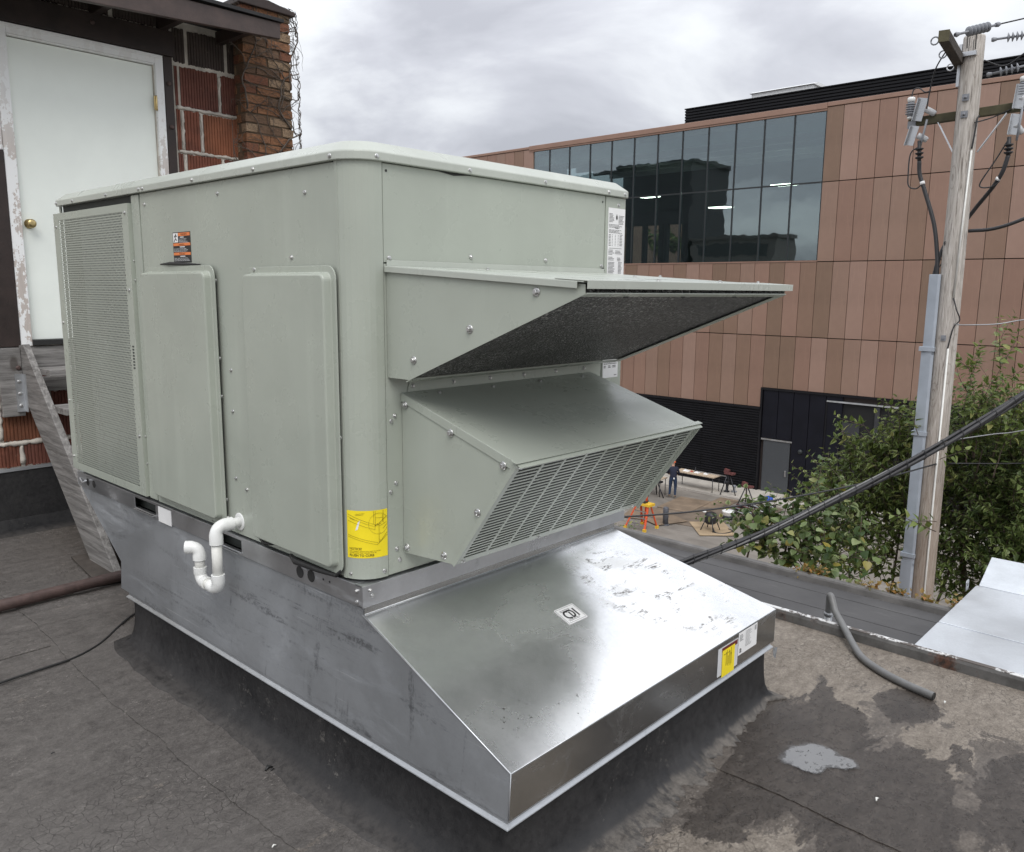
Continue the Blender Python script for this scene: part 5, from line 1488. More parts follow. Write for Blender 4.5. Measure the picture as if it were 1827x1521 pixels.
# roof-top plant screen and white unit
pe = empty('plant_screen', (39, 12, 10), 'black ribbed plant screen standing on the brown building roof', 'screen')
m_b = MB(); prof = []
for k in range(9):
    z = 10.1 + k * .15; prof += [(39.5, z), (39.5, z + .09), (39.58, z + .10), (39.58, z + .14)]
prof += [(39.5, 11.45)]
nn_ = len(prof); m_b.add([(a, 6.6, c) for a, c in prof] + [(a, 23.1, c) for a, c in prof], [(i, i + 1, nn_ + i + 1, nn_ + i) for i in range(nn_ - 1)])
m_b.box(39.6, 39.7, 6.6, 23.1, 9.9, 11.44)
m_b.build('screen_cladding', M['black_metal'], pe)
b = MB(); b.box(39.7, 47, 22.95, 23.1, 9.9, 11.4); b.box(39.45, 39.75, 6.6, 23.11, 11.45, 11.5); b.build('screen_return', M['black_metal'], pe, split=True)
vt = empty('roof_vent_box', (43, 19, 10), 'white box unit rising above the black plant screen', 'vent')
b = MB(); b.box(42.5, 45, 17.3, 20.75, 9.9, 12.45); b.build('casing', simple('white_casing', (.72, .73, .73), .5), vt, .03)
b = MB(); b.prism([(42.4, 12.45), (45.1, 12.45), (44.6, 12.6), (42.9, 12.6)], 1, 17.2, 20.85); b.build('casing_cap', simple('white_cap', (.78, .79, .79), .5), vt)

# buildings on the near side of the street behind the viewer, mirrored in the glass
def block(name, x0, x1, y0, y1, z1, label, c, fl=3.4):
    e_ = empty(name, ((x0 + x1) / 2, (y0 + y1) / 2, G), label, 'building')
    m_b = MB(); m_b.box(x0, x1, y0, y1, G, z1); m_b.build('wall', simple(name + '_wall', c, .7, var=.1, scale=.5), e_)
    m_b = MB(); z = G + 1.2
    while z < z1 - 2:
        m_b.box(x1, x1 + .06, y0 + .8, y1 - .8, z, z + fl * .45); z += fl
    m_b.build('window_band', M['mullion'], e_)
    m_b = MB(); m_b.box(x0, x1 + .3, y0 - .3, y1 + .3, z1, z1 + .5); m_b.build('parapet', simple(name + '_cap', tuple(v * .7 for v in c), .7), e_)
    return e_
block('mirrored_tower', -40, -30, 60.5, 73, 19.5, 'tall dark block mirrored in the middle of the long glass window', (.030, .032, .036))
block('mirrored_office', -44, -30.5, 73.3, 100, 19.0, 'wide dark office block mirrored at the left of the glass', (.045, .048, .052))
block('mirrored_shop', -36, -30, 47.5, 60, 8.6, 'low building mirrored at the lower right of the glass window', (.10, .095, .09))

# =================================================================== UTILITY POLE
def mat_pole():
    t = NT('weathered_pole')
    g = t.noise(2.2, 7, .66, vec=t.coord(scale=(14, 14, 1.0)), dist=1.6)
    kn = t.voro(2.0, 'F1', vec=t.coord(scale=(2.2, 2.2, .8)))
    ring = t.math('SINE', t.math('MULTIPLY', t.math('ADD', kn, t.math('MULTIPLY', g, .12)), 46))
    z = t.n('ShaderNodeSeparateXYZ', {0: t.coord()}).outputs[2]
    b = t.ramp(g, [(.30, (.15, .13, .11)), (.46, (.43, .395, .355)), (.70, (.62, .59, .55))])
    b = t.mix(t.math('MULTIPLY', t.mapr(ring, .55, 1.0), t.mapr(kn, .42, .1, 0, .55)), b, (.14, .11, .085))
    b = t.mix(t.mapr(z, 1.0, -2.0, 0, .55), b, (.27, .19, .13))
    b = t.mix(t.math('MULTIPLY', t.mapr(t.noise(2, 5, .7, vec=t.coord(scale=(26, 26, .7))), .60, .66), .75), b, (.045, .035, .028))
    return t.done(base=b, rough=.85, normal=t.bump(g, .7, .02))
M['pole'] = mat_pole()
M['moss_wood'] = simple('mossy_timber', (.075, .068, .040), .9, var=.45, scale=5, bump=.5)
M['dark_timber'] = simple('dark_timber', (.045, .036, .028), .9, var=.4, scale=6, bump=.5)
M['porcelain'] = simple('grey_porcelain', (.50, .51, .52), .25, var=.06)
M['polymer'] = simple('grey_polymer', (.23, .24, .26), .5, var=.1)
M['black_cable'] = simple('black_cable', (.022, .022, .024), .5, var=.2)
M['guard_grey'] = simple('grey_pvc_guard', (.36, .40, .45), .5, var=.12, scale=3)
PXp, PYp = 10.32, 1.15
po = empty('utility_pole', (PXp, PYp, G), 'tall weathered wooden utility pole with crossarms and grey riser guard', 'utility pole')
b = MB()
rr_ = [(.175, G), (.155, -4), (.147, -2), (.141, 0), (.135, 2), (.129, 3.5), (.122, 4.78), (.118, 4.80)]
b.lathe((PXp, PYp, 0), rr_, 28); pole_o = b.build('pole', M['pole'], po)
b = MB(); 
for k in range(5): b.obox((PXp - .115, PYp + .045 - k * .024, 4.72 - .05 * (k % 2)), (.006, 0, 0), (0, .0035, 0), (0, 0, .07 + .03 * (k % 3)))
b.build('pole_crack', M['rubber'], po, split=True)
# main crossarm (behind the pole) with braces
XA = PXp + .185
b = MB(); b.bar((XA, 1.90, 3.895), (XA, -.75, 3.965), .085, .11); b.build('crossarm', M['moss_wood'], po, .008)
for s_, y0, z0 in ((1, 1.52, 3.845), (-1, .74, 3.86)):
    b = MB(); b.bar((XA - .05, y0, z0), (PXp + .08, PYp + s_ * .135, 3.42), .010, .045, up=(1, 0, 0)); b.build('arm_brace', M['galv'], po)
for z in (4.06, 3.86):
    b = MB(); b.box(PXp - .142, PXp - .128, PYp - .04, PYp + .04, z - .04, z + .04); b.lathe((PXp - .142, PYp, z), [(.018, 0), (.018, .015), (.008, .02), (.008, .05)], 8, axis=(-1, 0, 0)); b.build('square_washer', M['polymer'], po)
# upper side arm pointing towards the viewer, with eye bolts and bracket
b = MB(); b.bar((9.0, 1.115, 4.515), (10.55, 1.335, 4.54), .11, .12); b.build('side_arm', M['dark_timber'], po, .008)
b = MB(); b.bar((8.993, 1.114, 4.515), (9.001, 1.1155, 4.515), .112, .122); b.build('arm_end', M['moss_wood'], po)
for x in (9.08, 9.72, 10.4):
    b = MB(); c_ = Vector((x, 1.115 + (x - 9.0) * .142 + .105, 4.50)); b.tube([c_ + Vector((0, .042 * math.cos(6.283 * k / 14), .042 * math.sin(6.283 * k / 14))) for k in range(15)], .0085, 6); b.tube([c_ - Vector((0, .04, 0)), c_ - Vector((0, .08, 0))], .009, 6); b.build('eye_bolt', M['polymer'] if x < 10.2 else M['galv'], po)
b = MB(); b.box(PXp - .06, PXp + .08, PYp + .115, PYp + .15, 4.22, 4.72); b.box(PXp - .15, PXp - .10, PYp - .07, PYp + .16, 4.55, 4.60); b.build('arm_bracket', M['galv'], po)
# insulators strung off the pole top
def insulator(p, q, parent, n_=6, r_s=.055, mat=None):
    p, q = Vector(p), Vector(q); d = (q - p); ln = d.length; d.normalize()
    m_b = MB(); m_b.tube([p, q], .014, 8)
    for k in range(n_): m_b.lathe(p + d * (ln * (.30 + .5 * k / n_)), [(.016, 0), (r_s, .006), (r_s, .012), (.016, .03)], 14, axis=d)
    m_b.lathe(p, [(.022, 0), (.030, .02), (.018, .06)], 8, axis=d); m_b.lathe(q, [(.024, -.05), (.028, -.01), (.012, .02)], 8, axis=d)
    return m_b.build('insulator', mat or M['polymer'], parent)
insulator((9.10, 1.03, 4.53), (9.62, .72, 4.70), po)
insulator((10.30, .955, 4.72), (10.45, .42, 4.74), po)
insulator((10.50, 1.02, 4.36), (10.55, .55, 4.42), po, 4)
b = MB()
for p, q, s_ in (((9.62, .72, 4.70), (19.0, -5.6, 8.0), .10), ((10.45, .42, 4.74), (12.0, -7.0, 5.4), .10), ((10.55, .55, 4.42), (13.0, -7.0, 5.6), .10)):
    p, q = Vector(p), Vector(q); b.tube([p.lerp(q, k / 12) - Vector((0, 0, s_ * math.sin(math.pi * k / 12))) for k in range(13)], .008, 6)
b.build('line_wire', M['black_cable'], po, split=True)
# left fuse cut-out with arrester
def cutout(y, z, s_=1):
    e_ = empty('fuse_cutout', (XA, y, z), parent=po); e_.matrix_parent_inverse = parent_world(po).inverted()
    m_b = MB(); m_b.obox((XA - .10, y, z + .10), (.005, 0, 0), (0, .055, .012), (0, -.03 * s_, .14)); m_b.obox((XA - .13, y + .05, z + .10), (.03, 0, 0), (0, .004, 0), (0, -.03 * s_, .14)); m_b.build('mount_channel', M['galv'], e_)
    m_b = MB(); m_b.obox((XA - .10, y + .075 * s_, z - .22), (.005, 0, 0), (0, .05, .01), (0, -.03 * s_, .12)); m_b.obox((XA - .13, y + .075 * s_ + .045, z - .22), (.03, 0, 0), (0, .004, 0), (0, -.03 * s_, .12)); m_b.build('mount_channel', M['galv'], e_)
    for zz, dy in ((.06, -.09), (-.26, -.02)):
        m_b = MB(); m_b.lathe((XA - .09, y + dy * s_ + .03, z + zz + .04), [(.036, 0), (.040, .01), (.040, .12), (.030, .14)], 12, axis=(.3, -.8 * s_, -.5)); m_b.build('fuse_insulator', M['porcelain'], e_)
    m_b = MB(); m_b.tube([(XA - .12, y - .10 * s_, z - .04), (XA - .13, y - .04 * s_, z - .42)], .014, 8); m_b.build('fuse_tube', M['polymer'], e_)
    return e_
ct = cutout(1.74, 3.93); ct2 = cutout(.60, 3.93, .4)
def arrester(y, z):
    m_b = MB(); m_b.lathe((XA - .06, y, z), [(.03, 0), (.042, .02)] + sum([[(.040, .03 + k * .03), (.062, .035 + k * .03), (.062, .042 + k * .03), (.040, .05 + k * .03)] for k in range(5)], []) + [(.04, .185)], 16); o_ = m_b.build('arrester', M['polymer'], po)
    m_b = MB(); m_b.lathe((XA - .06, y, z + .186), [(.046, 0), (.048, .05), (.035, .062)], 14); m_b.lathe((XA - .06, y, z - .03), [(.02, 0), (.036, .012), (.036, .029)], 14); m_b.build('arrester_cap', M['pvc'], o_)
arrester(1.875, 3.96); arrester(.585, 4.02)
b = MB(); b.bar((XA, 1.90, 3.86), (XA, 1.80, 3.86), .11, .09); b.build('arm_end_bracket', M['polymer'], po)
# cable terminations and their cables into the riser guard
def termination(p, q):
    p, q = Vector(p), Vector(q); d = (q - p).normalized()
    m_b = MB(); m_b.tube([p, q], .024, 10)
    for k in range(3): m_b.lathe(p.lerp(q, .35 + .2 * k), [(.026, 0), (.052, .006), (.052, .016), (.026, .034)], 14, axis=d)
    return m_b.build('cable_termination', M['black_cable'], po)
XC = XA - .14
termination((XC, 1.705, 3.63), (XC, 1.685, 3.36)); termination((XC, .665, 3.56), (XC, .655, 3.33))
b = MB(); b.tube(spline([(XC, 1.685, 3.37), (XC, 1.665, 3.20), (XC - .02, 1.575, 2.97), (XC - .06, 1.415, 2.54), (XC - .10, 1.33, 2.12), (XC - .13, 1.30, 1.80)], 8), .026, 10)
b.build('riser_cable', M['black_cable'], po)
b = MB(); b.tube(spline([(XC, .655, 3.34), (XC, .70, 3.15), (XC + .05, .80, 2.98), (PXp + .18, .98, 2.76), (PXp + .20, 1.16, 2.5), (PXp + .12, 1.30, 2.28), (PXp - .02, 1.34, 2.0), (PXp - .06, 1.33, 1.8)], 8), .026, 10)
b.build('riser_cable', M['black_cable'], po)
for c_ in ((XC - .012, 1.618, 3.085), (XC + .02, .745, 3.07)):
    m_b = MB(); m_b.lathe(c_, [(.030, -.02), (.030, .02)], 12, axis=(0, .35 if c_[1] > 1 else -.5, 1)); m_b.build('cable_tag', M['paper'], po)
b = MB()
for k in range(5):
    r4 = random.Random(k); b.tube(spline([(XC - .12 + r4.uniform(-.03, .03), 1.33 + r4.uniform(-.05, .05), 1.86), (XC - .10, 1.30 + r4.uniform(-.06, .06), 2.0 + .04 * k), (XC - .06, 1.29 + r4.uniform(-.07, .03), 2.16 + .05 * k), (PXp - .13, 1.24, 2.30)], 5), .005, 5)
# jumper wires
for pts in ([(XA - .06, 1.875, 4.21), (XA - .05, 1.86, 4.30), (XA - .06, 1.79, 4.31), (XA - .1, 1.70, 4.24), (XA - .1, 1.63, 4.25)],
            [(XC, 1.65, 4.02), (XC, 1.63, 4.25), (XC - .1, 1.56, 4.46), (PXp - .15, 1.45, 4.60), (PXp - .3, 1.33, 4.66)],
            [(XC, 1.68, 3.56), (XC, 1.80, 3.48), (XC, 1.81, 3.2), (XC, 1.79, 3.06), (XC, 1.70, 3.02), (XC, 1.64, 3.06)],
            [(XC, .66, 3.55), (XC, .80, 3.28), (XC, .93, 3.05), (XC, .92, 2.98), (XC, .80, 2.98), (XC, .72, 3.04)],
            [(XA, .60, 4.26), (XA - .1, .50, 4.36), (XA - .1, .55, 4.55), (PXp + .1, .80, 4.42), (PXp, 1.02, 4.50)],
            [(PXp - .1, 1.03, 3.75), (XA - .05, .90, 3.83), (XA - .05, .70, 3.90)]):
    b.tube(spline(pts, 6), .0085, 6)
b.build('jumper_wire', M['black_cable'], po, split=True)
b = MB(); b.tube(spline([(PXp - .06, .99, 2.44), (PXp - .05, .70, 2.46), (PXp, .37, 2.58), (PXp + .1, -.4, 2.95), (PXp + .3, -2.0, 3.5)], 8), .022, 8); b.build('service_cable', M['black_cable'], po)
# riser guard (U-section) and ground-wire moulding
b = MB()
for z0, z1, w_ in ((-6.0, -2.0, .078), (-2.05, .9, .070), (.85, 1.90, .062)):
    b.loft([[(PXp - .02, 1.28, z0), (PXp - .02, 1.28 + w_ * 1.9, z0), (PXp - .13, 1.28 + w_ * 1.7, z0), (PXp - .15, 1.27, z0), (PXp - .13, 1.24, z0)], [(PXp - .02, 1.28, z1), (PXp - .02, 1.28 + w_ * 1.9, z1), (PXp - .13, 1.28 + w_ * 1.7, z1), (PXp - .15, 1.27, z1), (PXp - .13, 1.24, z1)]])
b.build('riser_guard', M['guard_grey'], po, .006, split=True)
for z in (-1.9, .93, -.2):
    b = MB(); b.box(PXp - .158, PXp - .02, 1.235, 1.425, z - .03, z + .03); b.build('guard_strap', M['guard_grey'], po, .004)
b = MB(); b.tube([(PXp - .10, 1.035, 3.42), (PXp - .125, 1.07, 1.6)], .012, 8); b.tube([(PXp - .13, 1.075, .95), (PXp - .142, 1.075, -2.0), (PXp - .15, 1.07, -4)], .012, 8); b.build('ground_moulding', M['pvc_dirty'], po, split=True)
b = MB(); b.tube(spline([(PXp - .10, 1.035, 3.44), (PXp - .10, 1.02, 3.60), (PXp - .09, 1.01, 3.78), (PXp - .05, 1.0, 3.84)], 5), .010, 6); b.tube(spline([(PXp - .125, 1.07, 1.6), (PXp - .13, 1.02, 1.45), (PXp - .10, .98, 1.32), (PXp - .12, 1.04, 1.22), (PXp - .135, 1.08, .95)], 5), .008, 6); b.build('ground_wire', M['black_cable'], po, split=True)
b = MB(); b.box(PXp - .15, PXp - .138, 1.11, 1.17, 1.05, 1.12); b.lathe((PXp - .15, 1.14, 1.085), [(.015, 0), (.015, .01)], 8, axis=(-1, 0, 0)); b.build('square_washer', M['polymer'], po)
# span wires from the pole
def wire(name, pts, r__, label, mat=None, n_=8):
    m_b = MB(); m_b.tube(spline(pts, n_), r__, 7); return m_b.build(name, mat or M['black_cable'], label=label, cat='cable')
wire('guy_wire', [(PXp - .10, 1.04, 1.27), (10.15, .92, 1.262), (10.2, .55, 1.285), (10.3, .2, 1.36), (10.6, -1.2, 1.62), (11.2, -3.4, 2.2)], .0075, 'thin pale wire leaving the pole to the right at mid height', M['steel_tube'])
wire('drop_wire', [(PXp - .145, 1.08, -.58), (9.2, 1.60, -.75), (8.0, 2.22, -.87), (6.9, 2.86, -.94), (6.0, 3.52, -.965), (5.5, 3.95, -1.0)], .011, 'thin black drop wire running left from the pole above the bush')
wire('far_wire', [(PXp + .1, 1.02, -.60), (11.0, .2, -.56), (12.0, -1.2, -.45), (14, -3.5, -.1)], .008, 'thin wire leaving the pole to the right behind the leaves')
wire('upper_drop_wire', [(PXp - .1, 1.03, -.30), (10.15, .80, -.20), (10.2, .45, -.10), (10.2, .10, .0), (10.2, -1.2, .5), (10.2, -3.2, 1.2)], .007, 'pale thin wire rising right from the pole just above the cable bundle', M['steel_tube'])

# lashed service bundle crossing in front of the pole
bu = empty('cable_bundle', (5.5, 1.1, -.44), 'thick lashed bundle of black service cables crossing in front of the pole', 'cable')
mid = [(4.45, 2.12, -1.02), (4.62, 1.96, -.95), (4.903, 1.700, -.792), (5.22, 1.39, -.625), (5.553, 1.082, -.439), (5.92, .745, -.205), (6.308, .387, .062), (6.74, -.005, .385), (7.179, -.388, .746), (7.9, -1.02, 1.42), (9.4, -2.35, 2.9)]
sp = spline(mid, 14)
for j, (r__, m_, amp, ph0) in enumerate(((.020, M['black_cable'], .020, 0), (.017, M['black_cable'], .022, 2.1), (.015, M['black_cable'], .023, 4.2), (.010, M['conduit'], .027, 3.2))):
    m_b = MB(); pts = []
    for i, p in enumerate(sp):
        t_ = i / len(sp); d = (sp[min(i + 1, len(sp) - 1)] - sp[max(i - 1, 0)]).normalized(); u_ = d.cross(Vector((0, 0, 1))).normalized(); w_ = u_.cross(d)
        grow = 1 + 1.6 * max(0, t_ - .62) * (1 if j != 1 else 1.6)
        a_ = ph0 + t_ * 9
        pts.append(p + (u_ * math.cos(a_) + w_ * math.sin(a_)) * amp * grow)
    m_b.tube(pts, r__, 8); m_b.build('cable', m_, bu)
for i in range(6, len(sp) - 20, 4):
    d = (sp[i + 1] - sp[i - 1]).normalized(); u_ = d.cross(Vector((0, 0, 1))).normalized(); w_ = u_.cross(d)
    m_b = MB(); gr = 1 + 1.6 * max(0, i / len(sp) - .62)
    m_b.tube([sp[i] + (u_ * math.cos(6.283 * k / 12) + w_ * math.sin(6.283 * k / 12)) * .039 * gr + d * (.02 * math.sin(6.283 * k / 12)) for k in range(13)], .0034, 5)
    m_b.build('lashing', M['rubber'], bu)
# =================================================================== VEGETATION
def mat_leaf(name, stops, trans=.25):
    t = NT(name)
    isl_ = t.n('ShaderNodeNewGeometry').outputs['Random Per Island']
    oi = t.n('ShaderNodeObjectInfo').outputs['Random']
    f_ = t.math('FRACT', t.math('ADD', isl_, oi))
    b_ = t.ramp(f_, stops)
    t.done(base=b_, rough=.42, spec=.45)
    tl = t.n('ShaderNodeBsdfTranslucent', {'Color': t.mix(.5, b_, (.16, .24, .03))})
    ms_ = t.n('ShaderNodeMixShader', {0: trans}); t.t.links.new(t.p.outputs[0], ms_.inputs[1]); t.t.links.new(tl.outputs[0], ms_.inputs[2]); t.t.links.new(ms_.outputs[0], t.out.inputs[0])
    return t.m
M['leaf_dark'] = mat_leaf('leaf_dark_green', [(0, (.055, .090, .026)), (.5, (.120, .172, .048)), (1, (.235, .285, .095))])
M['leaf_mid'] = mat_leaf('leaf_mid_green', [(0, (.075, .112, .028)), (.5, (.150, .200, .052)), (.9, (.240, .285, .092)), (1, (.33, .32, .11))])
M['leaf_vine'] = mat_leaf('leaf_vine', [(0, (.045, .085, .030)), (.35, (.085, .130, .045)), (.7, (.17, .23, .085)), (.9, (.28, .33, .16)), (1, (.32, .26, .05))], .3)
M['leaf_autumn'] = mat_leaf('leaf_autumn', [(0, (.10, .11, .03)), (.35, (.26, .17, .04)), (.7, (.34, .14, .03)), (1, (.16, .16, .05))], .3)
M['bark'] = simple('bark', (.11, .085, .065), .9, var=.3, scale=10, bump=.5)

LEAF = {'ovate': [(0, 0), (.16, .30), (.24, .27), (.55, .21), (.82, .09), (1, 0)],
        'round': [(0, 0), (.05, .34), (.28, .50), (.62, .40), (.86, .18), (1, 0)],
        'lobed': [(0, 0), (.0, .30), (.22, .26), (.38, .46), (.56, .22), (1, 0)]}
def leaf_geo(p, d, n_, ln, shape):
    """folded, slightly curled blade: two half blades meeting on the midrib"""
    p = Vector(p); d = Vector(d).normalized(); n_ = Vector(n_); n_ = (n_ - d * n_.dot(d)).normalized(); s_ = d.cross(n_)
    out = LEAF[shape]
    midr = [p + d * (u * ln) - n_ * (.16 * ln * u * u) for u, _ in out]
    vs_ = list(midr); fs = []
    L_ = []; R_ = []
    for i, (u, w) in enumerate(out[1:-1], 1):
        L_.append(len(vs_)); vs_.append(midr[i] + s_ * w * ln + n_ * (.30 * w * ln))
        R_.append(len(vs_)); vs_.append(midr[i] - s_ * w * ln + n_ * (.30 * w * ln))
    k = len(out)
    for side_ in (L_, R_):
        fs.append((0, 1, side_[0]))
        for i in range(len(side_) - 1): fs.append((i + 1, i + 2, side_[i + 1], side_[i]))
        fs.append((k - 2, k - 1, side_[-1]))
    return vs_, fs
leaf_mesh = {}
def shared_leaf(shape, mat):
    k_ = (shape, mat.name)
    if k_ not in leaf_mesh:
        v_, f_ = leaf_geo((0, 0, 0), (1, 0, 0), (0, 0, 1), 1.0, shape); m_b = MB(); m_b.add(v_, f_, True); leaf_mesh[k_] = m_b.mesh('leaf', mat)
    return leaf_mesh[k_]
CAMP = Vector((-1.48, -1.99, 1.66))
class Plant:
    def __init__(s, name, base, label, cat, seed, leafmat, shape='ovate', lsize=(.07, .13), group=None):
        s.r = random.Random(seed); s.root = empty(name, base, label, cat, group); s.leaves = []; s.wood = MB(); s.mat = leafmat; s.shape = shape; s.ls = lsize; s.base = Vector(base)
    def limb(s, pts, r0, r1, n_=6):
        sp_ = spline(pts, n_); s.wood.tube(sp_, [r0 + (r1 - r0) * k / (len(sp_) - 1) for k in range(len(sp_))], 7); return sp_
    def shoot(s, p, d, ln, leafgap=.035, droop=.25, r0=.008, dens=1.0, lsc=1.0, sub=0):
        r_ = s.r; p = Vector(p); d = Vector(d).normalized(); n_ = max(4, int(ln / .06)); pts = [p]
        for k in range(n_):
            d = (d + Vector((r_.uniform(-.16, .16), r_.uniform(-.16, .16), r_.uniform(-.12, .14) - droop * .18 * k / n_))).normalized()
            pts.append(pts[-1] + d * (ln / n_))
        s.wood.tube(pts, [r0 * (1 - .8 * k / n_) for k in range(n_ + 1)], 4)
        t_ = .10; ang = r_.uniform(0, 6.28)
        while t_ < 1.0:
            f_ = t_ * n_; i = min(int(f_), n_ - 1); q = pts[i].lerp(pts[i + 1], f_ - i); dd = (pts[i + 1] - pts[i]).normalized()
            ang += 2.4 + r_.uniform(-.4, .4)
            o1 = dd.orthogonal().normalized(); o2 = dd.cross(o1); out = o1 * math.cos(ang) + o2 * math.sin(ang)
            if r_.random() < dens:
                ld = (out + dd * .45 + Vector((0, 0, r_.uniform(-.55, .25)))).normalized()
                up = (Vector((0, 0, 1)) + Vector((r_.uniform(-.6, .6), r_.uniform(-.6, .6), 0))).normalized()
                ln_ = r_.uniform(*s.ls) * lsc * (1 - .35 * t_ ** 3)
                s.leaves.append((q + out * .018, ld, up, ln_))
            if sub and r_.random() < .16:
                s.shoot(q, out * .8 + dd * .8, ln * r_.uniform(.25, .5), leafgap, droop, r0 * .6, dens, lsc, sub - 1)
            t_ += leafgap / ln * r_.uniform(.75, 1.3)
        return pts
    def finish(s, nparts=300, crown='crown'):
        s.wood.build('trunk', M['bark'], s.root)
        # the nearest leaves stand as single pieces, the rest as one mass
        vis = sorted(range(len(s.leaves)), key=lambda i: (s.leaves[i][0] - CAMP).length - 7 * s.leaves[i][3])
        vis = [i for i in vis if s.leaves[i][0].z > -2.6]
        near = set(vis[:nparts]); me_ = shared_leaf(s.shape, s.mat); m_b = MB()
        for i, (p, d, n_, ln) in enumerate(s.leaves):
            if i in near:
                dx = Vector(d).normalized(); nz_ = Vector(n_); nz_ = (nz_ - dx * nz_.dot(dx)).normalized(); ny_ = nz_.cross(dx)
                m = Matrix(((dx.x, ny_.x, nz_.x), (dx.y, ny_.y, nz_.y), (dx.z, ny_.z, nz_.z))).to_4x4() @ Matrix.Scale(ln, 4); m.translation = p
                link('leaf', me_, s.root, m)
            else:
                v_, f_ = leaf_geo(p, d, n_, ln, s.shape); m_b.add(v_, f_, True)
        if m_b.v:
            me2 = bpy.data.meshes.new(crown); me2.from_pydata(m_b.v, [], m_b.f); me2.polygons.foreach_set('use_smooth', m_b.sm); me2.materials.append(s.mat); me2.update()
            tag(link(crown, me2, s.root), kind='stuff')

def fill(pl_, c, rad, n_, ln=(.5, 1.0), up=.9, dens=1.0, lsc=1.0, gap=.04, sub=0, droop=.25):
    """shoots spread through an ellipsoid around c, growing outwards and up"""
    c = Vector(c); r_ = pl_.r
    for _ in range(n_):
        while True:
            v = Vector((r_.uniform(-1, 1), r_.uniform(-1, 1), r_.uniform(-1, 1)))
            if v.length < 1: break
        p = c + Vector((v.x * rad[0], v.y * rad[1], v.z * rad[2]))
        d = Vector((v.x * .9 + r_.uniform(-.4, .4), v.y * .9 + r_.uniform(-.4, .4), up + r_.uniform(-.3, .3)))
        pl_.shoot(p, d, r_.uniform(*ln), gap, droop, .007, dens, lsc, sub)

# dense tree right of and behind the pole
ta = Plant('leafy_tree', (12.2, .6, G), 'dense dark green leafy tree behind and right of the utility pole', 'tree', 31, M['leaf_dark'], 'ovate', (.075, .135))
for q in (((12.2, .6, G), (12.1, .6, -5), (12.0, .5, -3), (11.9, .3, -1.2)), ((12.2, .6, G), (12.4, .3, -5), (12.5, -.3, -2.6), (12.4, -.6, -.8)), ((12.2, .6, G), (12.3, .9, -4), (12.3, 1.2, -2.0), (12.2, 1.25, -.3)), ((12.2, .6, G), (12.6, .2, -4), (13.0, .8, -1.5), (12.9, .9, -.2))):
    ta.limb(q, .085, .02)
fill(ta, (12.0, .55, -2.1), (.8, 1.0, 1.1), 440, (.4, .9), .5, gap=.038)
fill(ta, (12.0, -.10, -1.4), (.8, .9, 1.4), 440, (.5, 1.0), .8, gap=.038)
fill(ta, (12.3, .95, -.75), (.6, .45, .7), 110, (.5, 1.0), 1.1, gap=.045)
ta.finish(300)
tb = Plant('sapling_tree', (11.6, 2.2, G), 'lighter green bushy saplings with upright shoots left of the utility pole', 'tree', 33, M['leaf_mid'], 'ovate', (.085, .145))
for q in (((11.6, 2.2, G), (11.6, 2.1, -5), (11.5, 1.9, -3), (11.3, 1.75, -.8)), ((11.6, 2.2, G), (11.5, 2.4, -5), (11.4, 2.5, -3), (11.3, 2.55, -1.4)), ((11.6, 2.2, G), (11.9, 1.8, -5), (11.9, 1.2, -2.5), (11.3, .8, -.5))):
    tb.limb(q, .045, .008)
fill(tb, (11.4, 1.75, -1.15), (.5, .45, .75), 150, (.4, .8), .9, gap=.05)
fill(tb, (11.5, 2.45, -1.70), (.5, .6, .6), 170, (.4, .75), .8, gap=.05)
fill(tb, (11.3, 2.0, -2.3), (.6, .8, .5), 150, (.35, .7), .5, gap=.05)
for (p, d, ln) in (((11.2, 1.50, -.75), (0, .05, 1), .85), ((11.25, 1.68, -.8), (0, .1, 1), .65), ((11.1, 1.86, -.85), (0, .1, 1), .85), ((11.2, 2.38, -1.2), (.05, .0, 1), .95), ((11.2, 2.15, -1.1), (.0, -.15, 1), .75), ((11.3, 2.62, -1.35), (0, .25, 1), .65), ((11.3, 2.85, -1.5), (0, .15, 1), .7), ((11.2, 2.5, -1.25), (0, .2, 1), .8), ((11.2, 1.98, -1.0), (0, .1, 1), .9), ((11.2, 2.28, -1.1), (0, -.1, 1), .8), ((11.4, 1.62, -.7), (0, 0, 1), .7),
                   ((11.1, .94, -.7), (0, .06, 1), 1.6), ((11.15, .88, -.6), (0, .02, 1), 1.35), ((11.1, 1.0, -.5), (0, .02, 1), 1.1), ((11.1, .85, -.6), (0, -.12, 1), .95), ((10.9, .55, -.8), (0, -.2, 1), 1.15), ((11.1, .62, -.55), (.0, -.25, 1), .8), ((11.2, .3, -.5), (0, -.1, 1), 1.0), ((11.0, .05, -.5), (0, -.05, 1), .9), ((11.1, .42, -.4), (0, .1, 1), .7)):
    tb.shoot(p, d, ln, .030, .05, .012, 1, 1.0, 1)
tb.shoot((9.9, .93, -1.42), (-.1, 1, .22), .62, .035, .5, .008, 1, 1.15); tb.shoot((9.95, .95, -1.3), (-.2, .8, .1), .40, .035, .6, .008, 1, 1.0)
tb.shoot((10.05, 1.30, -.2), (0, .6, .9), .5, .035, .2, .007); tb.shoot((10.0, 1.0, -.48), (-.1, -.7, .5), .4, .035, .2, .007)
tb.finish(300)
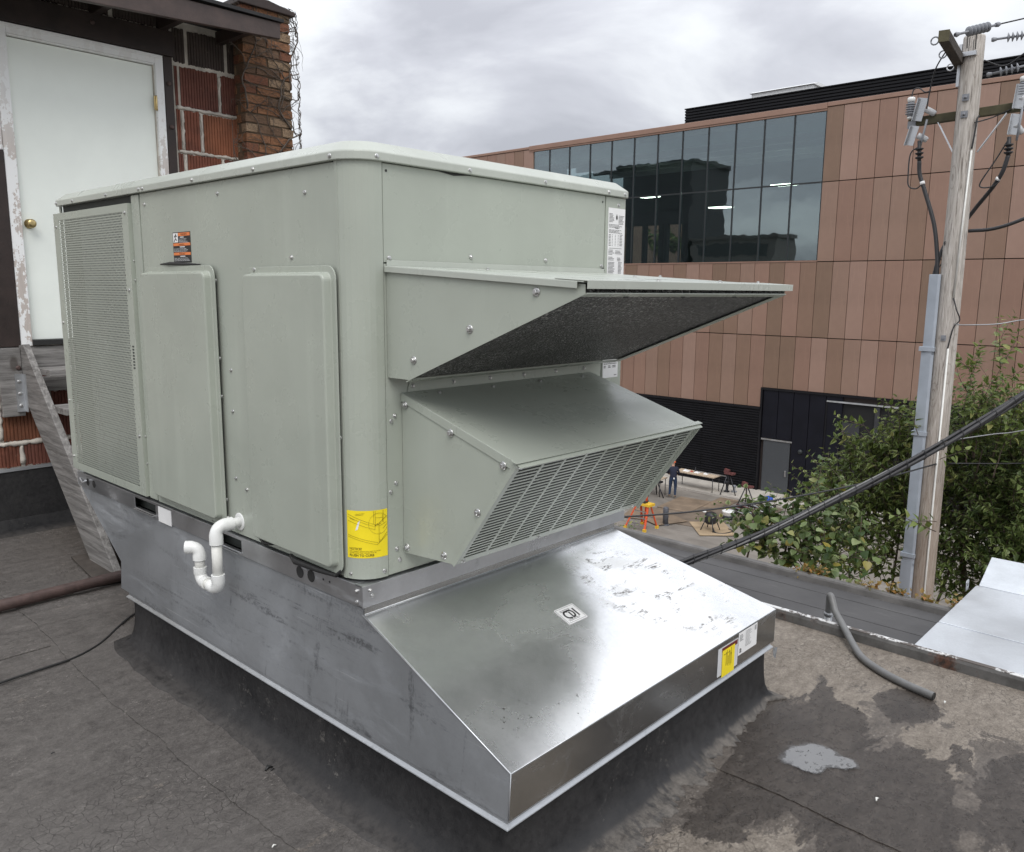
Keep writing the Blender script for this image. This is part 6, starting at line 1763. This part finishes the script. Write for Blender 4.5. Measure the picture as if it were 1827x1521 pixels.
# climbing vine with large pale leaves at the left of the bush
vn = Plant('climbing_vine', (9.6, 3.1, G), 'climbing vine with large pale yellow-green leaves left of the bush', 'vine', 35, M['leaf_vine'], 'round', (.10, .17))
for q in (((9.6, 3.1, G), (9.6, 3.0, -5), (9.6, 2.9, -3), (9.5, 2.7, -1.3)), ((9.6, 3.1, G), (9.5, 3.3, -5), (9.4, 3.4, -3), (9.3, 3.2, -1.9))):
    vn.limb(q, .04, .012)
fill(vn, (9.5, 2.75, -1.85), (.35, .42, .45), 60, (.3, .7), .3, gap=.065, lsc=.85)
fill(vn, (9.8, 2.35, -1.55), (.3, .40, .40), 40, (.3, .6), .6, gap=.065, lsc=.75)
fill(vn, (9.4, 2.15, -2.0), (.35, .5, .35), 48, (.3, .6), .3, gap=.08, lsc=.9)
fill(vn, (9.3, 3.05, -1.75), (.25, .25, .35), 20, (.3, .5), .5, gap=.08, lsc=.8)
for p, d, ln, ls_ in (((9.4, 2.45, -1.30), (0, -.05, 1), .75, .75), ((9.4, 2.35, -.95), (0, -.3, .8), .45, .7), ((9.3, 2.95, -1.45), (0, .1, 1), .45, .7), ((9.3, 3.25, -1.75), (0, .9, .35), .85, .62), ((9.3, 3.3, -1.60), (0, .9, .35), .55, .55), ((9.3, 3.25, -2.0), (-.1, .6, .1), .4, .7),
                      ((9.5, 1.75, -1.3), (-.1, .1, -1), .7, .85), ((9.5, 2.2, -1.35), (-.1, .05, -1), .8, .9), ((9.5, 1.95, -1.1), (0, .25, .8), .5, .7)):
    vn.shoot(p, d, ln, .045, .25, .007, 1, ls_)
vn.finish(300)
# orange creeper spilling over the parapet of the lower roof
oc = Plant('autumn_creeper', (5.98, .2, -1.0), 'yellow and orange creeper leaves along the parapet of the lower roof', 'creeper', 37, M['leaf_autumn'], 'lobed', (.035, .065))
for k in range(60):
    y = oc.r.choice([oc.r.uniform(-.55, .62), oc.r.uniform(-.5, .55), oc.r.uniform(.88, 1.05)])
    oc.shoot((5.99 + oc.r.uniform(0, .06), y, -1.03 + oc.r.uniform(-.03, .02)), (oc.r.uniform(-.5, .2), oc.r.uniform(-1, 1), oc.r.uniform(.2, .9)), oc.r.uniform(.06, .16), .020, .6, .003)
oc.finish(300)
wd = Plant('edge_weed', (6.1, 3.2, -1.1), 'small green weed beyond the lower roof at the apron edge', 'weed', 38, M['leaf_mid'], 'ovate', (.03, .06))
for k in range(7): wd.shoot((6.1 + wd.r.uniform(-.05, .05), 3.18 + wd.r.uniform(-.12, .12), -1.1), (0, wd.r.uniform(-.5, .5), 1), wd.r.uniform(.1, .2), .03, .5, .003)
wd.finish(300)
# shrub in the court behind the glazed hall
cb = Plant('court_tree', (52, 32.2, 2.9), 'green tree seen through the hall behind the glass', 'tree', 39, M['leaf_mid'], 'round', (.35, .6))
cb.limb(((52, 32.2, 2.9), (52, 32.2, 4.0), (52, 32.1, 5.0)), .1, .04)
fill(cb, (52, 32.2, 5.0), (.9, 1.1, .9), 40, (.5, 1.0), .6, gap=.15)
cb.finish(0)

# =================================================================== WORK YARD
def plywood(i, c, ln, wd_, rot, z, label, dark):
    cc = [(.34, .255, .16), (.20, .150, .104), (.150, .118, .088)][dark]
    m_b = MB(); ca, sa = math.cos(rot), math.sin(rot)
    m_b.obox((c[0], c[1], G + z), (ca * ln / 2, sa * ln / 2, 0), (-sa * wd_ / 2, ca * wd_ / 2, 0), (0, 0, .009))
    m_b.build('plywood_sheet', simple('plywood_%d' % i, cc, .8, var=.28, scale=1.6, bump=.2), label=label, cat='plywood', group='plywood sheets covering the yard')
for i, (c, ln, w_, rot, z, lb, dk_) in enumerate((((28.9, 14.45), 2.0, 1.5, .75, .044, 'clean tan plywood sheet under the drum vacuum', 0), ((30.2, 16.3), 3.4, 2.4, .15, .014, 'stained plywood sheet in front of the bollard', 2), ((31.6, 17.4), 2.5, 1.6, .1, .036, 'brown plywood sheet nearest the worker', 1),
                                                  ((31.6, 14.6), 3.0, 2.2, .2, .026, 'stained plywood sheet beside the white bucket', 2), ((29.0, 17.9), 2.2, 1.5, .3, .038, 'tan plywood sheet behind the orange ladder', 1), ((33.0, 16.3), 2.2, 1.0, .05, .013, 'narrow plywood sheet beside the pavement kerb', 1), ((28.6, 16.6), 1.6, 1.2, -.4, .058, 'plywood offcut lying just behind the bollard', 1), ((33.2, 14.2), 2.0, 1.2, .1, .014, 'far plywood sheet below the low vise stand', 2))):
    plywood(i, c, ln, w_, rot, z, lb, dk_)
M['steel_dark'] = simple('dark_steel', (.04, .04, .045), .45, .5)
M['table_top'] = simple('table_wood', (.50, .40, .29), .6, var=.15)
def table(x, y0, y1, label, top_c, w_=.75):
    e_ = empty('work_table', (x, (y0 + y1) / 2, G), label, 'table', 'work tables in the yard')
    m_b = MB(); m_b.box(x - w_ / 2, x + w_ / 2, y0, y1, G + .86, G + .91); m_b.build('table_top', top_c, e_)
    for xx in (x - w_ / 2 + .05, x + w_ / 2 - .05):
        for yy in (y0 + .08, y1 - .08):
            m_b = MB(); m_b.tube([(xx, yy, G + .1 if x > 34.3 else G), (xx, yy, G + .86)], .02, 6); m_b.build('leg', M['steel_dark'], e_)
    return e_
table(34.55, 17.35, 19.6, 'folding work table with papers against the black ribbed wall', M['table_top'])
table(32.3, 19.0, 20.3, 'pale work table left of the worker, partly behind the louvred hood', M['table_top'], .6)
for k, (y, m_, s_, lb) in enumerate(((19.1, M['paper'], .30, 'largest white paper on the folding table beside the worker'), (18.5, M['paper'], .25, 'middle white paper lying on the folding work table'), (18.0, M['paper'], .2, 'rightmost white paper on the folding work table'), (18.8, simple('red_tool', (.45, .06, .05), .5), .12, 'small red tool on the folding work table'))):
    m_b = MB(); z_ = G + .912; m_b.loft([[(34.55 - s_ * .5, y - s_ * .6, z_), (34.55 + s_ * .5, y - s_ * .55, z_), (34.55 + s_ * .45, y + s_ * .6, z_), (34.55 - s_ * .5, y + s_ * .5, z_)], [(34.55 - s_ * .4, y - s_ * .5, z_ + .05), (34.55 + s_ * .4, y - s_ * .5, z_ + .02), (34.55 + s_ * .4, y + s_ * .5, z_ + .06), (34.55 - s_ * .4, y + s_ * .4, z_ + .03)]])
    m_b.build('paper' if k < 3 else 'red_tool', m_, label=lb, cat='paper' if k < 3 else 'tool')
m_b = MB(); m_b.bar((34.75, 17.0, G + .94), (34.75, 18.6, G + .94), .06, .05); m_b.build('metal_profile', M['galv'], label='metal profile sticking out over the right end of the folding table', cat='profile')
m_b = MB(); m_b.lathe((34.6, 18.62, G + .912), [(.05, 0), (.055, .1), (.02, .16), (.02, .26)], 10); m_b.build('spray_can', M['steel_dark'], label='dark bottle standing on the folding work table', cat='bottle')
# tripod pipe stands
def tripod(x, y, h, label, headc, spread=.42, z0=0.0):
    e_ = empty('tripod_stand', (x, y, G), label, 'tripod', 'tripod pipe stands')
    for k in range(3):
        a_ = 2.1 * k + .5; m_b = MB(); m_b.tube([(x + .05 * math.cos(a_), y + .05 * math.sin(a_), G + h), (x + spread * math.cos(a_), y + spread * math.sin(a_), G + z0)], .028, 7); m_b.build('leg', M['steel_dark'], e_)
    m_b = MB(); m_b.box(x - .14, x + .14, y - .30, y + .18, G + h - .03, G + h + .06); m_b.obox((x, y + .1, G + h + .12), (.08, 0, 0), (0, .12, .03), (0, -.02, .08)); m_b.build('vise_head', headc, e_)
    m_b = MB(); m_b.tube([(x, y, G + h), (x, y, G + h * .45)], .03, 8); m_b.build('centre_post', M['steel_dark'], e_)
M['red_steel'] = simple('dull_red_steel', (.13, .045, .042), .6)
tripod(34.55, 16.75, 1.15, 'tall tripod pipe vise with red head on the pavement', M['red_steel'], .42, .1)
tripod(33.4, 15.2, .95, 'low tripod pipe vise standing on the plywood near the bush', M['red_steel'], .5)
tripod(32.0, 19.25, .75, 'red tripod stand at the feet of the worker', M['steel_dark'], .45)
tripod(30.9, 19.4, .75, 'dark tripod stand behind the orange ladder', M['steel_dark'], .45)
# pipes on a low rack
pk = empty('pipe_rack', (31.6, 13.6, G), 'low rack of grey steel pipes partly behind the bush', 'pipe rack')
for k in range(9):
    m_b = MB(); x = 30.8 + k * .26; m_b.tube([(x, 13.6, G + .35 + .05 * (k % 2)), (x + .5, 15.0, G + .35 + .05 * (k % 2))], .03, 7); m_b.build('pipe', M['red_steel'] if k in (2, 3) else M['steel_tube'], pk)
m_b = MB()
for y in (13.8, 14.8): m_b.box(30.6, 33.6, y, y + .1, G, G + .3)
m_b.build('rack_bar', M['steel_dark'], pk, split=True)
m_b = MB(); m_b.lathe((34.7, 14.7, G + .1), [(.16, 0), (.22, .1), (.2, .2), (.05, .26)], 12); m_b.build('blue_tarp', simple('blue_tarp', (.02, .08, .42), .5, var=.2), label='small blue tarp bundle by the dark grey door', cat='tarp')
for k, (x, y, h, c, nm, lb) in enumerate(((35.0, 17.05, .55, M['steel_dark'], 'steel_clamp', 'black steel clamp stand at the foot of the ribbed wall'), (35.2, 16.75, .35, M['polymer'], 'glass_bottle', 'small grey bottle on the pavement beside the tall tripod'))):
    m_b = MB(); m_b.lathe((x, y, G + .1), [(.14, 0), (.14, .05), (.06, .08), (.06, h * .7), (.10, h * .8), (.08, h)], 10); m_b.build(nm, c, label=lb, cat='clamp' if k == 0 else 'bottle')
# steel bollard, drum vacuum, bucket
m_b = MB(); m_b.lathe((28.1, 16.24, G), [(.12, 0), (.12, .75), (.10, .79), (.04, .80)], 14); m_b.lathe((28.1, 16.24, G), [(.17, 0), (.17, .03), (.13, .05)], 14); m_b.build('bollard', simple('bollard_grey', (.09, .095, .11), .5), label='short dark grey steel bollard in the yard', cat='bollard')
va = empty('drum_vacuum', (28.66, 14.4, G), 'black drum vacuum on legs standing on the clean plywood sheet', 'vacuum')
m_b = MB(); m_b.lathe((28.66, 14.4, G + .33), [(.20, 0), (.24, .05), (.25, .38), (.20, .45), (.08, .50)], 16); m_b.build('drum', M['steel_dark'], va)
for k in range(4):
    a_ = .8 + 1.57 * k; m_b = MB(); m_b.tube([(28.66 + .2 * math.cos(a_), 14.4 + .2 * math.sin(a_), G + .55), (28.66 + .42 * math.cos(a_), 14.4 + .42 * math.sin(a_), G + .03)], .022, 6); m_b.build('leg', M['steel_dark'], va)
m_b = MB(); m_b.lathe((28.5, 14.62, G + .80), [(.06, 0), (.09, .03), (.06, .08)], 10); m_b.build('lid_knob', M['paper'], va)
m_b = MB(); m_b.tube(spline([(28.5, 14.2, G + .20), (28.4, 14.0, G + .06), (28.6, 13.7, G + .05), (29.1, 13.6, G + .06), (29.3, 13.9, G + .05)], 6), .03, 6); m_b.build('suction_hose', M['rubber'], va)
bk = empty('white_bucket', (30.35, 14.5, G), 'white plastic bucket with dark label at the plywood edge', 'bucket')
m_b = MB(); m_b.lathe((30.35, 14.5, G + .01), [(.20, 0), (.24, .45), (.26, .47), (.26, .52), (.22, .53)], 16); m_b.build('pail', M['pvc'], bk)
m_b = MB(); m_b.lathe((30.35, 14.5, G + .14), [(.213, 0), (.239, .2), (.20, .21)], 16); m_b.build('pail_label', M['mullion'], bk)
# orange fibreglass step ladder
M['orange'] = simple('orange_fibreglass', (.62, .085, .022), .45, var=.08)
M['ladder_yellow'] = simple('yellow_plastic', (.72, .45, .04), .5)
ld = empty('step_ladder', (26.9, 16.8, G), 'orange fibreglass step ladder with yellow top in the yard', 'ladder')
tpz = G + 1.05; tc_ = Vector((26.95, 16.62, tpz))
feet = [Vector((26.50, 17.22, G)), Vector((26.55, 16.28, G)), Vector((27.45, 17.0, G)), Vector((27.40, 16.22, G))]
tops = [tc_ + Vector((-.10, .28, 0)), tc_ + Vector((-.10, -.28, 0)), tc_ + Vector((.14, .24, 0)), tc_ + Vector((.14, -.24, 0))]
for f_, t_ in zip(feet, tops):
    m_b = MB(); e2 = t_ + (t_ - f_) * (.0); m_b.bar(f_ + Vector((0, 0, .06)), e2, .085, .045); m_b.build('rail', M['orange'], ld)
    m_b = MB(); m_b.box(f_.x - .06, f_.x + .06, f_.y - .06, f_.y + .06, G, G + .12); m_b.build('foot', M['ladder_yellow'], ld)
m_b = MB(); m_b.bar(feet[2] + Vector((.05, -.1, .06)), tc_ + Vector((.35, .05, 1.0)), .075, .045); m_b.build('rail', M['orange'], ld)
for k in (.25, .5, .75):
    m_b = MB(); m_b.bar(feet[0].lerp(tops[0], k), feet[1].lerp(tops[1], k), .09, .03); m_b.build('step', M['galv'], ld)
m_b = MB(); m_b.bar(feet[2].lerp(tops[2], .45), feet[3].lerp(tops[3], .45), .05, .03); m_b.build('spreader', M['galv'], ld)
m_b = MB(); m_b.obox(tc_ + Vector((.03, 0, .03)), (.22, 0, 0), (0, .40, 0), (0, 0, .05)); m_b.build('tool_tray', M['ladder_yellow'], ld)
m_b = MB(); m_b.obox(tc_ + Vector((.0, .05, .10)), (.12, 0, 0), (0, .18, 0), (0, 0, .04)); m_b.build('tool', M['steel_dark'], label='dark tool lying in the tray of the orange ladder', cat='tool')

# =================================================================== WORKER
wk = empty('person', (32.3, 18.5, G), 'worker in dark navy shirt and jeans with orange cap at the work table', 'person')
M['shirt'] = simple('navy_shirt', (.012, .016, .035), .85)
M['jeans'] = simple('blue_jeans', (.018, .035, .075), .85)
M['skin'] = simple('skin', (.42, .25, .18), .6, var=.05)
M['boots'] = simple('tan_boots', (.34, .24, .16), .7)
M['cap'] = simple('orange_cap', (.62, .12, .04), .6)
sk = {'pelvis': ((0, 0, .98), .165), 'waist': ((.02, .01, 1.12), .155), 'chest': ((.06, .02, 1.36), .185), 'neckb': ((.09, .03, 1.51), .085), 'neck': ((.11, .03, 1.56), .062), 'head': ((.14, .03, 1.66), .095), 'crown': ((.14, .03, 1.745), .080),
      'shL': ((.08, .20, 1.45), .075), 'elL': ((.16, .30, 1.20), .052), 'wrL': ((.40, .26, 1.06), .036), 'haL': ((.49, .24, 1.03), .034), 'shR': ((.08, -.17, 1.45), .075), 'elR': ((.14, -.27, 1.19), .052), 'wrR': ((.36, -.20, 1.06), .036), 'haR': ((.45, -.18, 1.03), .034),
      'hipL': ((.0, .10, .92), .115), 'knL': ((.05, .13, .50), .075), 'anL': ((.0, .15, .10), .050), 'toL': ((.14, .16, .045), .045), 'hipR': ((0, -.10, .92), .115), 'knR': ((.06, -.12, .50), .075), 'anR': ((-.06, -.12, .10), .050), 'toR': ((.08, -.14, .045), .045)}
ed = [('pelvis', 'waist'), ('waist', 'chest'), ('chest', 'neckb'), ('neckb', 'neck'), ('neck', 'head'), ('head', 'crown'), ('chest', 'shL'), ('shL', 'elL'), ('elL', 'wrL'), ('wrL', 'haL'), ('chest', 'shR'), ('shR', 'elR'), ('elR', 'wrR'), ('wrR', 'haR'), ('pelvis', 'hipL'), ('hipL', 'knL'), ('knL', 'anL'), ('anL', 'toL'), ('pelvis', 'hipR'), ('hipR', 'knR'), ('knR', 'anR'), ('anR', 'toR')]
ks = list(sk)
# five fingers on each hand, short bent chains rooted in the palm
for sd in 'LR':
    hx, hy, hz = sk['ha' + sd][0]
    for fi, (dy, ln) in enumerate(((-.030, .062), (-.010, .072), (.010, .068), (.030, .054))):
        sk['f%s%d' % (sd, fi)] = ((hx + .035 + ln * .5, hy + dy, hz - .005), .011); sk['g%s%d' % (sd, fi)] = ((hx + .035 + ln * .9, hy + dy * 1.1, hz - .035), .009)
        ed += [('ha' + sd, 'f%s%d' % (sd, fi)), ('f%s%d' % (sd, fi), 'g%s%d' % (sd, fi))]
    s_ = -1 if sd == 'L' else 1
    sk['t' + sd] = ((hx + .02, hy + .05 * s_, hz - .01), .012); sk['u' + sd] = ((hx + .055, hy + .065 * s_, hz - .025), .010); ed += [('ha' + sd, 't' + sd), ('t' + sd, 'u' + sd)]
ks = list(sk)
me = bpy.data.meshes.new('body'); me.from_pydata([sk[k][0] for k in ks], [(ks.index(a), ks.index(c)) for a, c in ed], [])
tmp = bpy.data.objects.new('body_frame', me); col.objects.link(tmp)
md = tmp.modifiers.new('skin', 'SKIN'); md.use_smooth_shade = True
for i, k in enumerate(ks):
    sv_ = me.skin_vertices[0].data[i]; rr2 = sk[k][1]
    wide = {'pelvis': 1.0, 'waist': .95, 'chest': 1.05}.get(k, 1.0); sv_.radius = (rr2 * (.80 if k in ('pelvis', 'waist', 'chest') else 1), rr2 * wide); sv_.use_root = (k == 'pelvis')
sb = tmp.modifiers.new('sub', 'SUBSURF'); sb.levels = 2; sb.render_levels = 2
dg = bpy.context.evaluated_depsgraph_get(); body = bpy.data.meshes.new_from_object(tmp.evaluated_get(dg)); bpy.data.objects.remove(tmp)
body.name = 'body'; body.materials.clear()
for m_ in ('shirt', 'jeans', 'skin', 'boots'): body.materials.append(M[m_])
for p in body.polygons:
    c_ = p.center; z_ = c_.z
    p.material_index = 3 if z_ < .13 else 1 if z_ < 1.0 and c_.x < .30 else 2 if (z_ > 1.53 or c_.x > .30) else 0
    p.use_smooth = True
wm = Matrix.Translation((32.3, 18.5, G + .046)) @ Matrix.Rotation(R(25), 4, 'Z')
bo = link('body', body, wk, wm)
m_b = MB(); m_b.lathe((.14, .03, 1.70), [(.112, 0), (.112, .03), (.095, .075), (.05, .105), (.005, .11)], 16); m_b.loft([[(.20, -.06, 1.70), (.20, .12, 1.70), (.33, .09, 1.695), (.33, -.03, 1.695)], [(.20, -.06, 1.712), (.20, .12, 1.712), (.33, .09, 1.705), (.33, -.03, 1.705)]])
link('cap', m_b.mesh('cap', M['cap']), wk, wm)
m_b = MB()
for dy in (-.035, .035): m_b.lathe((.228, .03 + dy, 1.665), [(.006, 0), (.010, .004), (.004, .009)], 8, axis=(1, 0, 0))
m_b.box(.222, .238, .005, .055, 1.600, 1.606)
link('face', m_b.mesh('face', M['boots']), wk, wm)
m_b = MB(); m_b.add([(.215, .020, 1.655), (.215, .040, 1.655), (.258, .030, 1.628), (.225, .018, 1.622), (.225, .042, 1.622)], [(0, 1, 2), (0, 2, 3), (1, 4, 2), (3, 2, 4), (0, 3, 4, 1)]); link('nose', m_b.mesh('nose', M['skin']), wk, wm)
m_b = MB(); m_b.obox((-.17, -.06, .98), (.012, 0, 0), (0, .03, 0), (0, 0, .035)); link('belt_tag', m_b.mesh('belt_tag', M['paper']), wk, wm)
